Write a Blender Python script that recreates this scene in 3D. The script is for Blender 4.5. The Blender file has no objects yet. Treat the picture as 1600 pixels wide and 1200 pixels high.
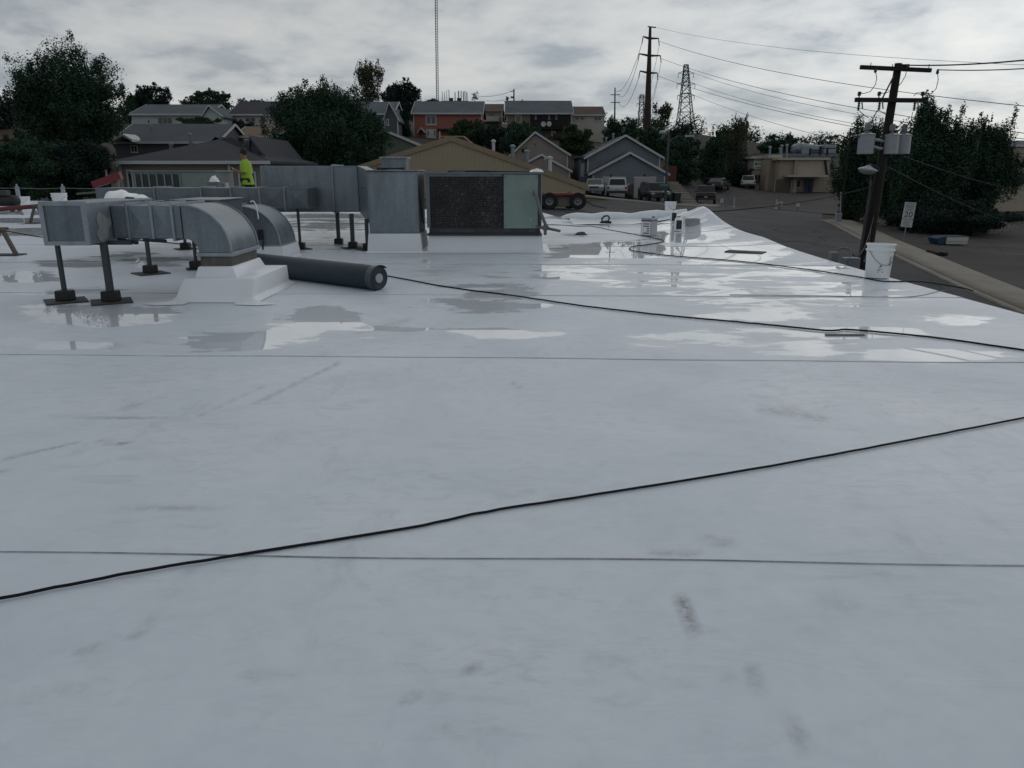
import bpy, bmesh, math, random
import numpy as np
from mathutils import Vector, Matrix

R = math.radians
scene = bpy.context.scene
C = scene.collection
random.seed(7)
rng = np.random.default_rng(11)

# ---------------------------------------------------------------- camera
FPX = 1190.0                      # focal length in pixels of a 1600 wide frame
PITCH = R(15.41)
CAMZ = 1.2                        # eye height above the roof membrane (z = 0)
cam_data = bpy.data.cameras.new('camera')
cam = bpy.data.objects.new('camera', cam_data)
C.objects.link(cam)
cam.location = (0, 0, CAMZ)
cam.rotation_euler = (math.pi / 2 - PITCH, 0, 0)
cam_data.sensor_width = 36
cam_data.lens = 36 * FPX / 1600
cam_data.clip_start = 0.05
cam_data.clip_end = 6000
scene.camera = cam

# ---------------------------------------------------------------- sky and sun
SUN_AZ = R(38)                    # to the right of the view axis (+Y)
SUN_EL = R(24)
sun_dir = Vector((math.sin(SUN_AZ) * math.cos(SUN_EL), math.cos(SUN_AZ) * math.cos(SUN_EL), math.sin(SUN_EL)))
world = bpy.data.worlds.new('World')
scene.world = world
world.use_nodes = True
wn, wl = world.node_tree.nodes, world.node_tree.links
for n in list(wn):
    wn.remove(n)


def build_world():
    def N(t, **kw):
        n = wn.new(t)
        for k, v in kw.items():
            setattr(n, k, v)
        return n

    def math_(op, a, b=None, clamp=False):
        n = N('ShaderNodeMath', operation=op, use_clamp=clamp)
        for i, s in enumerate((a, b)):
            if s is None:
                continue
            if isinstance(s, (int, float)):
                n.inputs[i].default_value = s
            else:
                wl.new(s, n.inputs[i])
        return n.outputs[0]

    out = N('ShaderNodeOutputWorld')
    bg = N('ShaderNodeBackground')
    bg.inputs[1].default_value = 0.1
    wl.new(bg.outputs[0], out.inputs[0])
    sky = N('ShaderNodeTexSky', sky_type='NISHITA')
    sky.sun_disc = False
    sky.sun_elevation = SUN_EL
    sky.sun_rotation = SUN_AZ
    sky.altitude = 1600
    tc = N('ShaderNodeTexCoord')
    sep = N('ShaderNodeSeparateXYZ')
    wl.new(tc.outputs['Generated'], sep.inputs[0])
    zc = math_('MAXIMUM', sep.outputs[2], 0.0)
    den = math_('ADD', zc, 0.20)
    px = math_('DIVIDE', sep.outputs[0], den)
    py = math_('DIVIDE', sep.outputs[1], den)
    comb = N('ShaderNodeCombineXYZ')
    wl.new(px, comb.inputs[0]); wl.new(py, comb.inputs[1])
    comb.inputs[2].default_value = 3.7

    def noise(scale, detail, rough, dist, off):
        m = N('ShaderNodeMapping')
        m.inputs['Location'].default_value = off
        wl.new(comb.outputs[0], m.inputs['Vector'])
        n = N('ShaderNodeTexNoise')
        n.inputs['Scale'].default_value = scale
        n.inputs['Detail'].default_value = detail
        n.inputs['Roughness'].default_value = rough
        n.inputs['Distortion'].default_value = dist
        wl.new(m.outputs[0], n.inputs['Vector'])
        return n.outputs[0]
    n1 = noise(1.15, 8, 0.56, 0.45, (1.3, 0.4, 0))
    n2 = noise(3.3, 9, 0.54, 0.15, (5.2, 2.1, 0))
    s = math_('ADD', math_('MULTIPLY', n1, 0.52), math_('MULTIPLY', n2, 0.48))
    ramp = N('ShaderNodeValToRGB')
    wl.new(s, ramp.inputs[0])
    e = ramp.color_ramp.elements
    e[0].position = 0.385; e[0].color = (3.0, 3.35, 3.7, 1)
    e[1].position = 0.635; e[1].color = (7.0, 7.0, 6.7, 1)
    for p_, c_ in ((0.44, (3.8, 4.1, 4.4)), (0.495, (5.2, 5.4, 5.5)), (0.55, (6.1, 6.2, 6.15))):
        k = e.new(p_); k.color = (*c_, 1)
    # brightness of the cloud deck towards the veiled sun
    nrm = N('ShaderNodeVectorMath', operation='DOT_PRODUCT')
    wl.new(tc.outputs['Generated'], nrm.inputs[0])
    nrm.inputs[1].default_value = sun_dir
    d = math_('MAXIMUM', nrm.outputs['Value'], 0.0)
    glow = math_('POWER', d, 9.0)
    mr = N('ShaderNodeMapRange', interpolation_type='SMOOTHSTEP')
    wl.new(sep.outputs[2], mr.inputs[0])
    mr.inputs[1].default_value = 0.02; mr.inputs[2].default_value = 0.62
    mr.inputs[3].default_value = 1.0; mr.inputs[4].default_value = 0.80
    g2 = math_('MULTIPLY', math_('ADD', math_('MULTIPLY', glow, 0.62), 0.90), mr.outputs[0])
    mul = N('ShaderNodeVectorMath', operation='SCALE')
    wl.new(ramp.outputs[0], mul.inputs[0]); wl.new(g2, mul.inputs['Scale'])
    # thin veil low at the horizon: even, pale
    hz = math_('POWER', math_('SUBTRACT', 1.0, zc, True), 10.0)
    veil = N('ShaderNodeMixRGB')
    wl.new(math_('MULTIPLY', hz, 0.38), veil.inputs[0])
    wl.new(mul.outputs[0], veil.inputs[1])
    veil.inputs[2].default_value = (5.6, 5.75, 5.65, 1)
    mix = N('ShaderNodeMixRGB')
    mix.inputs[0].default_value = 0.93
    wl.new(sky.outputs[0], mix.inputs[1]); wl.new(veil.outputs[0], mix.inputs[2])
    wl.new(mix.outputs[0], bg.inputs[0])


build_world()
sun_data = bpy.data.lights.new('sun', 'SUN')
sun_data.energy = 0.5
sun_data.angle = R(110)
sun_data.color = (1.0, 0.96, 0.9)
sun = bpy.data.objects.new('sun', sun_data)
C.objects.link(sun)
sun.rotation_euler = (-sun_dir).to_track_quat('-Z', 'Y').to_euler()
scene.view_settings.view_transform = 'Standard'
scene.view_settings.look = 'None'
scene.view_settings.exposure = 0.0
scene.view_settings.gamma = 1.0
scene.view_settings.use_curve_mapping = False

# ---------------------------------------------------------------- survey helpers
SP, CP_ = math.sin(PITCH), math.cos(PITCH)


def ray(u, v):
    a, b = (u - 800) / FPX, (600 - v) / FPX
    return Vector((a, CP_ + b * SP, -SP + b * CP_))


def at(u, v, Y):
    """the point at distance Y in front of the photographer that was surveyed at (u, v)"""
    d = ray(u, v)
    t = Y / d.y
    return Vector((d.x * t, Y, CAMZ + d.z * t))


def G(u, v, z=0.0):
    """a point on the roof plane (or on height z)"""
    d = ray(u, v)
    t = (z - CAMZ) / d.z
    return Vector((d.x * t, d.y * t, z))


def scale_at(u, v, Y):
    return FPX / (Y / ray(u, v).y)


# ---------------------------------------------------------------- materials
MATS = {}


def newmat(name):
    m = bpy.data.materials.new(name)
    m.use_nodes = True
    nt = m.node_tree
    for n in list(nt.nodes):
        nt.nodes.remove(n)
    out = nt.nodes.new('ShaderNodeOutputMaterial')
    b = nt.nodes.new('ShaderNodeBsdfPrincipled')
    nt.links.new(b.outputs[0], out.inputs[0])
    MATS[name] = m
    return m, nt, b


class NT:
    """small node helper"""
    def __init__(s, nt):
        s.nt = nt

    def n(s, t, **kw):
        k = s.nt.nodes.new(t)
        for a, b in kw.items():
            setattr(k, a, b)
        return k

    def put(s, sock, v):
        if v is None:
            return
        if isinstance(v, (int, float)):
            sock.default_value = v
        elif isinstance(v, tuple):
            sock.default_value = v if len(v) == len(sock.default_value) else (*v, 1)
        else:
            s.nt.links.new(v, sock)

    def m(s, op, a, b=None, c=None, clamp=False):
        k = s.n('ShaderNodeMath', operation=op, use_clamp=clamp)
        for i, v in enumerate((a, b, c)):
            s.put(k.inputs[i], v)
        return k.outputs[0]

    def mix(s, f, a, b, blend='MIX'):
        k = s.n('ShaderNodeMixRGB', blend_type=blend)
        s.put(k.inputs[0], f); s.put(k.inputs[1], a); s.put(k.inputs[2], b)
        return k.outputs[0]

    def coords(s, scl=(1, 1, 1), kind='Object', rot=(0, 0, 0)):
        t = s.n('ShaderNodeTexCoord')
        mp = s.n('ShaderNodeMapping')
        mp.inputs['Scale'].default_value = scl
        mp.inputs['Rotation'].default_value = rot
        s.nt.links.new(t.outputs[kind], mp.inputs[0])
        return mp.outputs[0]

    def noise(s, vec, scale, detail=4, rough=0.5, dist=0.0):
        k = s.n('ShaderNodeTexNoise')
        s.nt.links.new(vec, k.inputs['Vector'])
        k.inputs['Scale'].default_value = scale
        k.inputs['Detail'].default_value = detail
        k.inputs['Roughness'].default_value = rough
        k.inputs['Distortion'].default_value = dist
        return k.outputs[0]

    def ramp(s, f, stops):
        k = s.n('ShaderNodeValToRGB')
        s.nt.links.new(f, k.inputs[0])
        e = k.color_ramp.elements
        while len(e) < len(stops):
            e.new(0.5)
        for el, (p, c) in zip(e, stops):
            el.position = p
            el.color = (*c, 1) if isinstance(c, tuple) else (c, c, c, 1)
        return k.outputs[0]

    def bump(s, h, strength, dist=0.01, normal=None):
        k = s.n('ShaderNodeBump')
        k.inputs['Strength'].default_value = strength
        k.inputs['Distance'].default_value = dist
        s.nt.links.new(h, k.inputs['Height'])
        if normal is not None:
            s.nt.links.new(normal, k.inputs['Normal'])
        return k.outputs[0]


def sc(c, k):
    return tuple(min(1.0, x * k) for x in c)


def mat(name, col, rough=0.6, metal=0.0, var=0.18, scale=3.0, bump=0.0, bscale=40.0, spec=0.4, streak=1.0, grime=0.0):
    """paint, plastic, wood, metal: base colour with blotches, fine grain and optional streaks"""
    if name in MATS:
        return MATS[name]
    m, nt, b = newmat(name)
    h = NT(nt)
    v = h.coords((streak, streak, 1))
    n1 = h.noise(v, scale, 5, 0.6)
    n2 = h.noise(v, scale * 9, 3, 0.6)
    f = h.m('ADD', h.m('MULTIPLY', n1, 0.7), h.m('MULTIPLY', n2, 0.3))
    c = h.ramp(f, [(0.3, sc(col, 1 - var)), (0.7, sc(col, 1 + var))])
    if grime:
        g = h.ramp(h.noise(v, scale * 2.3, 7, 0.7), [(0.48, 0.0), (0.72, grime)])
        c = h.mix(g, c, sc(col, 0.35))
    nt.links.new(c, b.inputs['Base Color'])
    b.inputs['Roughness'].default_value = rough
    b.inputs['Metallic'].default_value = metal
    b.inputs['Specular IOR Level'].default_value = spec
    if bump:
        nt.links.new(h.bump(h.noise(v, bscale, 3), bump), b.inputs['Normal'])
    return m


def mat_galv(name, col=(0.30, 0.33, 0.36), metal=0.55):
    m, nt, b = newmat(name)
    h = NT(nt)
    v = h.coords()
    vo = h.n('ShaderNodeTexVoronoi')
    nt.links.new(v, vo.inputs['Vector'])
    vo.inputs['Scale'].default_value = 34
    sp = h.n('ShaderNodeSeparateColor')
    nt.links.new(vo.outputs['Color'], sp.inputs[0])
    st = h.noise(h.coords((5, 5, 0.5)), 2.2, 6, 0.65)
    bl = h.noise(v, 1.7, 5, 0.6)
    oi = h.n('ShaderNodeObjectInfo')
    f = h.m('ADD', h.m('MULTIPLY', sp.outputs[0], 0.07), h.m('ADD', h.m('MULTIPLY', st, 0.48), h.m('ADD', h.m('MULTIPLY', bl, 0.34), h.m('MULTIPLY', oi.outputs['Random'], 0.16))))
    c = h.ramp(f, [(0.30, sc(col, 0.62)), (0.52, col), (0.78, sc(col, 1.45))])
    nt.links.new(c, b.inputs['Base Color'])
    b.inputs['Metallic'].default_value = metal
    nt.links.new(h.ramp(f, [(0.3, 0.36), (0.8, 0.56)]), b.inputs['Roughness'])
    nt.links.new(h.bump(h.noise(v, 2.4, 2), 0.35, 0.02), b.inputs['Normal'])
    return m


def mat_bands(name, col, axis='Z', pitch=0.14, depth=0.5, dark=0.7, rough=0.6, var=0.14, shape='SAW'):
    """lap siding, corrugated sheet, roof shingle rows: fine relief in one direction"""
    m, nt, b = newmat(name)
    h = NT(nt)
    v = h.coords()
    s = h.n('ShaderNodeSeparateXYZ')
    nt.links.new(v, s.inputs[0])
    k = {'X': 0, 'Y': 1, 'Z': 2}[axis]
    fr = h.m('FRACT', h.m('DIVIDE', s.outputs[k], pitch))
    n1 = h.noise(v, 0.6, 6, 0.6)
    n2 = h.noise(v, 7, 4, 0.6)
    f = h.m('ADD', h.m('MULTIPLY', n1, 0.5), h.m('MULTIPLY', n2, 0.5))
    c = h.ramp(f, [(0.3, sc(col, 1 - var)), (0.7, sc(col, 1 + var))])
    if shape == 'SAW':
        ln = h.ramp(fr, [(0.0, dark), (0.10, 1.0)])
        hh = fr
    else:
        hh = h.ramp(fr, [(0.0, 0.0), (0.25, 1.0), (0.55, 1.0), (0.8, 0.0)])
        ln = h.ramp(fr, [(0.0, dark), (0.25, 1.0), (0.7, 1.0), (1.0, dark)])
    c = h.mix(1.0, c, ln, 'MULTIPLY')
    nt.links.new(c, b.inputs['Base Color'])
    b.inputs['Roughness'].default_value = rough
    b.inputs['Specular IOR Level'].default_value = 0.3
    nt.links.new(h.bump(hh, depth, 0.03), b.inputs['Normal'])
    return m


def mat_shingle(name, col):
    m, nt, b = newmat(name)
    h = NT(nt)
    v = h.coords()
    n0 = h.noise(v, 0.5, 5, 0.6)
    n1 = h.noise(h.coords((1, 2.2, 2.2)), 5.5, 4, 0.7)
    n2 = h.noise(v, 60, 2)
    f = h.m('ADD', h.m('MULTIPLY', n0, 0.35), h.m('ADD', h.m('MULTIPLY', n1, 0.45), h.m('MULTIPLY', n2, 0.2)))
    c = h.ramp(f, [(0.32, sc(col, 0.62)), (0.5, col), (0.7, sc(col, 1.4))])
    nt.links.new(c, b.inputs['Base Color'])
    b.inputs['Roughness'].default_value = 0.85
    b.inputs['Specular IOR Level'].default_value = 0.2
    nt.links.new(h.bump(f, 0.5, 0.03), b.inputs['Normal'])
    return m


def mat_leaf(name, c0, c1, c2):
    m, nt, b = newmat(name)
    h = NT(nt)
    g = h.n('ShaderNodeNewGeometry')
    v = h.coords()
    n1 = h.noise(v, 0.35, 3)
    f = h.m('ADD', h.m('MULTIPLY', g.outputs['Random Per Island'], 0.55), h.m('MULTIPLY', n1, 0.55))
    nt.links.new(h.ramp(f, [(0.2, c0), (0.5, c1), (0.85, c2)]), b.inputs['Base Color'])
    b.inputs['Roughness'].default_value = 0.7
    b.inputs['Specular IOR Level'].default_value = 0.10
    return m


def mat_glass(name, col=(0.02, 0.025, 0.03), rough=0.06):
    m, nt, b = newmat(name)
    h = NT(nt)
    v = h.coords()
    nt.links.new(h.ramp(h.noise(v, 2.0, 3), [(0.35, sc(col, 0.6)), (0.7, sc(col, 1.6))]), b.inputs['Base Color'])
    b.inputs['Roughness'].default_value = rough
    b.inputs['Specular IOR Level'].default_value = 0.5
    return m


def mat_ground(name, ca, cb, cc, s=0.3, rough=0.9, bump=0.4, fine=30, cracks=0.0):
    m, nt, b = newmat(name)
    h = NT(nt)
    v = h.coords()
    n1 = h.noise(v, s, 6, 0.65)
    n2 = h.noise(v, fine, 3, 0.7)
    f = h.m('ADD', h.m('MULTIPLY', n1, 0.75), h.m('MULTIPLY', n2, 0.25))
    c = h.ramp(f, [(0.32, ca), (0.5, cb), (0.68, cc)])
    if cracks:
        wv = h.n('ShaderNodeVectorMath', operation='ADD')
        ns = h.n('ShaderNodeTexNoise'); nt.links.new(v, ns.inputs['Vector']); ns.inputs['Scale'].default_value = 0.7; ns.inputs['Detail'].default_value = 5
        sc_ = h.n('ShaderNodeVectorMath', operation='SCALE'); nt.links.new(ns.outputs['Color'], sc_.inputs[0]); sc_.inputs['Scale'].default_value = 2.2
        nt.links.new(v, wv.inputs[0]); nt.links.new(sc_.outputs[0], wv.inputs[1])
        vo = h.n('ShaderNodeTexVoronoi', feature='DISTANCE_TO_EDGE'); nt.links.new(wv.outputs[0], vo.inputs['Vector']); vo.inputs['Scale'].default_value = 0.20
        c = h.mix(h.ramp(vo.outputs['Distance'], [(0.006, cracks), (0.016, 0.0)]), c, sc(ca, 0.35))
        pt = h.n('ShaderNodeTexVoronoi'); nt.links.new(v, pt.inputs['Vector']); pt.inputs['Scale'].default_value = 0.09
        sp_ = h.n('ShaderNodeSeparateColor'); nt.links.new(pt.outputs['Color'], sp_.inputs[0])
        c = h.mix(h.ramp(sp_.outputs[0], [(0.70, 0.0), (0.72, 0.35)]), c, sc(ca, 0.75))
        c = h.mix(h.ramp(h.noise(v, 1.1, 5, 0.7), [(0.60, 0.0), (0.75, 0.5)]), c, sc(ca, 0.5))
    nt.links.new(c, b.inputs['Base Color'])
    b.inputs['Roughness'].default_value = rough
    b.inputs['Specular IOR Level'].default_value = 0.25
    nt.links.new(h.bump(n2, bump, 0.02), b.inputs['Normal'])
    return m


# ---------------------------------------------------------------- mesh builder
class MB:
    def __init__(s):
        s.v, s.f = [], []

    def add(s, vs, fs):
        o = len(s.v)
        s.v += [Vector(p) for p in vs]
        s.f += [tuple(i + o for i in q) for q in fs]
        return s

    def box(s, x0, x1, y0, y1, z0, z1, M=None):
        vs = [Vector((x, y, z)) for z in (z0, z1) for y in (y0, y1) for x in (x0, x1)]
        if M is not None:
            vs = [M @ p for p in vs]
        return s.add(vs, [(0, 2, 3, 1), (4, 5, 7, 6), (0, 1, 5, 4), (1, 3, 7, 5), (3, 2, 6, 7), (2, 0, 4, 6)])

    def cbox(s, c, size, M=None):
        a, b, d = size[0] / 2, size[1] / 2, size[2] / 2
        T = Matrix.Translation(c) @ (M.to_4x4() if M is not None else Matrix())
        return s.box(-a, a, -b, b, -d, d, T)

    def bar(s, p, q, w, t=None, up=(0, 0, 1)):
        """rectangular bar from p to q"""
        p, q = Vector(p), Vector(q)
        t = w if t is None else t
        d = (q - p)
        L = d.length
        y = d.normalized()
        upv = Vector(up)
        if abs(y.dot(upv)) > 0.98:
            upv = Vector((1, 0, 0))
        x = y.cross(upv).normalized()
        z = x.cross(y)
        M = Matrix((x, y, z)).transposed().to_4x4()
        M.translation = p
        return s.box(-w / 2, w / 2, 0, L, -t / 2, t / 2, M)

    def tube(s, pts, r, n=8, caps=True):
        pts = [Vector(p) for p in pts]
        rs = r if isinstance(r, (list, tuple)) else [r] * len(pts)
        up = Vector((0.13, 0.21, 1)).normalized()
        o = len(s.v)
        xprev = None
        for i, p in enumerate(pts):
            d = (pts[min(i + 1, len(pts) - 1)] - pts[max(i - 1, 0)])
            d = d.normalized() if d.length > 1e-9 else Vector((0, 0, 1))
            x = d.cross(up) if xprev is None else xprev - d * xprev.dot(d)
            if x.length < 1e-4:
                x = d.cross(Vector((1, 0.1, 0)))
            x.normalize()
            xprev = x
            y = d.cross(x)
            for k in range(n):
                a = 2 * math.pi * k / n
                s.v.append(p + (x * math.cos(a) + y * math.sin(a)) * rs[i])
        for i in range(len(pts) - 1):
            for k in range(n):
                a, b = o + i * n + k, o + i * n + (k + 1) % n
                s.f.append((a, b, b + n, a + n))
        if caps:
            s.f.append(tuple(o + k for k in range(n))[::-1])
            s.f.append(tuple(o + (len(pts) - 1) * n + k for k in range(n)))
        return s

    def lathe(s, prof, n=20, M=None):
        """profile of (r, z) turned about the z axis"""
        o = len(s.v)
        M = M or Matrix()
        for r, z in prof:
            for k in range(n):
                a = 2 * math.pi * k / n
                s.v.append(M @ Vector((r * math.cos(a), r * math.sin(a), z)))
        for i in range(len(prof) - 1):
            for k in range(n):
                a, b = o + i * n + k, o + i * n + (k + 1) % n
                s.f.append((a, b, b + n, a + n))
        s.f.append(tuple(o + k for k in range(n))[::-1])
        s.f.append(tuple(o + (len(prof) - 1) * n + k for k in range(n)))
        return s

    def prism(s, poly, axis, a0, a1):
        """2-D polygon swept along one axis: 'x' -> poly is (y, z); 'y' -> (x, z); 'z' -> (x, y)"""
        n = len(poly)
        mk = {'x': lambda a, p: (a, p[0], p[1]), 'y': lambda a, p: (p[0], a, p[1]), 'z': lambda a, p: (p[0], p[1], a)}[axis]
        vs = [mk(a0, p) for p in poly] + [mk(a1, p) for p in poly]
        fs = [tuple(range(n))[::-1], tuple(range(n, 2 * n))]
        fs += [(i, (i + 1) % n, (i + 1) % n + n, i + n) for i in range(n)]
        return s.add(vs, fs)

    def hexa(s, a, b):
        """two matching quads a, b (4 points each) joined to a solid"""
        return s.add(list(a) + list(b), [(3, 2, 1, 0), (4, 5, 6, 7), (0, 1, 5, 4), (1, 2, 6, 5), (2, 3, 7, 6), (3, 0, 4, 7)])

    def xform(s, M, start=0):
        for i in range(start, len(s.v)):
            s.v[i] = M @ s.v[i]
        return s

    def build(s, name, material, parent=None, origin=None, bevel=0.0, smooth=False, seg=1, local=False):
        if origin is None:
            origin = Vector((0, 0, 0)) if (parent is None or local) else parent_loc(parent)
        origin = Vector(origin)
        me = bpy.data.meshes.new(name)
        bm = bmesh.new()
        bv = [bm.verts.new(p - origin) for p in s.v]
        for q in s.f:
            try:
                bm.faces.new([bv[i] for i in q])
            except ValueError:
                pass
        bmesh.ops.recalc_face_normals(bm, faces=bm.faces)
        if bevel:
            es = [e for e in bm.edges if len(e.link_faces) == 2 and e.calc_face_angle(0) > 0.5]
            bmesh.ops.bevel(bm, geom=es, offset=bevel, segments=seg, profile=0.5, affect='EDGES', clamp_overlap=True)
        bm.to_mesh(me)
        bm.free()
        if material is not None:
            me.materials.append(material if not isinstance(material, str) else MATS[material])
        if smooth:
            me.polygons.foreach_set('use_smooth', [True] * len(me.polygons))
            me.set_sharp_from_angle(angle=R(38))
        o = bpy.data.objects.new(name, me)
        C.objects.link(o)
        if parent is not None:
            o.parent = parent
        else:
            o.location = origin
        return o


WLOC = {}


def parent_loc(p):
    v = Vector(p.location)
    q = p.parent
    while q is not None:
        v += q.location
        q = q.parent
    return v


def tag(o, label=None, cat=None, group=None, kind=None):
    if label: o['label'] = label
    if cat: o['category'] = cat
    if group: o['group'] = group
    if kind: o['kind'] = kind
    return o


def thing(name, label, cat, loc=(0, 0, 0), rz=0.0, group=None):
    o = bpy.data.objects.new(name, None)
    C.objects.link(o)
    o.location = loc
    o.rotation_euler = (0, 0, rz)
    o.empty_display_size = 0.2
    return tag(o, label, cat, group)


def copy_tree(o, parent=None):
    c = o.copy()
    C.objects.link(c)
    c.parent = parent
    for ch in list(o.children):
        copy_tree(ch, c)
    return c


def raw_mesh(name, verts, faces4, material, parent=None, loc=(0, 0, 0)):
    """numpy quads straight into a mesh"""
    me = bpy.data.meshes.new(name)
    nv, nf = len(verts), len(faces4)
    me.vertices.add(nv)
    me.vertices.foreach_set('co', np.asarray(verts, dtype=np.float32).ravel())
    me.loops.add(nf * 4)
    me.loops.foreach_set('vertex_index', np.asarray(faces4, dtype=np.int32).ravel())
    me.polygons.add(nf)
    me.polygons.foreach_set('loop_start', np.arange(nf, dtype=np.int32) * 4)
    me.update(calc_edges=True)
    me.validate()
    me.materials.append(material)
    o = bpy.data.objects.new(name, me)
    C.objects.link(o)
    o.location = loc
    o.parent = parent
    return o


def text_mesh(body, size, name, material, parent, M, depth=0.002, align='CENTER'):
    cu = bpy.data.curves.new(name, 'FONT')
    cu.body = body
    cu.size = size
    cu.extrude = depth
    cu.align_x = align
    cu.align_y = 'CENTER'
    tmp = bpy.data.objects.new(name + '_tmp', cu)
    C.objects.link(tmp)
    dg = bpy.context.evaluated_depsgraph_get()
    me = bpy.data.meshes.new_from_object(tmp.evaluated_get(dg))
    bpy.data.objects.remove(tmp)
    bpy.data.curves.remove(cu)
    me.transform(M)
    me.materials.clear()
    me.materials.append(material)
    o = bpy.data.objects.new(name, me)
    C.objects.link(o)
    o.parent = parent
    return o


# palette
galv = mat_galv('galvanised', (0.185, 0.22, 0.25))
galv_dark = mat_galv('galvanised_dull', (0.12, 0.145, 0.168))
white_mem = mat('white_membrane_plain', (0.74, 0.78, 0.82), 0.35, var=0.05, scale=1.5, grime=0.10)
white_plastic = mat('white_plastic', (0.80, 0.83, 0.85), 0.35, var=0.04, grime=0.06)
black_rubber = mat('black_rubber', (0.012, 0.014, 0.018), 0.5, var=0.3)
post_steel = mat('painted_steel', (0.05, 0.06, 0.068), 0.5, 0.2, var=0.25, streak=3)
dark_mat = mat('rubber_pad', (0.045, 0.047, 0.05), 0.75, var=0.35, scale=6)
wood_dark = mat('creosoted_wood', (0.017, 0.014, 0.013), 0.85, var=0.4, scale=3, bump=0.5, bscale=25, streak=6)
wood_grey = mat('weathered_wood', (0.13, 0.11, 0.09), 0.85, var=0.3, scale=3, bump=0.4, streak=6)
insul = mat('porcelain', (0.05, 0.045, 0.045), 0.3, var=0.2)
wire_m = mat('wire_metal', (0.03, 0.032, 0.036), 0.5, 0.4)
xfm_grey = mat('transformer_paint', (0.30, 0.33, 0.37), 0.45, var=0.1, grime=0.35)
trim_white = mat('white_trim', (0.42, 0.44, 0.46), 0.6, var=0.08, grime=0.15)
glass = mat_glass('window_glass')
concrete = mat_ground('concrete', (0.17, 0.16, 0.14), (0.23, 0.215, 0.19), (0.28, 0.26, 0.235), 0.5, bump=0.3)
asphalt = mat_ground('asphalt', (0.046, 0.046, 0.052), (0.064, 0.064, 0.070), (0.085, 0.083, 0.087), 0.22, cracks=0.8)
# ================================================================ terrain
_ctrl = [(880, 327, 50), (640, 327, 50), (1000, 319, 66), (970, 310, 82), (1040, 311, 82), (1103, 321, 90), (1165, 297, 115), (1230, 300, 105),
         (1410, 378, 45), (1290, 346, 66), (1500, 385, 43), (1380, 365, 50), (690, 219, 108), (845, 213, 118), (1070, 205, 185), (1010, 200, 170), (1075, 235, 130),
         (275, 199, 110), (390, 205, 115), (255, 252, 80), (300, 322, 50), (590, 210, 100), (635, 245, 80), (30, 240, 90), (110, 290, 70),
         (510, 305, 65), (740, 235, 92), (960, 225, 108), (1150, 297, 110), (1215, 262, 140), (900, 300, 88), (820, 262, 86)]
_pts = [tuple(at(*c)) for c in _ctrl]
_pts += [(-10, 5, -3.2), (10, 0, -3.2), (8, 15, -3.1), (13, 27, -3.05), (16.7, 25, -3.0), (-25, 30, -2.2), (5, 34, -2.3), (-10, 42, -1.8), (30, 30, -3.0), (40, 60, -2.4),
         (-60, 40, -1.0), (60, 90, -0.8), (-150, 250, 16), (-40, 220, 15), (70, 260, 9), (100, 215, 5), (160, 250, 5), (-60, 130, 9), (250, 120, 0), (-250, 80, 3),
         (0, -80, -4), (90, 0, -4), (-90, 0, -2.5), (-500, 700, 22), (0, 800, 15), (500, 700, 7), (700, 0, -2), (-700, 0, 2), (0, -700, -4),
         (0, 2500, 18), (2500, 2000, 8), (-2500, 2000, 26)]
_pts = np.array(_pts, dtype=float)


def _rbf():
    P = _pts[:, :2]
    n = len(P)
    D = np.linalg.norm(P[:, None] - P[None], axis=2)
    A = np.zeros((n + 3, n + 3))
    A[:n, :n] = D - np.eye(n) * 4.0
    A[:n, n] = 1; A[:n, n + 1:] = P
    A[n, :n] = 1; A[n + 1:, :n] = P.T
    rhs = np.concatenate([_pts[:, 2], np.zeros(3)])
    return np.linalg.solve(A, rhs)


_w = _rbf()


def zg_np(x, y):
    x, y = np.asarray(x, float), np.asarray(y, float)
    q = np.stack([x.ravel(), y.ravel()], 1)
    D = np.linalg.norm(q[:, None] - _pts[None, :, :2], axis=2)
    n = len(_pts)
    return (D @ _w[:n] + _w[n] + q @ _w[n + 1:]).reshape(x.shape)


def zg(x, y):
    return float(zg_np(np.array([x]), np.array([y]))[0])


def grid_mesh(name, X, Y, Z, material, parent=None, attrs=None, smooth=True, origin=(0, 0, 0)):
    ny, nx = X.shape
    V = np.stack([X, Y, Z], 2).reshape(-1, 3)
    i = np.arange(ny * nx).reshape(ny, nx)
    F = np.stack([i[:-1, :-1], i[:-1, 1:], i[1:, 1:], i[1:, :-1]], 2).reshape(-1, 4)
    o = raw_mesh(name, V, F, material, parent)
    me = o.data
    if smooth:
        me.polygons.foreach_set('use_smooth', np.ones(len(F), dtype=bool))
    for k, a in (attrs or {}).items():
        at_ = me.attributes.new(k, 'FLOAT', 'POINT')
        at_.data.foreach_set('value', np.asarray(a, dtype=np.float32).ravel())
    return o


dirt_m = mat_ground('dry_grass_soil', (0.010, 0.013, 0.008), (0.026, 0.024, 0.014), (0.060, 0.048, 0.029), 0.12, bump=0.8, fine=6)
lot_m = mat_ground('worn_lot_surface', (0.045, 0.042, 0.041), (0.062, 0.058, 0.056), (0.085, 0.078, 0.072), 0.25, cracks=0.7)
lawn_m = mat_ground('lawn', (0.012, 0.020, 0.008), (0.022, 0.034, 0.014), (0.04, 0.048, 0.02), 0.8, bump=0.9, fine=25)

_ax = np.concatenate([np.array([-3000, -1500, -800, -500, -350]), np.arange(-260, -70, 10.0), np.arange(-70, 90, 1.6), np.arange(90, 300, 12.0), np.array([350, 500, 800, 1500, 3000])])
_ay = np.concatenate([np.array([-800, -400, -200, -100, -60]), np.arange(-40, 20, 6.0), np.arange(20, 130, 1.6), np.arange(130, 260, 5.0), np.array([280, 320, 400, 520, 700, 1000, 1600, 3000])])
GX, GY = np.meshgrid(_ax, _ay)
ground = grid_mesh('ground', GX, GY, zg_np(GX, GY) - 0.02, dirt_m)
tag(ground, kind='structure')


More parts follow.
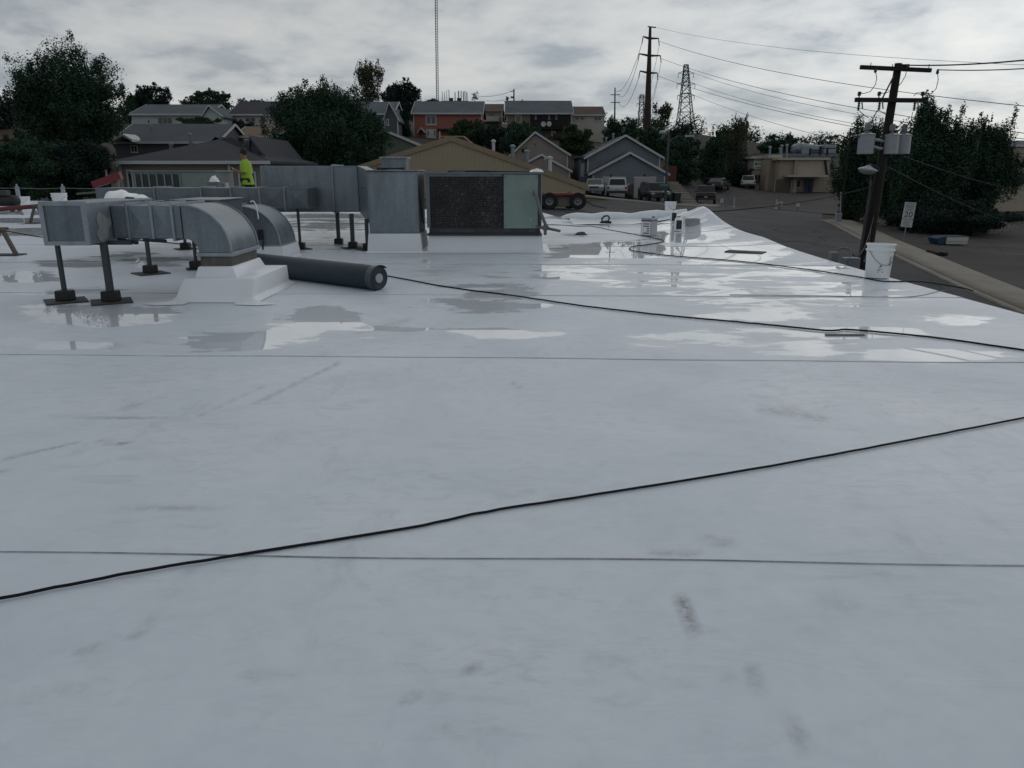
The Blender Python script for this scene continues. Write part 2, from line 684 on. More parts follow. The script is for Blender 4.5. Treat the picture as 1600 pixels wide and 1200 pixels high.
def strip(name, left, right, material, dz, n=60, m=8, wall=0.0, kind='structure', parent=None):
    """a paved strip between two polylines, draped on the terrain; wall = kerb depth on its sides"""
    def res(pl):
        pl = np.array(pl, float)
        # Catmull-Rom through the points
        t = np.linspace(0, len(pl) - 1, n)
        out = []
        P = np.vstack([2 * pl[0] - pl[1], pl, 2 * pl[-1] - pl[-2]])
        for s_ in t:
            i = min(int(s_), len(pl) - 2)
            f = s_ - i
            p0, p1, p2, p3 = P[i], P[i + 1], P[i + 2], P[i + 3]
            out.append(0.5 * (2 * p1 + (p2 - p0) * f + (2 * p0 - 5 * p1 + 4 * p2 - p3) * f * f + (3 * p1 - p0 - 3 * p2 + p3) * f ** 3))
        return np.array(out)
    L, Rr = res(left), res(right)
    f = np.linspace(0, 1, m)[None, :, None]
    P = L[:, None] * (1 - f) + Rr[:, None] * f
    X, Y = P[..., 0], P[..., 1]
    Z = zg_np(X, Y) + dz
    if wall:
        X = np.concatenate([X[:, :1], X, X[:, -1:]], 1)
        Y = np.concatenate([Y[:, :1], Y, Y[:, -1:]], 1)
        Z = np.concatenate([Z[:, :1] - wall, Z, Z[:, -1:] - wall], 1)
    return tag(grid_mesh(name, X, Y, Z, material, parent, smooth=not wall), kind=kind)


# side street running past the building, then the cross street behind it
strip('road', [(5.5, -12), (5.6, 10), (5.6, 26), (4, 40), (6, 60), (14, 84), (18, 104)],
      [(12.8, -12), (14.2, 10), (16.4, 25), (20.2, 44), (26.4, 66), (34, 84), (40, 97)], asphalt, 0.035, 90, 22)
strip('road', [(-70, 62), (-30, 58), (0, 60), (10, 66), (22, 72)], [(-70, 40), (-30, 38), (0, 36), (8, 38), (16, 42)], asphalt, 0.050, 60, 18)
strip('parking_lot', [(24.5, 84), (27, 100), (33, 116), (37, 128)], [(30.5, 72), (38, 88), (44, 98), (50, 112)], lot_m, 0.065, 40, 20)
strip('parking_lot', [(17.6, 24), (21.6, 43), (26.2, 58)], [(40, 20), (46, 40), (52, 60)], lot_m, 0.045, 50, 26)
strip('pavement', [(12.9, -12), (14.3, 10), (16.5, 25), (20.3, 44), (26.0, 64.5)], [(14.4, -12), (15.9, 10), (18.1, 25), (22.0, 43.6), (27.8, 64)], concrete, 0.13, 80, 4, 0.16)
strip('kerb', [(12.55, -12), (13.95, 10), (16.15, 25), (19.95, 44.1), (25.6, 64.7)], [(12.84, -12), (14.24, 10), (16.44, 25), (20.24, 44), (25.94, 64.5)], concrete, 0.085, 80, 3, 0.10)
strip('pavement', [(2.2, 69.5), (10, 71), (17.0, 76), (20.5, 82)], [(2.4, 68), (10.6, 69.4), (18.2, 74.5), (21.8, 80.5)], concrete, 0.15, 40, 3, 0.12)
strip('lawn', [(2.2, 76), (14.5, 78)], [(2.3, 69.6), (14.5, 73.5)], lawn_m, 0.07, 20, 8)

# ================================================================ our roof
def uv_np(X, Y, Z=0.0):
    """where roof points were seen in the survey photograph (used once, to lay the puddle map on the membrane)"""
    dz = Z - CAMZ
    fw = Y * CP_ - dz * SP
    upc = Y * SP + dz * CP_
    fw = np.maximum(fw, 0.05)
    return 800 + FPX * X / fw, 600 - FPX * upc / fw


PUDDLES = [  # u, v, half width, half height, depth
    (510, 498, 52, 17, .95), (60, 538, 130, 11, .62), (150, 492, 150, 18, .72), (40, 432, 70, 12, .62), (112, 412, 60, 7, .8), (240, 408, 62, 9, .66),
    (200, 398, 70, 6, .6), (350, 530, 120, 20, .66), (455, 512, 60, 22, .60), (770, 468, 85, 36, .62), (760, 518, 70, 6, .8), (800, 522, 90, 10, .55),
    (965, 392, 105, 13, .95), (1140, 397, 82, 15, .95), (1075, 371, 62, 9, .95), (975, 351, 46, 5, .95), (1050, 357, 60, 6, .7),
    (1190, 455, 280, 48, .50), (1060, 440, 170, 28, .48), (1330, 470, 120, 32, .50), (1290, 519, 150, 10, .74), (1060, 528, 110, 13, .66), (1230, 545, 160, 16, .50),
    (1420, 556, 160, 16, .64), (1480, 500, 90, 10, .62), (920, 430, 130, 26, .52), (880, 400, 80, 10, .5), (640, 545, 90, 8, .40),
    (900, 367, 30, 4, .6), (30, 362, 90, 7, .70), (40, 345, 110, 5, .70), (60, 333, 110, 4, .66), (130, 380, 60, 5, .55), (500, 352, 90, 12, .60), (520, 338, 90, 5, .75), (450, 392, 60, 6, .4),
    (700, 345, 240, 6, .5), (905, 340, 60, 4, .7), (20, 590, 70, 14, .42), (330, 352, 120, 6, .62), (90, 455, 120, 10, .48), (620, 520, 110, 12, .46), (700, 410, 120, 10, .46), (560, 385, 80, 7, .5), (250, 600, 90, 12, .38), (1240, 425, 140, 18, .47), (1160, 490, 140, 18, .52), (1340, 440, 60, 8, .5),
    (655, 470, 60, 14, .45), (1100, 412, 60, 5, .55), (830, 385, 70, 6, .42)]
SCUFFS = [  # u, v of both ends, width px, strength
    (1062, 935, 1092, 995, 8, .7), (1088, 985, 1134, 1064, 5, .55), (1165, 1040, 1285, 1198, 10, .35), (725, 1040, 757, 1054, 5, .7), (125, 1012, 172, 1008, 9, .8),
    (215, 995, 270, 935, 7, .35), (270, 935, 300, 890, 5, .25), (640, 1080, 650, 1105, 10, .35), (690, 970, 680, 1080, 5, .2), (990, 1075, 1025, 1070, 5, .35),
    (1380, 900, 1440, 970, 8, .25), (1535, 1065, 1560, 1100, 8, .35), (0, 720, 60, 705, 4, .6), (60, 705, 120, 692, 3, .5), (150, 690, 196, 694, 4, .6), (0, 742, 10, 736, 6, .6),
    (195, 640, 215, 630, 6, .5), (400, 630, 530, 567, 4, .45), (0, 797, 390, 794, 3, .35), (80, 650, 300, 656, 3, .45), (300, 655, 420, 600, 3, .3), (800, 598, 812, 606, 4, .4), (1190, 640, 1290, 655, 12, .35),
    (1100, 845, 1140, 850, 14, .3), (1015, 863, 1090, 868, 6, .35), (838, 815, 842, 823, 9, .4), (780, 778, 830, 770, 10, .2), (640, 500, 560, 520, 8, .3), (1290, 930, 1330, 950, 20, .15), (380, 1055, 470, 1050, 10, .15), (860, 780, 900, 775, 14, .2)]


def roof_attrs(X, Y):
    U, V = uv_np(X, Y)
    h = np.full(X.shape, 0.08)
    for u, v, a, b, k in PUDDLES:
        q = ((U - u) / a) ** 2 + ((V - v) / b) ** 2
        h = np.maximum(h, k * 1.02 * np.exp(-0.55 * q ** 1.4))
    d = np.zeros(X.shape)
    for u0, v0, u1, v1, w, k in SCUFFS:
        L2 = (u1 - u0) ** 2 + (v1 - v0) ** 2
        t = np.clip(((U - u0) * (u1 - u0) + (V - v0) * (v1 - v0)) / L2, 0, 1)
        q = np.hypot(U - u0 - t * (u1 - u0), (V - v0 - t * (v1 - v0))) / (w * 0.5)
        d = np.maximum(d, min(1.0, k * 1.5) * np.exp(-q ** 2))
    al = np.zeros(X.shape)
    for u, v, a, b, k in [(510, 372, 55, 11, 1.0), (545, 352, 60, 6, .7), (680, 425, 60, 9, .5), (640, 400, 60, 6, .35), (660, 440, 40, 5, .35), (215, 497, 60, 6, .35), (860, 375, 60, 12, .4), (360, 450, 80, 12, .25), (1230, 470, 60, 14, .3), (1200, 452, 60, 5, .3)]:
        al = np.maximum(al, k * np.exp(-((U - u) / a) ** 2 - ((V - v) / b) ** 2))
    ok = Y > 0.4
    return dict(hollow=np.where(ok, h, 0.08), scuff=np.where(ok, d, 0), algae=np.where(ok, al, 0))


def mat_membrane():
    m, nt, b = newmat('white_membrane')
    h = NT(nt)
    v = h.coords()

    def attr(nm):
        a = h.n('ShaderNodeAttribute', attribute_name=nm)
        return a.outputs['Fac']
    A = attr('hollow')
    n1 = h.noise(h.coords((0.55, 1.15, 1)), 1.9, 9, 0.60, 0.5)
    n2 = h.noise(h.coords((0.7, 1.2, 1)), 6.5, 5, 0.6, 0.3)
    w = h.m('ADD', A, h.m('ADD', h.m('MULTIPLY', h.m('SUBTRACT', n1, 0.5), 1.35), h.m('MULTIPLY', h.m('SUBTRACT', n2, 0.5), 0.34)))
    mr = h.n('ShaderNodeMapRange', interpolation_type='SMOOTHSTEP')
    nt.links.new(w, mr.inputs[0])
    mr.inputs[1].default_value = 0.485; mr.inputs[2].default_value = 0.53
    mr3 = h.n('ShaderNodeMapRange', interpolation_type='SMOOTHSTEP')
    nt.links.new(w, mr3.inputs[0])
    mr3.inputs[1].default_value = 0.40; mr3.inputs[2].default_value = 0.50
    wet = mr.outputs[0]
    film = h.m('ADD', h.m('MULTIPLY', wet, 0.74), h.m('MULTIPLY', mr3.outputs[0], 0.18))
    mr2 = h.n('ShaderNodeMapRange', interpolation_type='SMOOTHSTEP')
    nt.links.new(w, mr2.inputs[0])
    mr2.inputs[1].default_value = 0.36; mr2.inputs[2].default_value = 0.54
    damp = mr2.outputs[0]
    # membrane colour: slightly soiled white
    bl = h.noise(v, 0.8, 7, 0.65, 0.4)
    fine = h.noise(v, 14, 4, 0.7)
    f = h.m('ADD', h.m('MULTIPLY', bl, 0.75), h.m('MULTIPLY', fine, 0.25))
    c = h.ramp(f, [(0.30, (0.52, 0.58, 0.65)), (0.5, (0.60, 0.655, 0.725)), (0.68, (0.665, 0.715, 0.78))])
    # faint rubbed streaks and boot marks, two directions
    st1 = h.noise(h.coords((0.9, 4, 1), rot=(0, 0, R(62))), 2.6, 7, 0.72, 0.3)
    st2 = h.noise(h.coords((3.4, 1.0, 1), rot=(0, 0, R(15))), 1.9, 7, 0.72, 0.3)
    mk = h.m('MULTIPLY', 0.55, h.m('MULTIPLY', h.ramp(st1, [(0.52, 0.0), (0.70, 1.0)]), h.ramp(h.noise(v, 1.1, 3), [(0.48, 0.0), (0.60, 0.75)])))
    mk2 = h.m('MULTIPLY', 0.5, h.m('MULTIPLY', h.ramp(st2, [(0.53, 0.0), (0.70, 1.0)]), h.ramp(h.noise(v, 0.9, 3, 0.5, 1.0), [(0.48, 0.0), (0.60, 0.7)])))
    sm = h.m('MULTIPLY', h.ramp(h.noise(h.coords((1, 1.8, 1), rot=(0, 0, R(-20))), 7.5, 8, 0.72, 0.6), [(0.50, 0.0), (0.68, 1.0)]), h.ramp(h.noise(v, 0.75, 4, 0.6, 0.8), [(0.44, 0.03), (0.60, 0.40)]))
    mk = h.m('MAXIMUM', mk, sm)
    c = h.mix(h.m('MAXIMUM', mk, mk2), c, (0.33, 0.36, 0.39))
    # separate scuffs
    sca = h.m('MULTIPLY', attr('scuff'), h.ramp(h.noise(h.coords((1, 1, 1)), 22, 6, 0.75), [(0.36, 0.15), (0.58, 1.0)]))
    c = h.mix(sca, c, (0.20, 0.21, 0.21))
    sp = h.ramp(h.noise(v, 30, 5, 0.7), [(0.70, 0.0), (0.75, 0.5)])
    c = h.mix(sp, c, (0.16, 0.15, 0.14))
    alg = h.m('MULTIPLY', attr('algae'), h.ramp(h.noise(v, 3.5, 6, 0.7), [(0.38, 0.1), (0.6, 0.85)]))
    c = h.mix(alg, c, (0.15, 0.15, 0.10))
    # silt rings left where water stood
    ring = h.m('MULTIPLY', damp, h.m('SUBTRACT', 1.0, wet))
    c = h.mix(h.m('MULTIPLY', ring, 0.16), c, (0.45, 0.455, 0.44))
    c = h.mix(h.m('MULTIPLY', wet, 0.20), c, (0.46, 0.50, 0.53))
    nt.links.new(c, b.inputs['Base Color'])
    rg = h.ramp(f, [(0.3, 0.46), (0.7, 0.34)])
    nt.links.new(rg, b.inputs['Roughness'])
    b.inputs['Specular IOR Level'].default_value = 0.32
    nt.links.new(film, b.inputs['Coat Weight'])
    b.inputs['Coat Roughness'].default_value = 0.012
    b.inputs['Coat IOR'].default_value = 1.34
    hb = h.m('ADD', h.m('MULTIPLY', h.noise(v, 1.6, 3, 0.5), 1.0), h.m('MULTIPLY', h.noise(v, 9, 3), 0.06))
    wr = h.noise(h.coords((0.35, 1.6, 1), rot=(0, 0, R(8))), 2.4, 4, 0.55, 1.2)
    hb = h.m('ADD', hb, h.m('MULTIPLY', h.ramp(wr, [(0.47, 0.0), (0.5, 1.0), (0.53, 0.0)]), 0.022))
    nt.links.new(h.bump(hb, 0.30, 0.05), b.inputs['Normal'])
    return m


membrane = mat_membrane()
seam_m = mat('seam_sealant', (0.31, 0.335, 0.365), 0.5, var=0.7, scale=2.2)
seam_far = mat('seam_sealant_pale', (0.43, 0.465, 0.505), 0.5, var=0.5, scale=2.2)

EAVE = 4.72
s1a, s1b = G(0, 860), G(1600, 890)
TILT = (s1b.y - s1a.y) / (s1b.x - s1a.x) * 0.9
C1 = s1a.y - TILT * s1a.x
s2 = G(800, 560)
PITCH_Y = (s2.y - TILT * s2.x) - C1


def far_edge(x):
    x = np.asarray(x, float)
    return np.where(x > 1.4, 22.2, np.where(x > 0.9, 22.2 + (1.4 - x) / 0.5 * 3.6, 25.8 + (0.9 - x) * 0.46))


def seam_y(k, x):
    x = np.asarray(x, float)
    return C1 + k * PITCH_Y + TILT * x + 0.012 * np.sin(x * 1.1 + k * 2.1) + 0.006 * np.sin(x * 3.7 + k)


def mound(x, y):
    """slack membrane heaped against the corner of the eave"""
    dx = np.sqrt((x - 4.62) ** 2 + 0.012)
    dy = np.sqrt((y - 18.7) ** 2 + 0.06)
    z = 0.60 * np.exp(-(dx / 0.58) ** 1.05 - np.where(y < 18.7, dy / 2.1, dy / 2.2) ** 1.2)
    z = z + 0.07 * np.exp(-(np.abs(x - 4.66) / 0.5) ** 1.2 - (np.abs(y - 14.2) / 1.6) ** 1.3)
    return z


roof = bpy.data.objects.new('flat_roof', None)
C.objects.link(roof)
tag(roof, 'wet white single-ply membrane roof with puddles and lapped seams', kind='structure')
nsheet = 15
for k in range(-2, nsheet):
    y_mid = C1 + (k + 0.5) * PITCH_Y
    if y_mid < 6:
        xs = np.concatenate([np.arange(-26, -5, 0.5), np.arange(-5, 4.2, 0.035), np.arange(4.2, EAVE + 0.001, 0.04)])
        ny = 76
    elif y_mid < 15:
        xs = np.concatenate([np.arange(-26, -9, 0.4), np.arange(-9, 4.2, 0.06), np.arange(4.2, EAVE + 0.001, 0.04)])
        ny = 34
    else:
        xs = np.concatenate([np.arange(-26, 0, 0.25), np.arange(0, 4.2, 0.08), np.arange(4.2, EAVE + 0.001, 0.04)])
        ny = 26
    xs = np.append(xs[xs < EAVE - 0.01], EAVE)
    lap = 0.09
    t = np.linspace(0, 1, ny)[:, None]
    ya, yb = seam_y(k, xs)[None], seam_y(k + 1, xs)[None] + lap
    Yg = ya + (yb - ya) * t
    fe = far_edge(xs)[None]
    if (seam_y(k, xs) > far_edge(xs)).all():
        break
    Yg = np.minimum(Yg, fe)
    Xg = np.repeat(xs[None], ny, 0)
    Zg = 0.003 - 0.004 * (Yg - ya) / (yb - ya) + mound(Xg, Yg)
    Zg = Zg - np.where(Xg > EAVE - 0.22, ((Xg - EAVE + 0.22) / 0.22) ** 2.2 * 0.11, 0)
    a = roof_attrs(Xg, Yg)
    grid_mesh('membrane_sheet', Xg, Yg, Zg, membrane, roof, a)
    # sealant bead on the lap
    if k >= 0:
        bx = xs[::6] if y_mid < 6 else xs[::2]
        by = seam_y(k, bx)
        fe1 = far_edge(bx)
        sel = (by < fe1 - 0.05) & (bx < EAVE - 0.2)
        bx, by = bx[sel], by[sel]
        if len(bx) > 3:
            zz = mound(bx, by) + 0.0022
            wv = 0.0005 + 0.0005 * np.sin(bx * 5.1 + k)
            XX = np.stack([bx, bx, bx]); YY = np.stack([by - wv * 2.2, by - wv, by + 0.002])
            ZZ = np.stack([zz - 0.003, zz + 0.001, zz + 0.0013])
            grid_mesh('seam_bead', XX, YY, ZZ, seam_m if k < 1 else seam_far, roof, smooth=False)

# eave metal and the walls that carry the roof
ys = np.linspace(-8, 22.2, 60)
zt = mound(np.full(60, EAVE), ys) - 0.105
grid_mesh('roof_edge', np.stack([np.full(60, EAVE), np.full(60, EAVE + 0.015), np.full(60, EAVE + 0.02)], 1), np.stack([ys] * 3, 1),
          np.stack([zt, zt - 0.05, np.full(60, -0.42)], 1), white_mem, roof)
xs = np.linspace(EAVE, -26, 90)
fy = far_edge(xs)
grid_mesh('roof_edge', np.stack([xs] * 3, 1), np.stack([fy, fy + 0.012, fy + 0.014], 1), np.stack([mound(xs, fy) * 1.0 + 0.0, mound(xs, fy) - 0.04, np.full(90, -0.35)], 1), white_mem, roof)
wall_m = mat_bands('wall_panel', (0.22, 0.215, 0.20), 'Y', 0.3, 0.5, 0.75, shape='RIB')
mb = MB()
poly = [(4.55, -8), (4.55, 22.0), (1.3, 22.0), (0.85, 25.6), (-25.8, 37.8), (-25.8, -8)]
mb.prism(poly, 'z', -5.0, -0.25)
tag(mb.build('building_wall', wall_m), kind='structure')
# ================================================================ ductwork on the roof
duct_seam = mat_galv('duct_flange', (0.25, 0.28, 0.31), 0.5)
mastic = mat('grey_mastic', (0.21, 0.225, 0.235), 0.6, var=0.3, scale=5, bump=0.4)
rust_m = mat('stained_metal', (0.10, 0.098, 0.088), 0.6, 0.3, var=0.45, scale=5, streak=4)


def duct_run(root, x0, x1, y0, y1, z0, z1, cuts, m=None, name='duct_section', flange=0.012):
    """rectangular duct along x, one piece for each section, with standing flanges at the joints"""
    m = m or galv
    xs = [x0] + list(cuts) + [x1]
    for a, b in zip(xs[:-1], xs[1:]):
        q = MB()
        q.box(a + 0.003, b - 0.003, y0, y1, z0, z1)
        s = q.build(name, m, root, bevel=0.006)
        # cross-broken panel: shallow pyramid on the side that faces the walkway
        w = (b - a) * 0.5 - 0.03
        h_ = (z1 - z0) * 0.5 - 0.03
        if w > 0.05:
            cx, cz = (a + b) / 2, (z0 + z1) / 2
            p = MB()
            p.add([(cx - w, y0 - 0.001, cz - h_), (cx + w, y0 - 0.001, cz - h_), (cx + w, y0 - 0.001, cz + h_), (cx - w, y0 - 0.001, cz + h_), (cx, y0 - 0.012, cz)],
                  [(0, 1, 4), (1, 2, 4), (2, 3, 4), (3, 0, 4)])
            p.build('cross_break', m, s, origin=parent_loc(root))
    for c in cuts:
        q = MB()
        q.box(c - flange, c + flange, y0 - 0.022, y1 + 0.022, z0 - 0.022, z1 + 0.022)
        q.build('flange', duct_seam, root, bevel=0.003)


def elbow(root, xc, zc, ri, ro, y0, y1, m=None, n=12):
    """90 degree bend from +x to straight down about the axis (xc, zc)"""
    outer, inner = [], []
    for i in range(n + 1):
        a = math.pi / 2 * (1 - i / n)
        outer.append((xc + ro * math.cos(a), zc + ro * math.sin(a)))
        inner.append((xc + ri * math.cos(a), zc + ri * math.sin(a)))
    q = MB()
    vs, fs = [], []
    for i in range(n + 1):
        vs += [(outer[i][0], y0, outer[i][1]), (outer[i][0], y1, outer[i][1]), (inner[i][0], y1, inner[i][1]), (inner[i][0], y0, inner[i][1])]
    for i in range(n):
        for k in range(4):
            a, b = i * 4 + k, i * 4 + (k + 1) % 4
            fs.append((a, b, b + 4, a + 4))
    fs += [(0, 1, 2, 3), (n * 4 + 3, n * 4 + 2, n * 4 + 1, n * 4)]
    q.add(vs, fs)
    e = q.build('elbow', m or galv, root, smooth=True)
    for y in (y0 - 0.008, y1 + 0.008):        # standing seam round both cheeks
        s = MB()
        s.tube([(p[0] + 0.004, y, p[1]) for p in outer], 0.011, 6)
        s.build('seam', duct_seam, e, origin=parent_loc(root))
    return e


def duct_post(root, x, y, top, r=0.03, pad=0.36, lean=0.0):
    p = MB()
    p.box(x - r, x + r, y - r, y + r, 0.10, top)
    p.build('post', post_steel, root, bevel=0.004)
    b = MB()
    b.prism([(x - 0.075, 0.012), (x + 0.075, 0.012), (x + 0.07, 0.11), (x - 0.07, 0.11)], 'y', y - 0.06, y + 0.06)
    b.build('post_base', black_rubber, root, bevel=0.008)
    if pad:
        q = MB()
        a = R(random.uniform(25, 55))
        M = Matrix.Translation((x, y, 0)) @ Matrix.Rotation(a, 4, 'Z')
        q.box(-pad / 2, pad / 2, -pad / 2, pad / 2, 0.004, 0.013, M)
        q.build('pad', dark_mat, root)


def curb(root, x0, x1, y0, y1, h, skirt=0.12, m=None, name='curb', fl=0.035):
    """membrane-covered curb with a coved foot"""
    q = MB()
    lv = [(skirt, 0.004), (skirt * 0.55, 0.010), (skirt * 0.2, fl), (0.02, fl * 2.2), (0.0, h)]
    vs, fs = [], []
    for s_, z in lv:
        vs += [(x0 - s_, y0 - s_, z), (x1 + s_, y0 - s_, z), (x1 + s_, y1 + s_, z), (x0 - s_, y1 + s_, z)]
    for i in range(len(lv) - 1):
        for k in range(4):
            a, b = i * 4 + k, i * 4 + (k + 1) % 4
            fs.append((a, b, b + 4, a + 4))
    n = len(lv) - 1
    fs.append((n * 4, n * 4 + 1, n * 4 + 2, n * 4 + 3))
    q.add(vs, fs)
    o = q.build(name, m or white_mem, root, smooth=False)
    return o


# --- the near return duct
nd = thing('roof_duct', 'nearest galvanised duct, elbow dropping onto a broad white curb', 'duct', (-3.0, 7.6, 0))
y0, y1 = 7.50, 8.28
duct_run(nd, -3.86, -3.19, y0, y1, 0.595, 0.91, [-3.70, -3.47, -3.27])
elbow(nd, -3.18, 0.465, 0.13, 0.445, y0, y1)
q = MB(); q.box(-3.075, -2.715, y0 - 0.02, y1 + 0.02, 0.425, 0.462); q.build('collar', duct_seam, nd, bevel=0.004)
q = MB(); q.box(-3.045, -2.745, y0 + 0.005, y1 - 0.005, 0.31, 0.424); q.build('throat', rust_m, nd)
# plenum at its left end
pl = MB(); pl.box(-4.28, -3.865, 7.08, 8.42, 0.575, 0.955)
plo = pl.build('plenum', galv, nd, bevel=0.01)
q = MB()
for (a, b, c, d) in ((-4.285, -3.86, 0.925, 0.962), (-4.285, -3.86, 0.568, 0.605)):
    q.box(a, b, 7.068, 7.079, c, d)
q.box(-4.288, -4.245, 7.066, 7.079, 0.605, 0.925); q.box(-3.905, -3.857, 7.066, 7.079, 0.605, 0.925)
q.build('panel_edge', duct_seam, plo, origin=parent_loc(nd))
q = MB(); q.add([(-4.24, 7.078, 0.61), (-3.91, 7.078, 0.61), (-3.91, 7.078, 0.92), (-4.24, 7.078, 0.92), (-4.07, 7.066, 0.77)], [(0, 1, 4), (1, 2, 4), (2, 3, 4), (3, 0, 4)])
q.build('cross_break', galv_dark, plo, origin=parent_loc(nd))
rs2 = random.Random(9)
edge = [(7.24, .60), (7.30, .58), (7.40, .62), (7.42, .70), (7.50, .74), (7.47, .80), (7.40, .79), (7.36, .84), (7.28, .86), (7.22, .80), (7.26, .72), (7.20, .66)]
q = MB(); q.prism([(a_ + rs2.uniform(-.01, .01), b_) for a_, b_ in edge], 'x', -3.864, -3.858)
q.build('sealant_smear', mastic, nd, bevel=0.002)
q = MB(); q.bar((-3.80, 7.46, 0.59), (-3.62, 7.46, 0.56), 0.05, 0.03); q.bar((-3.56, 7.47, 0.585), (-3.35, 7.47, 0.575), 0.05, 0.025)
q.build('bracket', black_rubber, nd)
a = G(96, 473); duct_post(nd, a.x, a.y + 0.08, 0.58, 0.019)
a = G(168, 474); duct_post(nd, a.x, a.y + 0.08, 0.80, 0.028)
a = G(231, 429); duct_post(nd, a.x, a.y + 0.08, 0.60, 0.021)
q = MB(); q.bar((-4.25, 7.42, 0.565), (-3.66, 7.42, 0.565), 0.04); q.build('cross_bar', post_steel, nd)
# curbs: wide lower box, small upper box
def frustum(root, lo, hi, z0, z1, m, name, skirt=None):
    q = MB()
    (a, b, c, d), (e, f, g, h_) = lo, hi
    A = [(a, c, z0), (b, c, z0), (b, d, z0), (a, d, z0)]
    B = [(e, g, z1), (f, g, z1), (f, h_, z1), (e, h_, z1)]
    if skirt:
        S = [(a - skirt, c - skirt, 0.004), (b + skirt, c - skirt, 0.004), (b + skirt, d + skirt, 0.004), (a - skirt, d + skirt, 0.004)]
        n = len(q.v)
        q.add(S + A + B, [(0, 1, 5, 4), (1, 2, 6, 5), (2, 3, 7, 6), (3, 0, 4, 7), (4, 5, 9, 8), (5, 6, 10, 9), (6, 7, 11, 10), (7, 4, 8, 11), (8, 9, 10, 11)])
    else:
        q.hexa(A, B)
    return q.build(name, m, root, bevel=0.012, seg=2, smooth=True)


frustum(nd, (-3.27, -2.52, 7.36, 8.62), (-3.19, -2.50, 7.40, 8.52), 0.045, 0.225, white_mem, 'curb', 0.06)
frustum(nd, (-3.10, -2.68, 7.44, 8.36), (-3.065, -2.725, 7.47, 8.31), 0.222, 0.33, white_mem, 'upper_curb')
# membrane patches lapped over the corners of the curb (their edges show as faint lines)
for (x, y, s_) in ((-2.5, 7.36, 1), (-3.26, 7.36, -1)):
    q = MB()
    pts = [(x + 0.26 * s_ + 0.0, y - 0.16, 0.0065), (x + 0.10 * s_, y - 0.24, 0.0065), (x - 0.14 * s_, y - 0.19, 0.0065), (x - 0.16 * s_, y - 0.07, 0.012), (x + 0.04 * s_, y - 0.06, 0.02)]
    q.add(pts, [tuple(range(5))])
    q.build('corner_patch', white_mem, nd)

# --- the second elbow duct behind it
d2 = thing('roof_duct', 'second galvanised elbow duct on a tall white curb behind the nearest duct', 'duct', (-3.5, 11.2, 0))
y0, y1 = 11.0, 11.75
duct_run(d2, -6.3, -3.86, y0, y1, 0.385, 0.76, [-5.5, -4.7, -4.0], galv_dark)
elbow(d2, -3.84, 0.225, 0.16, 0.535, y0, y1, galv)
q = MB(); q.box(-3.70, -3.285, y0 - 0.02, y1 + 0.02, 0.205, 0.228); q.build('collar', duct_seam, d2)
curb(d2, -3.71, -3.27, y0 - 0.04, y1 + 0.04, 0.205, 0.06)
q = MB(); q.box(-3.60, -3.53, y0 - 0.05, y0 - 0.006, 0.30, 0.44); q.build('damper_lever', black_rubber, d2, bevel=0.004)
q = MB(); q.box(-3.555, -3.53, y0 - 0.047, y0 - 0.02, 0.02, 0.29); q.build('strut', post_steel, d2)
# white hose end hooked over it
t = thing('hose', 'short white hose hooked over the second elbow duct', 'hose', (-3.9, 10.98, 0.76))
q = MB(); q.tube([at(391, 315, 10.93), at(396, 314, 10.93), at(400, 320, 10.93), at(402, 330, 10.93), at(404, 342, 10.93)], 0.009, 6); q.build('hose_pipe', white_plastic, t, smooth=True)

# --- the third, straight duct and the big trunk that feeds the tall plenum
d3 = thing('roof_duct', 'long low straight duct in front of the tall trunk duct', 'duct', (-4.1, 12.9, 0))
duct_run(d3, -6.7, -3.28, 12.62, 13.25, 0.66, 0.985, [-5.75, -5.0, -4.52, -4.06, -3.66], galv_dark)
for x in (-4.4, -5.4, -3.5):
    duct_post(d3, x, 12.75, 0.66, 0.02, 0.3)
d4 = thing('roof_duct', 'tall galvanised trunk duct widening into the big plenum box', 'duct', (-2.6, 13.2, 0))
duct_run(d4, -4.28, -2.62, 13.42, 14.3, 0.57, 1.335, [-3.05], galv)
q = MB()
A = [(-2.62, 13.42, 0.57), (-2.62, 14.3, 0.57), (-2.62, 14.3, 1.335), (-2.62, 13.42, 1.335)]
B = [(-2.235, 12.35, 0.40), (-2.235, 13.02, 0.40), (-2.235, 13.02, 1.25), (-2.235, 12.35, 1.25)]
q.hexa(A, B); q.build('transition', galv, d4)
duct_post(d4, -3.05, 13.6, 0.57, 0.03, 0.0)
duct_post(d4, -2.66, 12.9, 0.57, 0.032, 0.35)
duct_post(d4, -2.36, 12.6, 0.50, 0.028, 0.3)
pm = MB(); pm.box(-2.235, -1.455, 12.15, 13.05, 0.30, 1.245)
pm = pm.build('plenum', galv, d4, bevel=0.01)
q = MB(); q.add([(-2.20, 12.148, 0.34), (-1.50, 12.148, 0.34), (-1.50, 12.148, 1.21), (-2.20, 12.148, 1.21), (-1.84, 12.130, 0.78)], [(0, 1, 4), (1, 2, 4), (2, 3, 4), (3, 0, 4)])
q.build('cross_break', galv, pm, origin=parent_loc(d4))
q = MB(); q.box(-2.26, -1.43, 12.12, 13.08, 1.246, 1.262); q.build('lid', duct_seam, d4, bevel=0.003)
q = MB(); q.bar((-1.451, 12.17, 0.98), (-1.451, 12.75, 0.42), 0.02, 0.006); q.box(-2.43, -2.30, 12.33, 12.36, 0.98, 0.99); q.build('stiffener', post_steel, d4)
curb(d4, -2.25, -1.44, 12.13, 13.07, 0.30, 0.10)
gb = thing('vent_box', 'small pale grey vent box showing above the plenum roof', 'vent', (-2.6, 15.4, 0))
p0, p1 = at(596, 261, 15.4), at(634, 246, 15.4)
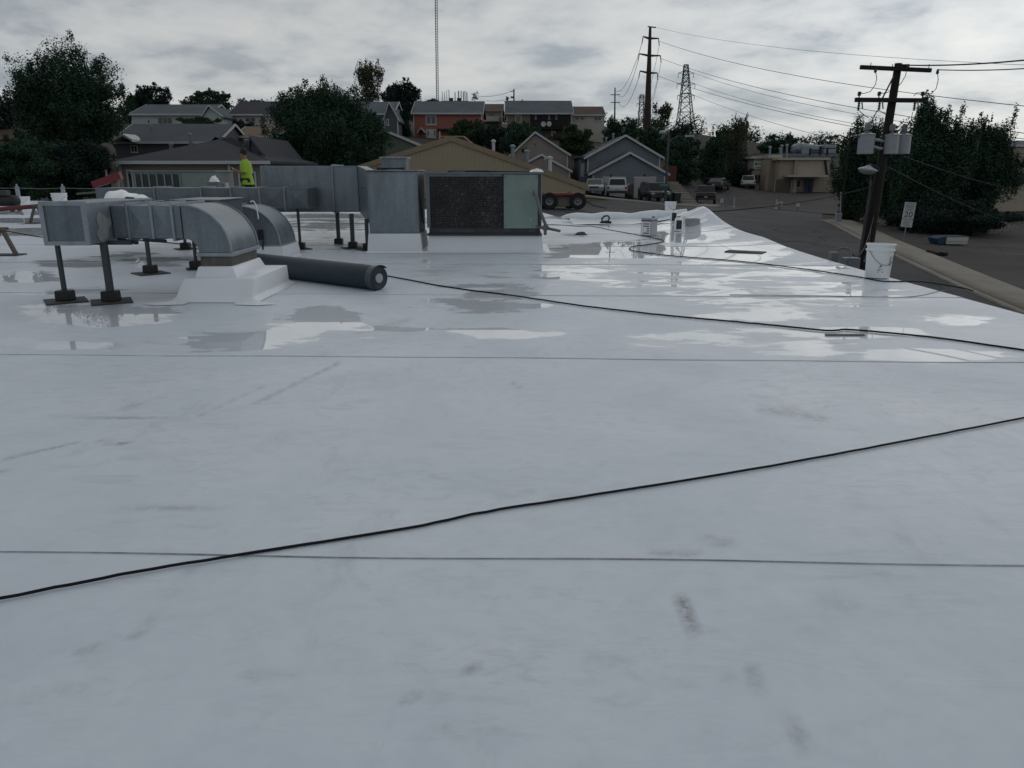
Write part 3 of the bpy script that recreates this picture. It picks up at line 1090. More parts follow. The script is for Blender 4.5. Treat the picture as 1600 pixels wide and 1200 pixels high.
q = MB(); q.box(p0.x, p1.x, 15.4, 15.9, 0.25, p1.z - 0.02); q.build('vent_body', galv, gb, bevel=0.008)
q = MB(); q.box(p0.x - 0.03, p1.x + 0.03, 15.37, 15.93, p1.z - 0.019, p1.z + 0.015); q.build('vent_lid', duct_seam, gb)
q = MB(); q.box(p0.x + 0.02, p1.x - 0.02, 15.42, 15.88, 0.002, 0.249); q.build('curb', white_mem, gb)

# --- the rooftop air conditioner
hv_green = mat('faded_green_paint', (0.195, 0.265, 0.245), 0.5, var=0.12, scale=1.6, grime=0.2)
hv_dark = mat('dark_steel', (0.045, 0.05, 0.055), 0.5, 0.3, var=0.3)
ac = thing('rooftop_air_conditioner', 'rooftop air conditioner with black dirty coil grille and pale green panel', 'air conditioner', (-0.44, 12.8, 0))
X0, X1, YF, YB = -1.335, 0.462, 12.2, 13.55
curb(ac, X0 + 0.02, X1 + 0.01, YF + 0.03, YB, 0.262, 0.14)
q = MB()
q.box(X0, X1 + 0.01, YF - 0.02, YB, 0.263, 0.295)
q.box(X0 + 0.03, X1 - 0.02, YF + 0.01, YB - 0.02, 0.296, 0.385)
rail = q.build('base_rail', hv_dark, ac)
for a, b in ((688, 742), (786, 798), (826, 836)):
    q = MB()
    xa, xb = (a - 800) / FPX * 12.07, (b - 800) / FPX * 12.07
    q.box(xa, xb, YF - 0.012, YF + 0.009, 0.312, 0.372)
    q.build('rail_plate', post_steel, rail, origin=parent_loc(ac))
q = MB(); q.box(X0 + 0.01, X1, YF + 0.03, YB - 0.02, 0.386, 1.20); q.build('cabinet', hv_green, ac)
q = MB()
q.box(X0, X0 + 0.055, YF - 0.005, YF + 0.029, 0.386, 1.20)
q.box(X0 + 0.056, X1 - 0.62, YF - 0.005, YF + 0.029, 1.165, 1.20)
q.build('corner_post', galv_dark, ac)
q = MB(); q.box(X0 - 0.02, X1 + 0.02, YF - 0.03, YB + 0.02, 1.201, 1.228); q.build('top_cover', galv_dark, ac, bevel=0.004)
# coil: dark core behind a lattice of fins, with fluff stuck in it
coil_core = mat('coil_core', (0.012, 0.012, 0.014), 0.7, var=0.4, scale=6)
coil_fin = mat('coil_fin', (0.048, 0.051, 0.055), 0.6, 0.2, var=0.5, scale=3, grime=0.4)
lint = mat('lint', (0.15, 0.145, 0.13), 0.9, var=0.5)
cx0, cx1, cz0, cz1 = X0 + 0.058, (787 - 800) / FPX * 12.07, 0.392, 1.162
q = MB(); q.box(cx0, cx1, YF + 0.012, YF + 0.0295, cz0, cz1); coil = q.build('coil', coil_core, ac)
q = MB()
nz = 30
for i in range(nz + 1):
    z = cz0 + (cz1 - cz0) * i / nz
    q.box(cx0, cx1, YF + 0.001, YF + 0.011, z - 0.004, z + 0.004)
nx = 46
for i in range(nx + 1):
    x = cx0 + (cx1 - cx0) * i / nx
    q.box(x - 0.0022, x + 0.0022, YF - 0.0015, YF + 0.0005, cz0, cz1)
g_ = q.build('coil_guard', coil_fin, coil, origin=parent_loc(ac)); g_['kind'] = 'stuff'
q = MB()
rr = random.Random(3)
for i in range(900):
    t = rr.random()
    x = cx0 + (cx1 - cx0) * (rr.gauss(0.80, 0.11) if t < 0.62 else rr.random())
    if not cx0 + 0.02 < x < cx1 - 0.02:
        continue
    z = cz0 + (cz1 - cz0) * rr.random()
    s_ = rr.uniform(0.003, 0.011)
    q.cbox((x, YF - 0.004, z), (s_ * rr.uniform(0.5, 1), 0.005, s_ * rr.uniform(0.6, 2.2)), Matrix.Rotation(rr.uniform(-1, 1), 3, 'Y'))
g_ = q.build('lint_fluff', lint, coil, origin=parent_loc(ac)); g_['kind'] = 'stuff'
q = MB(); q.box(cx1 + 0.004, X1 - 0.06, YF - 0.008, YF + 0.029, 0.375, 1.195); gp = q.build('access_panel', hv_green, ac, bevel=0.004)
q = MB(); q.box(0.285, 0.305, YF - 0.0105, YF - 0.0085, 0.50, 0.525); q.build('sticker', trim_white, gp, origin=parent_loc(ac))
q = MB()
for z in (0.42, 0.79, 1.15):
    for x in (cx1 + 0.03, X1 - 0.085):
        q.lathe([(0.008, 0), (0.008, 0.006)], 8, Matrix.Translation((x, YF - 0.0085, z)) @ Matrix.Rotation(R(90), 4, 'X'))
q.build('screw', hv_dark, gp, origin=parent_loc(ac))
q = MB(); q.box(X1 - 0.058, X1 - 0.012, YF - 0.004, YF + 0.029, 0.39, 1.20); q.build('corner_post', hv_dark, ac)
q = MB(); q.box(X1 - 0.011, X1 + 0.004, YF - 0.006, YF + 0.03, 0.39, 1.205); q.build('corner_trim', galv, ac)
conduit_m = mat('grey_conduit', (0.13, 0.135, 0.13), 0.55, var=0.2)
q = MB(); q.tube([at(835, 304, 12.15), at(834, 300, 12.10), at(837, 303, 12.05), at(841, 318, 12.02), at(846, 335, 12.0), at(852, 350, 12.0), at(856, 356, 12.02)], 0.026, 10); q.build('flexible_conduit', conduit_m, ac, smooth=True)
q = MB(); q.tube([at(840, 355, 12.2), at(856, 357, 12.02), at(875, 361, 11.9)], 0.022, 10); q.tube([at(852, 349, 12.05), at(852, 367, 12.0)], 0.026, 8); q.cbox(at(852, 356, 12.03), (0.09, 0.09, 0.07)); q.build('gas_pipe', conduit_m, ac, smooth=True)
q = MB()
q.tube([at(700, 268, 12.6) + Vector((0, 0, 0)), at(760, 268, 12.4), at(838, 269, 12.3)], 0.012, 6)
q.build('top_cable', black_rubber, ac)
q = MB(); q.box(*[f for f in (-0.95, -0.35)], 12.5, 13.2, 1.229, 1.262); q.build('fan_deck', galv_dark, ac, bevel=0.004)
t = thing('plastic_rag', 'crumpled white plastic lying on the air conditioner corner', 'rag', (0.38, 12.35, 1.23))
def crumple(name, m, parent, c, size, seed, n=9, local=None):
    r_ = np.random.default_rng(seed)
    u = np.linspace(-1, 1, n)
    XX, YY = np.meshgrid(u, u)
    base = np.clip(1 - (XX ** 2 + YY ** 2) * 0.6, 0, 1)
    ZZ = base * size[2] * (0.45 + 0.55 * r_.random(XX.shape)) + 0.004
    ZZ[0], ZZ[-1], ZZ[:, 0], ZZ[:, -1] = 0.002, 0.002, 0.002, 0.002
    XX = XX * size[0] / 2 + r_.normal(0, size[0] * 0.03, XX.shape)
    YY = YY * size[1] / 2 + r_.normal(0, size[1] * 0.03, XX.shape)
    o = grid_mesh(name, XX, YY, ZZ, m, parent, smooth=False)
    o.location = Vector(c) - (parent_loc(parent) if parent else Vector((0, 0, 0)))
    return o
crumple('rag_sheet', white_plastic, t, (0.38, 12.33, 1.23), (0.22, 0.2, 0.06), 5)

# tool laid on the lid of the plenum
t = thing('hand_tool', 'black tool lying on the lid of the tall plenum', 'tool', (-1.9, 12.35, 1.262))
q = MB(); q.tube([(-2.02, 12.30, 1.285), (-1.80, 12.28, 1.285), (-1.66, 12.26, 1.285)], [0.016, 0.012, 0.02], 8); q.build('handle', black_rubber, t, smooth=True)
q = MB(); q.cbox((-2.03, 12.34, 1.282), (0.16, 0.1, 0.035)); q.build('tool_head', black_rubber, t, bevel=0.01)

# --- the roll of dark membrane
roll_m = mat('charcoal_membrane', (0.014, 0.030, 0.047), 0.5, var=0.18, scale=1.2, bump=0.2, bscale=8)
roll_edge = mat('charcoal_membrane_edge', (0.09, 0.11, 0.13), 0.6, var=0.4, scale=10)
e1, e0 = G(590, 456), G(392, 428)
rl = thing('membrane_roll', 'thick roll of charcoal roofing membrane on the white roof', 'membrane roll', (e1.x, e1.y, 0))
ax = (Vector((e0.x, e0.y + 0.06, 0.128)) - Vector((e1.x, e1.y + 0.10, 0.132)))
c1 = Vector((e1.x, e1.y + 0.10, 0.132))
L = ax.length
zq = (ax.normalized()).to_track_quat('Z', 'Y').to_matrix().to_4x4()
Mr = Matrix.Translation(c1) @ zq
prof = [(0.127, 0.0), (0.13, 0.02), (0.131, L * 0.3), (0.129, L * 0.6), (0.130, L)]
q = MB(); q.lathe(prof, 40, Mr); q.build('wound_sheet', roll_m, rl, smooth=True)
q = MB()
sp = []
for i in range(150):                                  # spiral edge of the winding
    a = i * 0.21
    r_ = 0.126 - 0.0023 * a
    if r_ < 0.052: break
    sp.append(Mr @ Vector((r_ * math.cos(a), r_ * math.sin(a), -0.004)))
q.tube(sp, 0.0026, 5)
q.build('spiral_edge', roll_edge, rl)
q = MB(); q.lathe([(0.05, -0.012), (0.05, 0.02)], 24, Mr); q.build('core_tube', mat('core_card', (0.36, 0.37, 0.38), 0.7), rl, smooth=True)
q = MB()                                              # loose outer wrap that lifts off the end
lp = []
for i in range(25):
    a = R(-80 + i * 9)
    lp.append((Vector((0.141 * math.cos(a), 0.141 * math.sin(a), -0.03)), Vector((0.133 * math.cos(a), 0.133 * math.sin(a), 0.07))))
q.add([Mr @ p for pr in lp for p in pr], [(2 * i, 2 * i + 2, 2 * i + 3, 2 * i + 1) for i in range(24)])
clear_m = mat('wrap_film', (0.05, 0.062, 0.075), 0.3)
q.build('wrapper', clear_m, rl, smooth=True)

# --- smaller things lying on the ducts
t = thing('folded_sheet', 'folded white plastic sheet lying on the near duct', 'plastic sheet', (-3.95, 8.6, 0.955))
p = at(184, 300, 8.55); p2 = at(217, 303, 8.55)
q = MB()
n_u, n_v = 22, 9
XX, YY = np.meshgrid(np.linspace(p.x - 0.04, p2.x + 0.03, n_u), np.linspace(8.25, 8.8, n_v))
fx_ = (XX - p.x) / (p2.x - p.x)
ZZ = 0.925 + (0.105 - 0.055 * fx_) * np.clip(1 - np.abs((YY - 8.52) / 0.27) ** 4, 0, 1) * np.clip(np.minimum(fx_ + 0.16, 1.12 - fx_) * 9, 0.04, 1) + 0.008 * np.sin(XX * 31 + YY * 17) + 0.006 * np.sin(XX * 57)
grid_mesh('sheet_fold', XX - t.location.x, YY - t.location.y, ZZ - t.location.z, white_plastic, t)
t = thing('roller_pole', 'long black roller pole resting across the near duct tops', 'pole', (-3.6, 8.2, 0.93))
q = MB(); q.tube([at(130, 311, 8.1), at(185, 313, 8.15), at(230, 316, 8.2), at(320, 319, 8.2)], 0.014, 8); q.build('pole_shaft', black_rubber, t, smooth=True)
q = MB(); q.tube([at(197, 311, 8.1), at(209, 312, 8.1)], 0.026, 10); q.build('grip', mat('blue_grip', (0.02, 0.05, 0.10), 0.5), t, smooth=True)

# duct lids between the two elbows: low flat-topped box sections
d5 = thing('roof_duct', 'flat-topped duct box behind the near elbow with pale lid', 'duct', (-4.6, 9.9, 0))
a, b = at(268, 311, 9.6), at(338, 311, 9.6)
q = MB(); q.box(a.x, b.x, 9.6, 10.5, 0.42, 0.885); q.build('duct_section', galv_dark, d5, bevel=0.006)
q = MB(); q.box(a.x - 0.02, b.x + 0.02, 9.58, 10.52, 0.886, 0.90); q.build('lid', galv, d5, bevel=0.003)
for x in (a.x + 0.05, b.x - 0.05):
    duct_post(d5, x, 10.0, 0.42, 0.018, 0.25)
# ================================================================ loose things on the roof
def cable(name, label, pts, r, m=None, cat='cable', z=None, n=6, dense=6, wob=0.0):
    P = []
    for p in pts:
        g = G(p[0], p[1], r)
        P.append(Vector((g.x, g.y, r + 0.004 + float(mound(g.x, g.y)) + (p[2] if len(p) > 2 else 0))))
    out = []
    Q = [2 * P[0] - P[1]] + P + [2 * P[-1] - P[-2]]
    for i in range(len(P) - 1):
        p0, p1, p2, p3 = Q[i], Q[i + 1], Q[i + 2], Q[i + 3]
        for k in range(dense):
            f = k / dense
            out.append(0.5 * (2 * p1 + (p2 - p0) * f + (2 * p0 - 5 * p1 + 4 * p2 - p3) * f * f + (3 * p1 - p0 - 3 * p2 + p3) * f ** 3))
    out.append(P[-1])
    rr = random.Random(len(pts))
    for i, p in enumerate(out):
        p.x += rr.gauss(0, wob); p.y += rr.gauss(0, wob)
    q = MB(); q.tube(out, r, 8)
    return tag(q.build(name, m or black_rubber, smooth=True, origin=out[0]), label, cat)


cord_m = mat('cord_sheath', (0.010, 0.012, 0.016), 0.7, var=0.25, spec=0.15)
cable('extension_lead', 'black cord crossing the dry foreground of the roof diagonally',
      [(-220, 980), (0, 937), (160, 905), (320, 877), (480, 852), (640, 826), (760, 801), (900, 779), (1100, 747), (1300, 712), (1450, 683), (1600, 654), (1820, 612)], 0.0052, cord_m, 'cord', wob=0.0015)
cable('extension_lead', 'long dark cord running from the membrane roll to the right eave',
      [(560, 424), (608, 432), (700, 449), (800, 462), (900, 477), (1000, 489), (1100, 499), (1200, 508), (1290, 517), (1330, 516), (1450, 527), (1600, 548), (1760, 574)], 0.0072, cord_m, 'cord', wob=0.004)
cable('extension_lead', 'thin dark cord looping by the square can towards the white bucket',
      [(852, 351), (880, 352), (905, 354), (925, 354), (960, 361), (1000, 368), (1030, 374), (1036, 378), (1015, 382), (990, 385), (984, 389), (995, 393), (1050, 400), (1150, 408), (1250, 420), (1340, 433), (1380, 440), (1440, 441), (1500, 450), (1520, 455)], 0.0072, cord_m, 'cord', wob=0.003)
cable('extension_lead', 'thin dark cord trailing left under the duct posts',
      [(-60, 350), (20, 363), (60, 370), (85, 371), (150, 372), (220, 376), (300, 383), (330, 388)], 0.009, cord_m, 'cord')
cable('wire', 'thin grey wire looping along the right eave', [(1140, 461), (1300, 463), (1400, 465), (1440, 462), (1470, 455), (1500, 453), (1540, 463), (1570, 480)], 0.003, conduit_m, 'wire')


def bucket(name, label, c, h=0.37, r0=0.135, r1=0.152, lean=(0, 0), lid=False, rz=0.0, m=None, group=None, prints=True):
    t = thing(name, label, 'bucket', c, rz, group)
    q = MB()
    q.lathe([(r0 * 0.96, 0.0), (r0, 0.008), (r1 * 0.975, h * 0.80), (r1 * 1.075, h * 0.802), (r1 * 1.075, h * 0.835), (r1 * 0.98, h * 0.838), (r1, h * 0.965), (r1 * 1.075, h * 0.955), (r1 * 1.075, h), (r1 * 0.96, h), (r1 * 0.95, h * 0.9), (r0 * 0.93, 0.02)], 36)
    o = q.build('shell', m or white_plastic, t, smooth=True, local=True)
    q = MB()
    q.tube([(r1 * 1.02 * math.cos(a), r1 * 1.02 * math.sin(a) - 0.012, h * 0.80 - 0.16 * math.sin((a + 2.9) / 2.7 * math.pi) ) for a in [-2.9 + i * 2.7 / 14 for i in range(15)]], 0.0028, 6)
    q.build('bail_handle', wire_m, t, local=True)
    if prints:
        q = MB()
        rr = random.Random(5)
        def patch(a0, a1, z0, z1):
            rad = lambda z: r0 + (r1 * 0.975 - r0) * z / (h * 0.8) + 0.0012
            q.add([(rad(z) * math.cos(a), rad(z) * math.sin(a), z) for a, z in ((a0, z0), (a1, z0), (a1, z1), (a0, z1))], [(0, 1, 2, 3)])
        for k in range(7):                       # small column of print to the right
            a = -1.15
            for j in range(3):
                a0 = a + j * 0.085
                patch(a0, a0 + rr.uniform(0.03, 0.07), h * (0.38 + k * 0.04), h * (0.405 + k * 0.04))
        patch(-2.05, -1.62, h * 0.17, h * 0.20)
        for k in range(3):
            patch(-2.05 + 0.03 * k, -2.05 + rr.uniform(0.2, 0.42), h * (0.23 + k * 0.035), h * (0.248 + k * 0.035))
        patch(-1.93, -1.75, h * 0.345, h * 0.385)
        q.build('print', mat('label_ink', (0.05, 0.06, 0.075), 0.5), t, local=True)
    if lid:
        q = MB(); q.lathe([(r1 * 1.06, h + 0.001), (r1 * 1.06, h + 0.018), (r1 * 0.9, h + 0.02)], 32); q.build('lid', m or white_plastic, t, smooth=True, local=True)
    t.rotation_euler = (lean[0], lean[1], rz)
    return t


g = G(1378, 437)
bucket('bucket', 'big white pail with printed label near the right eave', (g.x, g.y + 0.13, 0.012), 0.395, lean=(R(-1), R(0.8)))
p = at(1047, 333, 21.2)
bucket('bucket', 'far white pail standing behind the rolled membrane fold', (p.x, 21.2, 0.06), 0.42, rz=0.7)

# square adhesive can
can_m = mat('tin_grey', (0.33, 0.36, 0.39), 0.4, 0.2, var=0.1)
g = G(1016, 370)
t = thing('square_can', 'square adhesive can with dark top band beside the cord loop', 'can', (g.x, g.y + 0.17, 0.008), R(48))
q = MB(); q.box(-0.12, 0.12, -0.12, 0.12, 0, 0.355); q.build('can_body', can_m, t, bevel=0.012, local=True)
q = MB(); q.box(-0.122, 0.122, -0.122, 0.122, 0.285, 0.318); q.build('band', mat('band_ink', (0.03, 0.035, 0.045), 0.5), t, local=True, bevel=0.01)
q = MB(); q.box(-0.1235, -0.1205, -0.10, 0.10, 0.02, 0.275); q.build('label_panel', white_plastic, t, local=True)
q = MB()
rr = random.Random(2)
for k in range(5):
    z = 0.24 - k * 0.045
    q.box(-0.1255, -0.1237, -0.08, -0.08 + rr.uniform(0.05, 0.15), z - 0.012, z + 0.008)
q.build('print', mat('label_ink', (0.05, 0.06, 0.075), 0.5), t, local=True)
q = MB(); q.lathe([(0.03, 0.355), (0.03, 0.375), (0.02, 0.378)], 16, Matrix.Translation((0.06, -0.05, 0))); q.build('cap', black_rubber, t, local=True)


def jug(label, u, v, h, r):
    g = G(u, v, 0.05)
    t = thing('jug', label, 'jug', (g.x, g.y + r, float(mound(g.x, g.y)) + 0.008))
    q = MB(); q.lathe([(r * 0.9, 0), (r, 0.01), (r, h * 0.78), (r * 0.8, h * 0.86), (r * 0.35, h * 0.92), (r * 0.35, h * 0.97)], 24); q.build('shell', white_plastic, t, smooth=True, local=True)
    q = MB(); q.lathe([(r * 0.42, h * 0.955), (r * 0.42, h)], 14); q.build('cap', black_rubber, t, local=True)
    q = MB()
    for k in range(8):
        a0, a1 = R(-135 + k * 11), R(-135 + (k + 1) * 11)
        q.add([((r + 0.0015) * math.cos(a), (r + 0.0015) * math.sin(a), z) for a, z in ((a0, h * 0.12), (a1, h * 0.12), (a1, h * 0.74), (a0, h * 0.74))], [(0, 1, 2, 3)])
    q.build('label_panel', mat('black_label', (0.02, 0.02, 0.026), 0.4), t, local=True)
    return t


jug('white jug with black label, farther of the two by the puddle', 1053, 352, 0.30, 0.075)
jug('white jug with black label, nearer of the two by the puddle', 1061, 360, 0.30, 0.085)
g = G(1083, 360)
bucket('tub', 'pale grey plastic tub standing in the puddle beside the jugs', (g.x, g.y + 0.12, 0.008), 0.24, 0.15, 0.165, m=mat('grey_plastic', (0.33, 0.36, 0.38), 0.4, var=0.06), prints=False)
g = G(1069, 357)
t = thing('paper_roll', 'upright white paper roll between the jugs and the tub', 'roll', (g.x, g.y + 0.06, 0.008))
q = MB(); q.lathe([(0.06, 0), (0.062, 0.01), (0.062, 0.25), (0.03, 0.252), (0.03, 0.2)], 24); q.build('paper', white_plastic, t, smooth=True, local=True)
q = MB(); q.lathe([(0.028, 0.19), (0.028, 0.255)], 16); q.build('core_tube', wood_grey, t, local=True)

# looped black hand tool and the black weight it lies on
g = G(940, 346)
t = thing('hand_tool', 'black looped hand tool in front of the rolled fold', 'tool', (g.x, 19.6, 0.0))
q = MB()
q.prism([(-0.15, 0.004), (0.13, 0.004), (0.16, 0.05), (0.02, 0.075), (-0.12, 0.05)], 'y', -0.09, 0.09)
q.build('tool_body', black_rubber, t, local=True, bevel=0.015)
q = MB(); q.tube([(-0.08, 0, 0.05), (-0.09, 0, 0.12), (-0.03, 0, 0.18), (0.06, 0, 0.19), (0.10, 0, 0.14), (0.07, 0, 0.07)], 0.022, 8); q.build('handle', black_rubber, t, local=True, smooth=True)

# rolled fold of slack membrane along the back edge
fl = thing('membrane_fold', 'long rolled fold of white membrane along the back roof edge', 'membrane', (1.4, 20.3, 0))
P, rs = [], []
for i in range(26):
    f = i / 25
    x = 1.30 + f * 3.2
    P.append(Vector((x, 20.35 - 0.25 * f + 0.03 * math.sin(i), 0.10 + 0.05 * f + 0.02 * math.sin(i * 0.8) + (0.10 * max(0, f - 0.6) / 0.4))))
    rs.append((0.035 + 0.085 * min(1, i / 3)) * (1 - 0.35 * max(0, f - 0.75) / 0.25) + 0.006 * math.sin(i * 1.7))
q = MB(); q.tube(P, rs, 14); q.build('fold', white_mem, fl, smooth=True)
q = MB()
XX, YY = np.meshgrid(np.linspace(1.5, 4.4, 40), np.linspace(18.9, 20.3, 14))
ZZ = 0.012 + mound(XX, YY) + 0.10 * np.clip((YY - 19.6) / 0.7, 0, 1) ** 2 + 0.012 * np.sin(XX * 4 + YY * 2)
grid_mesh('flap', XX, YY, ZZ, white_mem, fl).location = -fl.location

# scraps
t = crumple('rag', mat('dark_rag', (0.06, 0.06, 0.058), 0.9, var=0.4), None, tuple(G(908, 367)), (0.24, 0.16, 0.07), 8)
tag(t, 'crumpled dark rag on the roof right of the air conditioner', 'rag')
g0, g1 = G(1136, 393), G(1194, 396)
t = thing('board', 'flat black board lying in the bright puddle', 'board', (g0.x, g0.y, 0))
q = MB(); q.bar((g0.x, g0.y, 0.012), (g1.x, g1.y, 0.012), 0.30, 0.012); q.build('sheet', dark_mat, t)
q = MB(); q.bar((g0.x + 0.1, g0.y, 0.0205), (g1.x - 0.1, g1.y, 0.0205), 0.05, 0.004); q.build('strip', black_rubber, t)
g = G(1300, 520)
t = thing('board', 'thin grey batten lying under the long cord', 'board', (g.x, g.y, 0))
q = MB(); q.bar(G(1290, 523, 0.008), G(1350, 523, 0.008), 0.03, 0.012); q.build('sheet', conduit_m, t)

# conduit boxes strapped outside the right eave
t = thing('conduit_box', 'grey electrical boxes and bent conduit just outside the right eave', 'electrical box', (4.9, 11.3, -0.3))
a = at(1303, 396, 11.3)
q = MB(); q.box(a.x - 0.055, a.x + 0.055, 11.25, 11.37, -0.05, 0.095); q.build('box_body', conduit_m, t, bevel=0.008)
b = at(1331, 402, 11.0)
q = MB(); q.box(b.x - 0.11, b.x + 0.11, 10.95, 11.09, -0.35, 0.045); q.build('box_body', galv_dark, t, bevel=0.008)
q = MB(); q.tube([a + Vector((0.05, 0, 0.06)), a + Vector((0.12, -0.03, 0.085)), a + Vector((0.19, -0.06, 0.07)), a + Vector((0.21, -0.1, -0.02)), a + Vector((0.2, -0.15, -0.1))], 0.017, 8)
q.tube([a + Vector((0, 0, -0.05)), a + Vector((0, 0, -0.6))], 0.02, 8); q.build('conduit', conduit_m, t, smooth=True)
q = MB(); q.box(4.741, a.x + 0.05, 11.28, 11.34, -0.22, -0.18); q.box(4.741, b.x + 0.05, 10.99, 11.05, -0.24, -0.20); q.build('bracket', post_steel, t)

# ================================================================ left part of the roof
def a_frame(label, u, v, h, w=0.34, pad=True):
    g = G(u, v)
    t = thing('pipe_support', label, 'pipe support', (g.x, g.y, 0), 0, 'timber supports for the red pipe')
    for s_ in (-1, 1):
        q = MB(); q.bar((s_ * w / 2, 0, 0.02), (s_ * 0.03, 0, h), 0.05, 0.05, (0, 1, 0)); q.build('leg', wood_grey, t, local=True)
    q = MB(); q.cbox((0, 0, h + 0.02), (0.16, 0.14, 0.04)); q.build('saddle', wood_grey, t, local=True)
    q = MB(); q.box(-w * 0.65, w * 0.75, -0.14, 0.14, 0.003, 0.018); q.build('pad', dark_mat, t, local=True)


a_frame('grey timber A-frame pipe support at the left picture edge', 8, 399, 0.38)
a_frame('farther grey timber A-frame carrying the red pipe', 60, 349, 0.42, 0.4)
red_pipe = mat('red_primer', (0.115, 0.028, 0.026), 0.6, var=0.2)
t = thing('red_pipe', 'dull red pipe lying on the farther A-frame', 'pipe', (-12.4, 19.6, 0.48))
q = MB(); q.tube([at(-70, 331, 19.4), at(0, 327, 19.6), at(60, 322, 19.7), at(82, 320.5, 19.75)], 0.055, 12); q.build('pipe', red_pipe, t, smooth=True)
g = G(38, 322)
bucket('tub', 'white tub with dark band beyond the red pipe', (g.x, g.y, 0.0), 0.36, 0.2, 0.23, prints=False)
# warning-line stanchions and rope
for u, lab in ((29, 'left warning line stanchion with base at the far roof edge'), (100, 'right warning line stanchion with base at the far roof edge')):
    p = at(u, 308, 31)
    t = thing('stanchion', lab, 'stanchion', (p.x, 31, 0), 0, 'warning line stanchions')
    top = at(u, 289, 31).z
    q = MB(); q.box(-0.06, 0.06, -0.06, 0.06, 0.03, top - 0.06); q.build('post', xfm_grey, t, local=True, bevel=0.01)
    q = MB(); q.lathe([(0.03, top - 0.06), (0.035, top), (0.02, top + 0.04)], 10); q.build('finial', xfm_grey, t, local=True)
    q = MB(); q.box(-0.18, 0.18, -0.18, 0.18, 0.0, 0.03); q.build('base', dark_mat, t, local=True)
q = MB(); q.tube([at(-60, 294, 31), at(29, 294, 30.95), at(65, 295, 30.95), at(100, 294, 30.95), at(150, 295, 31.2)], 0.014, 6)
tag(q.build('warning_rope', conduit_m, origin=at(29, 294, 31), smooth=True), 'pale rope strung between the two stanchions', 'rope')
p = at(92, 304, 27)
bucket('bucket', 'white pail with wire handle below the right stanchion', (p.x, 27, 0.0), p.z + 0.05, 0.2, 0.24, prints=False)
t = thing('compressor', 'black machine on small wheels at the far left roof edge', 'machine', (at(8, 312, 26).x, 26, 0))
q = MB(); M_ = Matrix.Translation((0, 0, 0.34)) @ Matrix.Rotation(R(90), 4, 'Y')
q.lathe([(0.05, -0.5), (0.17, -0.45), (0.18, 0.4), (0.06, 0.47)], 20, M_); q.build('tank', black_rubber, t, local=True, smooth=True)
q = MB(); q.box(-0.25, 0.15, -0.12, 0.12, 0.5, 0.68); q.build('motor', hv_dark, t, local=True, bevel=0.02)
for s_ in (-1, 1):
    q = MB(); q.lathe([(0.1, -0.03), (0.1, 0.03)], 18, Matrix.Translation((0.3, s_ * 0.2, 0.104)) @ Matrix.Rotation(R(90), 4, 'X')); q.build('wheel', black_rubber, t, local=True)
q = MB(); q.box(-0.42, -0.34, -0.1, 0.1, 0.004, 0.2); q.build('foot', hv_dark, t, local=True)
# tilted red beam with a post (material hoist)
h_ = thing('hoist_beam', 'tilted dark red hoist beam at the back of the roof', 'hoist', (at(176, 308, 26).x, 26, 0))
q = MB(); q.bar(at(146, 289, 26), at(189, 274, 26), 0.18, 0.22); q.build('beam', mat('hoist_red', (0.14, 0.016, 0.022), 0.5), h_)
q = MB(); q.bar(Vector((at(176, 300, 26).x, 26.15, 0.0)), Vector((at(177, 281, 26).x, 26.15, at(177, 281, 26).z)), 0.22, 0.2); q.build('post', wood_grey, h_)
q = MB(); q.tube([at(120, 303, 26), at(176, 298, 26.1)], 0.03, 8); q.build('brace', wood_grey, h_)

# second rooftop unit, pale green with dark louvred panels, far left
u2 = thing('rooftop_air_conditioner', 'pale green rooftop unit with six dark louvre panels at the back', 'air conditioner', (at(270, 320, 21).x, 21.5, 0))
Y2 = 21.0
a, b = at(207, 268, Y2), at(335, 268, Y2)
zt = at(270, 267, Y2).z
hv_green2 = mat('pale_green_paint', (0.15, 0.175, 0.165), 0.5, var=0.1, grime=0.2)
q = MB(); q.box(a.x, b.x, Y2 + 0.03, Y2 + 1.4, 0.25, zt - 0.03); q.build('cabinet', hv_green2, u2, bevel=0.01)
q = MB(); q.box(a.x - 0.03, b.x + 0.03, Y2, Y2 + 1.45, zt - 0.029, zt + 0.01); q.build('top_cover', hv_green2, u2, bevel=0.015)
curb(u2, a.x + 0.05, b.x - 0.05, Y2 + 0.05, Y2 + 1.35, 0.25, 0.1)
lou = mat('louvre_dark', (0.018, 0.026, 0.03), 0.4, var=0.2)
xs_ = [at(u, 280, Y2).x for u in (211, 221.5, 233, 245, 257, 269, 281)]
for i in range(6):
    pn = MB(); pn.box(xs_[i] + 0.02, xs_[i + 1] - 0.02, Y2 + 0.012, Y2 + 0.029, 0.32, zt - 0.08); pn = pn.build('louvre_panel', lou, u2)
    q = MB()
    for k in range(9):
        z = 0.36 + k * (zt - 0.46) / 9
        q.add([(xs_[i] + 0.03, Y2 + 0.0105, z), (xs_[i + 1] - 0.03, Y2 + 0.0105, z), (xs_[i + 1] - 0.03, Y2 - 0.006, z + 0.05), (xs_[i] + 0.03, Y2 - 0.006, z + 0.05)], [(0, 1, 2, 3)])
    q.build('slat', lou, pn, origin=parent_loc(u2))
for i in range(7):
    q = MB(); q.box(xs_[i] - 0.018, xs_[i] + 0.018, Y2 - 0.008, Y2 + 0.029, 0.30, zt - 0.05); q.build('mullion', hv_green2, u2)
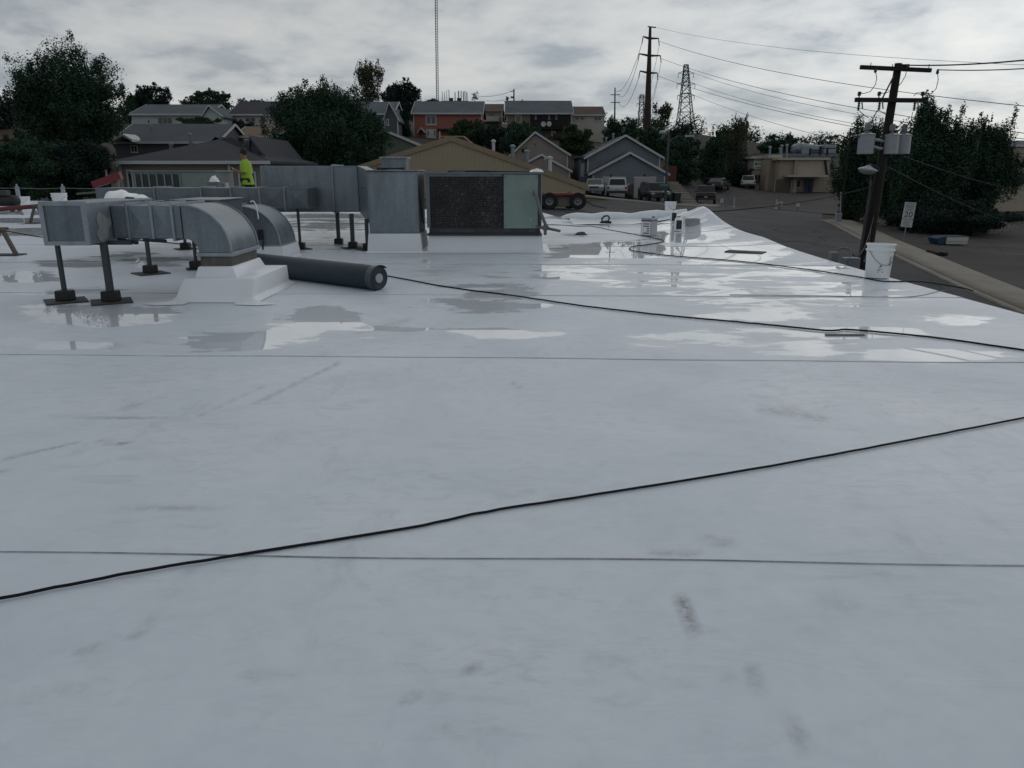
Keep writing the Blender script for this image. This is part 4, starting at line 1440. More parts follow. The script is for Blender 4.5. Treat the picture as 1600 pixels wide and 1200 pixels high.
# bits standing by the second unit
p = at(335, 296, 18.5)
bucket('bucket', 'dull metal pail heaped with scraps beside the green unit', (p.x, 18.5, 0.0), at(335, 284, 18.5).z, 0.16, 0.19, prints=False, m=galv_dark)
q = crumple('rag', white_plastic, None, (p.x + 0.02, 18.5, at(335, 284, 18.5).z - 0.03), (0.22, 0.2, 0.2), 12)
tag(q, 'white plastic scrap sticking out of the metal pail', 'rag')
p = at(347, 296, 18.6)
t = thing('carton', 'pale grey carton right of the metal pail', 'carton', (p.x, 18.6, 0))
q = MB(); q.box(-0.1, 0.1, 0, 0.2, 0.0, at(347, 286, 18.6).z); q.build('box_body', xfm_grey, t, local=True, bevel=0.006)
q = MB(); q.box(-0.02, 0.02, -0.003, 0.2, at(347, 286, 18.6).z, at(347, 286, 18.6).z + 0.003); q.build('tape', trim_white, t, local=True)
p = at(306, 298, 17.6)
t = thing('brick_stack', 'small red-brown block sitting on the low duct lid', 'block', (p.x, 17.6, 0.0))
q = MB(); q.box(-0.09, 0.09, 0, 0.1, 0.0, at(306, 292, 17.6).z); q.build('block_body', mat('clay', (0.07, 0.035, 0.028), 0.9), t, local=True, bevel=0.006)
# ================================================================ houses
def ring(q, x0, x1, z0, z1, w, ya, yb):
    """rectangular frame in the x-z plane"""
    o = [(x0, z0), (x1, z0), (x1, z1), (x0, z1)]
    i = [(x0 + w, z0 + w), (x1 - w, z0 + w), (x1 - w, z1 - w), (x0 + w, z1 - w)]
    vs = [(a, ya, b) for a, b in o] + [(a, ya, b) for a, b in i] + [(a, yb, b) for a, b in o] + [(a, yb, b) for a, b in i]
    fs = []
    for k in range(4):
        n = (k + 1) % 4
        fs += [(k, n, 4 + n, 4 + k), (8 + n, 8 + k, 12 + k, 12 + n), (n, k, 8 + k, 8 + n), (4 + k, 4 + n, 12 + n, 12 + k)]
    return q.add(vs, fs)


def window(root, u0, v0, u1, v1, Y, trim, panes=1, pane_m=None, w=0.07, name='window'):
    a, b = at(u0, v0, Y), at(u1, v1, Y)
    q = MB(); ring(q, a.x, b.x, b.z, a.z, w, Y - 0.06, Y + 0.01)
    f = q.build(name, trim, root)
    org = parent_loc(root)
    q = MB(); q.box(a.x + w * 0.9, b.x - w * 0.9, Y - 0.022, Y - 0.012, b.z + w * 0.9, a.z - w * 0.9)
    q.build('pane', pane_m or glass, f, origin=org)
    for k in range(1, panes):
        x = a.x + (b.x - a.x) * k / panes
        q = MB(); q.box(x - w * 0.35, x + w * 0.35, Y - 0.05, Y - 0.0225, b.z + w * 0.95, a.z - w * 0.95)
        q.build('mullion', trim, f, origin=org)
    q = MB(); q.box(a.x - 0.05, b.x + 0.05, Y - 0.10, Y - 0.005, b.z - 0.06, b.z - 0.003); q.build('sill', trim, f, origin=org)
    return f


def door(root, u0, v0, u1, v1, Y, m, name='door', panels=0, handle=True):
    a, b = at(u0, v0, Y), at(u1, v1, Y)
    q = MB(); q.box(a.x, b.x, Y - 0.04, Y + 0.01, b.z, a.z); d = q.build(name, m, root)
    org = parent_loc(root)
    for k in range(panels):
        z0 = b.z + (a.z - b.z) * k / panels
        z1 = b.z + (a.z - b.z) * (k + 1) / panels
        q = MB(); q.box(a.x + 0.05, b.x - 0.05, Y - 0.055, Y - 0.041, z0 + 0.03, z1 - 0.03); q.build('panel', m, d, origin=org)
    if handle:
        q = MB(); q.cbox((b.x - 0.12, Y - 0.075, (a.z + b.z) / 2), (0.05, 0.06, 0.05)); q.build('handle', wire_m, d, origin=org)
    return d


def house(label, u0, u1, ve, vb, vr, Y, depth, style, wall, roofm, trim, ur=None, over=0.4, name='house', thick=0.16, drop=2.5, corner=True, cat='house'):
    um = (u0 + u1) / 2 if ur is None else ur
    x0, x1 = at(u0, ve, Y).x, at(u1, ve, Y).x
    ze, zb = at(um, ve, Y).z, at(um, vb, Y).z - drop
    root = thing(name, label, cat, ((x0 + x1) / 2, Y, zb))
    yb = Y + depth
    if style == 'side':                       # ridge parallel to the picture
        ym = Y + depth / 2
        zr = at(um, vr, ym).z
        q = MB(); q.prism([(Y, zb), (yb, zb), (yb, ze), (ym, zr - thick), (Y, ze)], 'x', x0, x1); q.build('wall', wall, root)
        s_ = (zr - ze) / (depth / 2)
        zo = ze - s_ * over
        q = MB(); q.prism([(Y - over, zo), (ym, zr), (yb + over, zo), (yb + over, zo + thick), (ym, zr + thick), (Y - over, zo + thick)], 'x', x0 - over * 0.7, x1 + over * 0.7)
        rf = q.build('roof', roofm, root)
        q = MB(); q.box(x0 - over * 0.7, x1 + over * 0.7, Y - over - 0.10, Y - over - 0.004, zo - 0.02, zo + thick + 0.02); q.build('gutter', trim, root)
        for s2, xx in ((-1, x0 - over * 0.7), (1, x1 + over * 0.7)):
            q = MB(); q.prism([(Y - over, zo - 0.06), (ym, zr - 0.06), (yb + over, zo - 0.06), (yb + over, zo + thick + 0.03), (ym, zr + thick + 0.03), (Y - over, zo + thick + 0.03)], 'x', xx + 0.003 * s2, xx + 0.05 * s2)
            q.build('rake_board', trim, root)
    elif style == 'front':                    # gable towards us
        xr = at(um, vr, Y).x
        zr = at(um, vr, Y).z
        q = MB(); q.prism([(x0, zb), (x1, zb), (x1, ze), (xr, zr - thick), (x0, ze)], 'y', Y, yb); q.build('wall', wall, root)
        sl, sr = (zr - ze) / (xr - x0), (zr - ze) / (x1 - xr)
        P = [(x0 - over, ze - sl * over), (xr, zr), (x1 + over, ze - sr * over)]
        pr = P + [(p[0], p[1] + thick) for p in P[::-1]]
        q = MB(); q.prism(pr, 'y', Y - over * 0.8, yb + over); rf = q.build('roof', roofm, root)
        pr = [(p[0], p[1] - 0.05) for p in P] + [(p[0], p[1] + thick + 0.03) for p in P[::-1]]
        q = MB(); q.prism(pr, 'y', Y - over * 0.8 - 0.06, Y - over * 0.8 - 0.004); q.build('rake_board', trim, root)
    else:                                     # hip
        ym = Y + depth / 2
        zr = at(um, vr, ym).z
        q = MB(); q.box(x0, x1, Y, yb, zb, ze); q.build('wall', wall, root)
        h_ = depth / 2 * 0.9
        e = [(x0 - over, Y - over), (x1 + over, Y - over), (x1 + over, yb + over), (x0 - over, yb + over)]
        vs = [(a, b, ze + 0.003) for a, b in e] + [(a, b, ze + thick) for a, b in e] + [(x0 + h_, ym, zr), (x1 - h_, ym, zr)]
        q = MB(); q.add(vs, [(3, 2, 1, 0), (0, 1, 5, 4), (1, 2, 6, 5), (2, 3, 7, 6), (3, 0, 4, 7), (4, 5, 9, 8), (5, 6, 9), (6, 7, 8, 9), (7, 4, 8)]); rf = q.build('roof', roofm, root)
        q = MB(); q.box(x0 - over, x1 + over, Y - over - 0.12, Y - over - 0.004, ze - 0.02, ze + thick + 0.01); q.build('gutter', trim, root)
    if corner:
        for xx in (x0, x1):
            q = MB(); q.box(xx - 0.06, xx + 0.06, Y - 0.03, Y + 0.06, zb, ze - 0.02); q.build('corner_board', trim, root)
    return root, rf


def roof_vent(root, rf, u, v, Y, h=0.5, r=0.09, m=None):
    p = at(u, v, Y)
    q = MB(); q.tube([p - Vector((0, 0, 0.5)), p + Vector((0, 0, h))], r, 8); q.lathe([(r * 1.5, h), (r * 1.4, h + 0.08), (0.01, h + 0.12)], 8, Matrix.Translation(p))
    q.build('roof_vent', m or galv_dark, rf, origin=parent_loc(root))


sh_dark = mat_shingle('shingle_charcoal', (0.042, 0.045, 0.056))
sh_grey = mat_shingle('shingle_grey', (0.077, 0.087, 0.098))
sh_slate = mat_shingle('shingle_slate', (0.087, 0.104, 0.120))
sh_brown = mat_shingle('shingle_brown', (0.084, 0.060, 0.049))
sh_tan = mat_shingle('shingle_tan', (0.154, 0.105, 0.073))
sid_grey = mat_bands('siding_grey', (0.147, 0.175, 0.210), 'Z', 0.15)
sid_dkgrey = mat_bands('siding_dark_grey', (0.077, 0.087, 0.101), 'Z', 0.15)
sid_warm = mat_bands('siding_warm_grey', (0.161, 0.157, 0.146), 'Z', 0.15)
sid_red = mat_bands('siding_red', (0.28, 0.105, 0.088), 'Z', 0.15)
sid_pale = mat_bands('siding_pale_green', (0.364, 0.434, 0.434), 'Z', 0.15)
sid_cream = mat_bands('siding_cream', (0.420, 0.406, 0.378), 'Z', 0.15)
sid_brown = mat_bands('siding_brown', (0.175, 0.154, 0.116), 'Z', 0.15)
sid_taupe = mat_bands('siding_taupe', (0.238, 0.217, 0.203), 'Z', 0.15)
sid_green = mat_bands('siding_green', (0.105, 0.133, 0.119), 'Z', 0.15)
brick_m = mat('brick_veneer', (0.09, 0.055, 0.045), 0.9, var=0.4, scale=8)
door_white = mat('door_white', (0.38, 0.39, 0.40), 0.5, var=0.06)
door_blue = mat('door_blue', (0.02, 0.05, 0.14), 0.5, var=0.15)
fence_m = mat('cedar_fence', (0.10, 0.045, 0.030), 0.85, var=0.3, streak=5)

# near house on the left, dark hip roof
hA, rA = house('nearest house, charcoal hip roof and warm grey walls, behind the worker', 187, 415, 256, 330, 214, 48, 11, 'hip', sid_warm, sh_dark, trim_white)
window(hA, 197, 265, 212, 303, 48, trim_white, 1, w=0.1)
window(hA, 372, 268, 402, 296, 48, trim_white, 2, w=0.1)
q = MB(); a = at(358, 258, 47.9); q.tube([a, at(360, 290, 47.9)], 0.09, 8); q.build('downspout', trim_white, hA)
for u, v in ((268, 232), (297, 217), (385, 226)):
    roof_vent(hA, rA, u, v, 52.5, 0.25, 0.12)
# its side gable to the right
hA2, _ = house('dark gabled wing with steep grey gable right of the worker', 388, 426, 258, 320, 216, 50.5, 8, 'front', sid_dkgrey, sh_dark, sid_dkgrey, ur=392, over=0.25, corner=False)
hB, rB = house('grey-roofed house in second row with white trimmed gable', 178, 338, 222, 258, 196, 78, 10, 'side', sid_dkgrey, sh_grey, trim_white)
window(hB, 204, 227, 216, 238, 78, trim_white, 2)
q = MB(); a = at(199, 212, 77.4); P = [(at(178, 223, 77).x, at(178, 223, 77).z), (at(197, 213, 77).x, at(197, 213, 77).z), (at(212, 222, 77).x, at(212, 222, 77).z)]
q.prism(P + [(p[0], p[1] + 0.22) for p in P[::-1]], 'y', 76.3, 79); q.build('porch_gable', trim_white, hB)
roof_vent(hB, rB, 237, 203, 81, 0.3)
hC, rC = house('pale green house with white gable on the left hill', 206, 322, 179, 200, 165, 112, 11, 'side', sid_pale, sh_slate, trim_white)
hC2, _ = house('pale gable end wing of the green house', 318, 345, 180, 196, 166, 111, 9, 'front', sid_pale, sh_slate, trim_white, ur=327, over=0.4)
window(hC, 230, 187, 235, 193, 112, trim_white)
window(hC, 246, 183, 270, 194, 112, trim_white, 3, w=0.06)
hD, _ = house('cream house with dark brown roof left of the big round tree', 360, 432, 179, 203, 160, 116, 11, 'side', sid_cream, sh_dark, trim_white)
window(hD, 383, 183, 400, 191, 116, trim_white, 2)
window(hD, 406, 182, 416, 190, 116, trim_white)
hE, _ = house('low tan roof between the cream house and charcoal roof', 368, 430, 214, 235, 200, 85, 9, 'side', sid_brown, sh_tan, trim_white)
hF, _ = house('brown-roofed house at the left picture edge', -60, 66, 216, 250, 190, 92, 12, 'side', sid_brown, sh_brown, sid_brown)
window(hF, 20, 222, 40, 236, 92, trim_white, 2)
hG, _ = house('grey gabled house half hidden by the big round tree', 560, 612, 178, 208, 161, 102, 10, 'side', sid_grey, sh_slate, trim_white)
hG2, _ = house('dark grey gable end beside the red house', 601, 621, 184, 210, 161, 101, 8, 'front', sid_dkgrey, sh_slate, trim_white, ur=608, over=0.3)
window(hG2, 604, 186, 608, 196, 101, trim_white)
hH, _ = house('small green gabled shed roof below the red house', 585, 668, 233, 248, 207, 80, 10, 'front', sid_green, sh_dark, trim_white, ur=606, over=0.4)

# the red house
hR, rR = house('two-storey red house with slate roof and white front door', 646, 752, 177, 219, 160, 108, 10, 'side', sid_red, sh_slate, trim_white, drop=1.5)
window(hR, 665, 180, 682, 195, 108, trim_white, 2, w=0.12)
d_ = door(hR, 666, 202, 682, 221, 108, door_white)
for uu in ((668, 204, 670, 211), (678, 204, 680, 211)):
    a, b = at(uu[0], uu[1], 108), at(uu[2], uu[3], 108)
    q = MB(); q.box(a.x, b.x, 107.93, 107.955, b.z, a.z); q.build('side_light', glass, d_, origin=parent_loc(hR))
q = MB(); a, b = at(652, 201, 107), at(664, 203, 107); q.prism([(a.x, a.z - 0.6), ((a.x + b.x) / 2, a.z), (b.x, b.z - 0.4), (b.x, b.z - 0.25), ((a.x + b.x) / 2, a.z + 0.15), (a.x, a.z - 0.45)], 'y', 106.6, 108); q.build('awning', trim_white, hR)
q = MB(); a, b = at(683, 202, 106.8), at(706, 204, 106.8); q.box(a.x, b.x, 106.6, 108, a.z - 0.1, a.z + 0.1); q.build('porch_roof', sh_dark, hR)
q = MB(); a = at(687, 204, 106.8); q.box(a.x - 0.08, a.x + 0.08, 106.7, 106.86, a.z - 2.6, a.z - 0.11); q.build('porch_post', trim_white, hR)
hI, _ = house('small taupe house with balcony between red and brown houses', 754, 784, 173, 196, 164, 128, 9, 'side', sid_taupe, sh_brown, sid_taupe, corner=False)
window(hI, 764, 175, 772, 185, 128, sid_taupe)
q = MB(); a, b = at(756, 182, 127), at(780, 190, 127); q.box(a.x, b.x, 126.4, 127.9, b.z, a.z); q.build('balcony', sid_cream, hI)
# brown house with deep balcony
hJ, rJ = house('brown two-storey house with deep dark balcony', 792, 893, 177, 218, 159, 118, 10, 'side', sid_brown, sh_slate, trim_white, drop=2)
window(hJ, 805, 179, 815, 192, 118, trim_white, 1, w=0.1)
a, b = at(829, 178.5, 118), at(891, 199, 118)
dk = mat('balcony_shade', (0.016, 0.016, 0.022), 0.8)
q = MB(); q.box(a.x, b.x, 117.9, 118.02, b.z, a.z); q.build('balcony_shade_sheet', dk, hJ)  # dark sheet over the wall, the balcony's shade put into its colour
q = MB(); q.box(a.x - 0.1, b.x + 0.1, 116.4, 117.95, b.z - 0.35, b.z - 0.1); q.build('balcony_floor', wood_dark, hJ)
for uu in (829, 850, 872, 890):
    x = at(uu, 180, 116.5).x
    q = MB(); q.box(x - 0.07, x + 0.07, 116.42, 116.56, b.z - 0.1, a.z - 0.05); q.build('balcony_post', wood_dark, hJ)
q = MB(); q.box(a.x, b.x, 116.40, 116.50, b.z + 0.85, b.z + 0.95); q.build('hand_rail', wood_dark, hJ)
for k in range(44):
    x = a.x + 0.1 + k * (b.x - a.x - 0.2) / 43
    if k == 0:
        q = MB(); q.box(-0.03, 0.03, -0.02, 0.02, -0.43, 0.42); bal0 = q.build('baluster', wood_dark, hJ, local=True); bal = bal0
    else:
        bal = bal0.copy(); C.objects.link(bal)
    bal.location = Vector((x, 116.45, b.z + 0.43)) - hJ.location
for uu, vv in ((849, 194), (858, 193.5)):
    p = at(uu, vv, 116.2)
    q = MB(); q.lathe([(0.36, -0.02), (0.36, 0.02)], 18, Matrix.Translation(p) @ Matrix.Rotation(R(90), 4, 'X')); q.build('wall_disc', trim_white, hJ)
for uu in (837, 858, 869):
    p = at(uu, 184, 117.8)
    q = MB(); q.lathe([(0.12, 0.35), (0.22, -0.35), (0.2, -0.37)], 12, Matrix.Translation(p)); q.build('lantern', mat('dull_lamp', (0.13, 0.13, 0.14), 0.7), hJ)
door(hJ, 838, 204, 850, 216, 117.6, door_blue)
door(hJ, 861, 204, 868, 218, 117.6, door_white)
a, b = at(881, 197, 114), at(896, 215, 114)
q = MB(); q.box(a.x, b.x, 114, 116.3, b.z - 1, a.z); q.build('annex', brick_m, hJ)
roof_vent(hJ, rJ, 816, 160, 122.5, 0.3)
hK, _ = house('low white house with brown roof at the end of the hill row', 893, 944, 180, 198, 168, 126, 9, 'side', sid_cream, sh_brown, trim_white, over=0.3)
window(hK, 898, 181, 905, 188, 126, trim_white); window(hK, 906, 181, 914, 188, 126, trim_white); window(hK, 928, 181, 940, 189, 126, trim_white, 2)

# beige stepped gables beside the tan shed
hL, _ = house('taupe gable house behind the tan shed, farther one', 800, 887, 241, 300, 208, 88, 10, 'front', sid_taupe, sh_dark, trim_white, ur=836, over=0.35)
hL2, _ = house('taupe lower gable in front of the farther taupe house', 800, 890, 267, 305, 243, 84, 4, 'front', sid_taupe, sh_dark, trim_white, ur=846, over=0.3)

# grey duplex with two garage doors
hM, rM = house('blue-grey duplex with twin white garage doors', 919, 1031, 245, 312, 213, 85, 11, 'front', sid_grey, sh_grey, trim_white, ur=977, over=0.45, drop=1.5)
a, b = at(925, 271, 80.5), at(1040, 271, 80.5)
pk, zb_ = at(984, 240, 80.5), at(980, 310, 80.5).z - 1.2
q = MB(); q.prism([(a.x, zb_), (b.x, zb_), (b.x, a.z), (pk.x, pk.z - 0.15), (a.x, a.z)], 'y', 80.5, 85.1); q.build('garage_wall', sid_grey, hM)
sl, sr = (pk.z - a.z) / (pk.x - a.x), (pk.z - a.z) / (b.x - pk.x)
P = [(a.x - 0.4, a.z - sl * 0.4), (pk.x, pk.z), (b.x + 0.4, a.z - sr * 0.4)]
q = MB(); q.prism(P + [(p[0], p[1] + 0.16) for p in P[::-1]], 'y', 80.2, 85.3); q.build('garage_roof', sh_dark, hM)
q = MB(); q.prism([(p[0], p[1] - 0.05) for p in P] + [(p[0], p[1] + 0.19) for p in P[::-1]], 'y', 80.13, 80.196); q.build('rake_board', trim_white, hM)
for uu in (927, 1038):
    x = at(uu, 285, 80.5).x
    q = MB(); q.box(x - 0.07, x + 0.07, 80.45, 80.55, zb_, a.z - 0.25); q.build('corner_board', trim_white, hM)
gd = mat('garage_door_white', (0.33, 0.34, 0.355), 0.5, var=0.06, grime=0.1)
for (p0, p1) in ((942, 976), (991, 1024)):
    door(hM, p0, 278, p1, 309, 80.5, gd, 'garage_door', 4, False)
    c_, e_ = at(p0, 278, 80.5), at(p1, 278, 80.5)
    q = MB(); q.box(c_.x - 0.1, e_.x + 0.1, 80.43, 80.49, c_.z + 0.004, c_.z + 0.12); q.build('lintel', trim_white, hM)
c_, e_ = at(977.5, 288, 80.4), at(989.5, 309, 80.4)
q = MB(); q.box(c_.x, e_.x, 80.40, 80.55, e_.z - 0.5, c_.z); q.build('brick_pier', brick_m, hM)
for uu in (955, 1007):
    p = at(uu, 274, 80.42); q = MB(); q.cbox(p, (0.14, 0.12, 0.22)); q.build('wall_lamp', wire_m, hM)
# side porch on its left
a, b = at(906, 247, 87), at(921, 275, 87)
q = MB(); q.box(a.x, b.x, 87, 95, b.z - 2, a.z); q.build('side_wing', sid_grey, hM)
q = MB(); q.box(a.x - 0.3, b.x + 0.2, 86.6, 95.2, a.z + 0.004, a.z + 0.2); q.build('wing_roof', sh_grey, hM)
door(hM, 908, 255, 913, 276, 87, door_white)
for u, v in ((947, 226), (958, 220), (931, 240)):
    roof_vent(hM, rM, u, v, 91, 0.7, 0.1, galv)
# steps and path climbing at its right
t = thing('garden_steps', 'pale concrete steps climbing right of the blue-grey duplex', 'steps', tuple(at(1075, 318, 78)))
for k in range(9):
    f = k / 8
    p = at(1078 - 30 * f, 317 - 33 * f, 77 + 9 * f)
    q = MB(); q.box(p.x - 0.75, p.x + 0.75, p.y - 0.7, p.y + 0.9, p.z - 1.2, p.z); q.build('step', concrete, t)
t = thing('garden_fence', 'red-brown board fence behind the duplex corner', 'fence', tuple(at(1048, 290, 86)))
a, b = at(1036, 259, 86), at(1056, 290, 86)
for k in range(14):
    x = a.x + (b.x - a.x) * k / 14
    if k == 0:
        q = MB(); q.box(0, (b.x - a.x) / 14 - 0.012, -0.02, 0.02, b.z - 1, a.z); s0 = q.build('board', fence_m, t, local=True); s_ = s0
    else:
        s_ = s0.copy(); C.objects.link(s_)
    s_.location = Vector((x, 86 + 0.01 * (k % 2), 0)) - t.location
q = MB(); q.box(a.x, b.x, 86.032, 86.1, a.z - 0.4, a.z - 0.3); q.build('rail', fence_m, t)

# tan metal shed
tan_rib = mat_bands('tan_rib_sheet', (0.30, 0.255, 0.18), 'X', 0.30, 0.25, 0.93, 0.5, 0.06, 'RIB')
tan_trim = mat('tan_trim', (0.224, 0.182, 0.123), 0.5, var=0.1)
Ys = 60
pk = at(705, 216, Ys); er = at(914, 291, Ys); el = at(470, 291, Ys); zb_ = at(800, 318, Ys).z - 2
t = thing('metal_shed', 'wide tan ribbed metal shed with low gable', 'shed', (pk.x, Ys, zb_))
q = MB(); q.prism([(el.x, zb_), (er.x, zb_), (er.x, er.z), (pk.x, pk.z), (el.x, er.z)], 'y', Ys, Ys + 22); q.build('wall', tan_rib, t)
P = [(el.x - 0.25, er.z - 0.08), (pk.x, pk.z + 0.004), (er.x + 0.25, er.z - 0.08)]
q = MB(); q.prism(P + [(p[0], p[1] + 0.16) for p in P[::-1]], 'y', Ys + 0.003, Ys + 22.3); rt = q.build('roof', tan_trim, t)
q = MB(); q.prism([(p[0], p[1] - 0.22) for p in P] + [(p[0], p[1] + 0.19) for p in P[::-1]], 'y', Ys - 0.12, Ys - 0.004); q.build('rake_trim', tan_trim, t)
q = MB(); q.box(er.x - 0.12, er.x + 0.04, Ys - 0.08, Ys - 0.003, zb_, er.z - 0.25); q.build('corner_trim', tan_trim, t)
q = MB(); q.box(pk.x - 0.9, pk.x + 0.9, Ys + 1, Ys + 20, pk.z + 0.12, pk.z + 0.22); q.build('ridge_cap', tan_trim, rt, origin=parent_loc(t))
for u, v0_, v1_, r_ in ((771, 237, 222, 0.12), (801, 247, 230, 0.15), (823, 256, 238, 0.14), (853, 266, 251, 0.13), (859, 268, 248, 0.17)):
    a, b = at(u, v0_, Ys + 3), at(u, v1_, Ys + 3)
    q = MB(); q.tube([a - Vector((0, 0, 0.8)), b], r_, 10); q.lathe([(r_ * 1.5, 0), (r_ * 1.5, 0.12), (r_ * 0.4, 0.2)], 10, Matrix.Translation(b)); q.build('vent_pipe', trim_white if u < 800 or u > 855 else galv, rt, origin=parent_loc(t))

# stucco workshop on the right with a sign
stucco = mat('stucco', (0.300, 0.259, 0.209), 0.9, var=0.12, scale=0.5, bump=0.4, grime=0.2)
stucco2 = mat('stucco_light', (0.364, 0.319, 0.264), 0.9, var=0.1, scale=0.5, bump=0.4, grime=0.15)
coping = mat('coping', (0.364, 0.346, 0.309), 0.7, var=0.1)
b0 = at(1178, 296, 112)
bw = thing('workshop_building', 'tan stucco workshop with flat roof and green-white sign', 'building', tuple(at(1240, 300, 106)))
def px_box(name, m, root, u0, v0, u1, v1, Ya, Yb, drop=0.0, bevel=0.0):
    a, b = at(u0, v0, Ya), at(u1, v1, Ya)
    q = MB(); q.box(min(a.x, b.x), max(a.x, b.x), Ya, Yb, min(a.z, b.z) - drop, max(a.z, b.z)); return q.build(name, m, root, bevel=bevel)
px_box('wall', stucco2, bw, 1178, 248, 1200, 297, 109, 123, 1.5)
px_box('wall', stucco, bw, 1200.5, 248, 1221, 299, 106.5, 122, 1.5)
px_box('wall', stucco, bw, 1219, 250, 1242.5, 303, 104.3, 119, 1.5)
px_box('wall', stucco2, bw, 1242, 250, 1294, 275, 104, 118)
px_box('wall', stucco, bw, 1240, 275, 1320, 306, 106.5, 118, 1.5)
px_box('coping', coping, bw, 1174, 244, 1202, 248, 108.7, 123.2)
px_box('coping', coping, bw, 1200.5, 242, 1222, 247.5, 106.2, 122.2)
px_box('coping', coping, bw, 1217, 246, 1300, 250, 103.6, 120)
px_box('canopy', coping, bw, 1231, 273.5, 1296, 276.5, 102.5, 107)
px_box('roof_deck', galv_dark, bw, 1196, 240, 1320, 245, 118, 130)
for u in (1181, 1185.5, 1190):
    window(bw, u - 1.5, 273, u + 1.5, 287, 108.95, stucco2, w=0.03)
window(bw, 1242, 282, 1250, 293, 106.45, trim_white, w=0.07)
door(bw, 1258, 280, 1269, 303, 106.45, door_blue)
px_box('side_light', glass, bw, 1265, 281, 1267.5, 302, 106.36, 106.40)
for (u0_, u1_) in ((1199.2, 1200.4), (1242.2, 1244)):
    px_box('pilaster', stucco, bw, u0_, 250, u1_, 300, 103.9 if u0_ > 1230 else 106.3, 108.8, 1)
q = MB(); q.bar(at(1289, 250, 103.9), at(1292, 274, 103.9), 0.35, 0.2); q.build('brace', wood_dark, bw)
for k in range(17):
    u = 1211 + k * 1.55
    px_box('gate_picket', mat('gate_brown', (0.26, 0.225, 0.19), 0.8), bw, u, 280, u + 0.55, 302, 103.6, 103.68, 0.6)
px_box('gate_rail', wire_m, bw, 1210, 281, 1238, 282, 103.7, 103.76)
for u, v0_, v1_ in ((1203, 246, 231), (1219, 243, 233), (1221.5, 243, 229), (1229.5, 243, 228)):
    a, b = at(u, v0_, 114), at(u, v1_, 114)
    q = MB(); q.tube([a - Vector((0, 0, 0.6)), b], 0.16, 8); q.lathe([(0.26, 0), (0.24, 0.2), (0.05, 0.25)], 8, Matrix.Translation(b)); q.build('roof_vent', galv, bw)
# rooftop tanks behind its parapet
a = at(1253, 232, 122)
q = MB(); q.tube([at(1240, 238, 122), at(1242, 234, 122), at(1246, 232.5, 122), at(1276, 235, 122), at(1279, 240, 122)], [0.5, 0.8, 0.9, 0.8, 0.4], 12); q.build('duct_hood', galv, bw, smooth=True)
px_box('roof_unit', galv, bw, 1253, 228, 1266, 241, 121, 123, bevel=0.1); px_box('roof_unit', galv, bw, 1288, 226, 1306, 240, 121, 124, bevel=0.1)
for u in (1266, 1282, 1293):
    px_box('rail_post', wood_dark, bw, u - 0.8, 229 if u == 1282 else 232, u + 0.8, 243, 108, 108.2)
px_box('rail_beam', wood_dark, bw, 1267, 233.6, 1281, 235, 108.02, 108.15); px_box('rail_beam', wood_dark, bw, 1284, 231, 1306, 232.4, 108.02, 108.15)
# its sign: white board, dark emblem, green bar, small line of lettering
sg = thing('shop_sign', 'white sign board with dark emblem and green bar on the workshop', 'sign', tuple(at(1187, 264, 108.8)))
sign_w = mat('sign_white', (0.42, 0.50, 0.48), 0.4, var=0.05)
px_box('sign_board', sign_w, sg, 1178.5, 253, 1195, 264, 108.80, 108.93)
px_box('emblem', mat('emblem_ink', (0.02, 0.035, 0.04), 0.5), sg, 1180, 254.3, 1182.6, 258.3, 108.77, 108.795)
px_box('green_bar', mat('sign_green', (0.03, 0.12, 0.09), 0.5), sg, 1183.6, 255, 1194, 256.8, 108.77, 108.795)
for k in range(9):
    px_box('letter_stroke', mat('sign_green', (0.03, 0.12, 0.09), 0.5), sg, 1180 + k * 1.55, 261, 1181 + k * 1.55, 262.4, 108.775, 108.795)

# building at the far right edge
hN, _ = house('tan building with dark base at the right picture edge', 1560, 1720, 229, 330, 222, 74, 16, 'side', stucco2, sh_grey, trim_white, over=0.2, name='building', cat='building')
px_box('yellow_band', mat('yellow_paint', (0.30, 0.20, 0.03), 0.5), hN, 1572, 268, 1690, 274, 73.9, 73.98)
px_box('lower_wall', mat('dark_stucco', (0.05, 0.05, 0.07), 0.8), hN, 1562, 276, 1700, 286, 73.9, 73.985)
# ================================================================ trees
leaf_dark = mat_leaf('leaf_dark', (0.015, 0.034, 0.025), (0.027, 0.060, 0.041), (0.050, 0.095, 0.055))
leaf_mid = mat_leaf('leaf_mid', (0.018, 0.036, 0.022), (0.032, 0.058, 0.030), (0.055, 0.085, 0.040))
leaf_olive = mat_leaf('leaf_olive', (0.028, 0.038, 0.024), (0.055, 0.068, 0.040), (0.095, 0.105, 0.060))
leaf_con = mat_leaf('leaf_conifer', (0.010, 0.020, 0.020), (0.018, 0.035, 0.031), (0.030, 0.055, 0.040))
bark = mat('bark', (0.045, 0.036, 0.028), 0.9, var=0.4, scale=4, bump=0.6, streak=4)


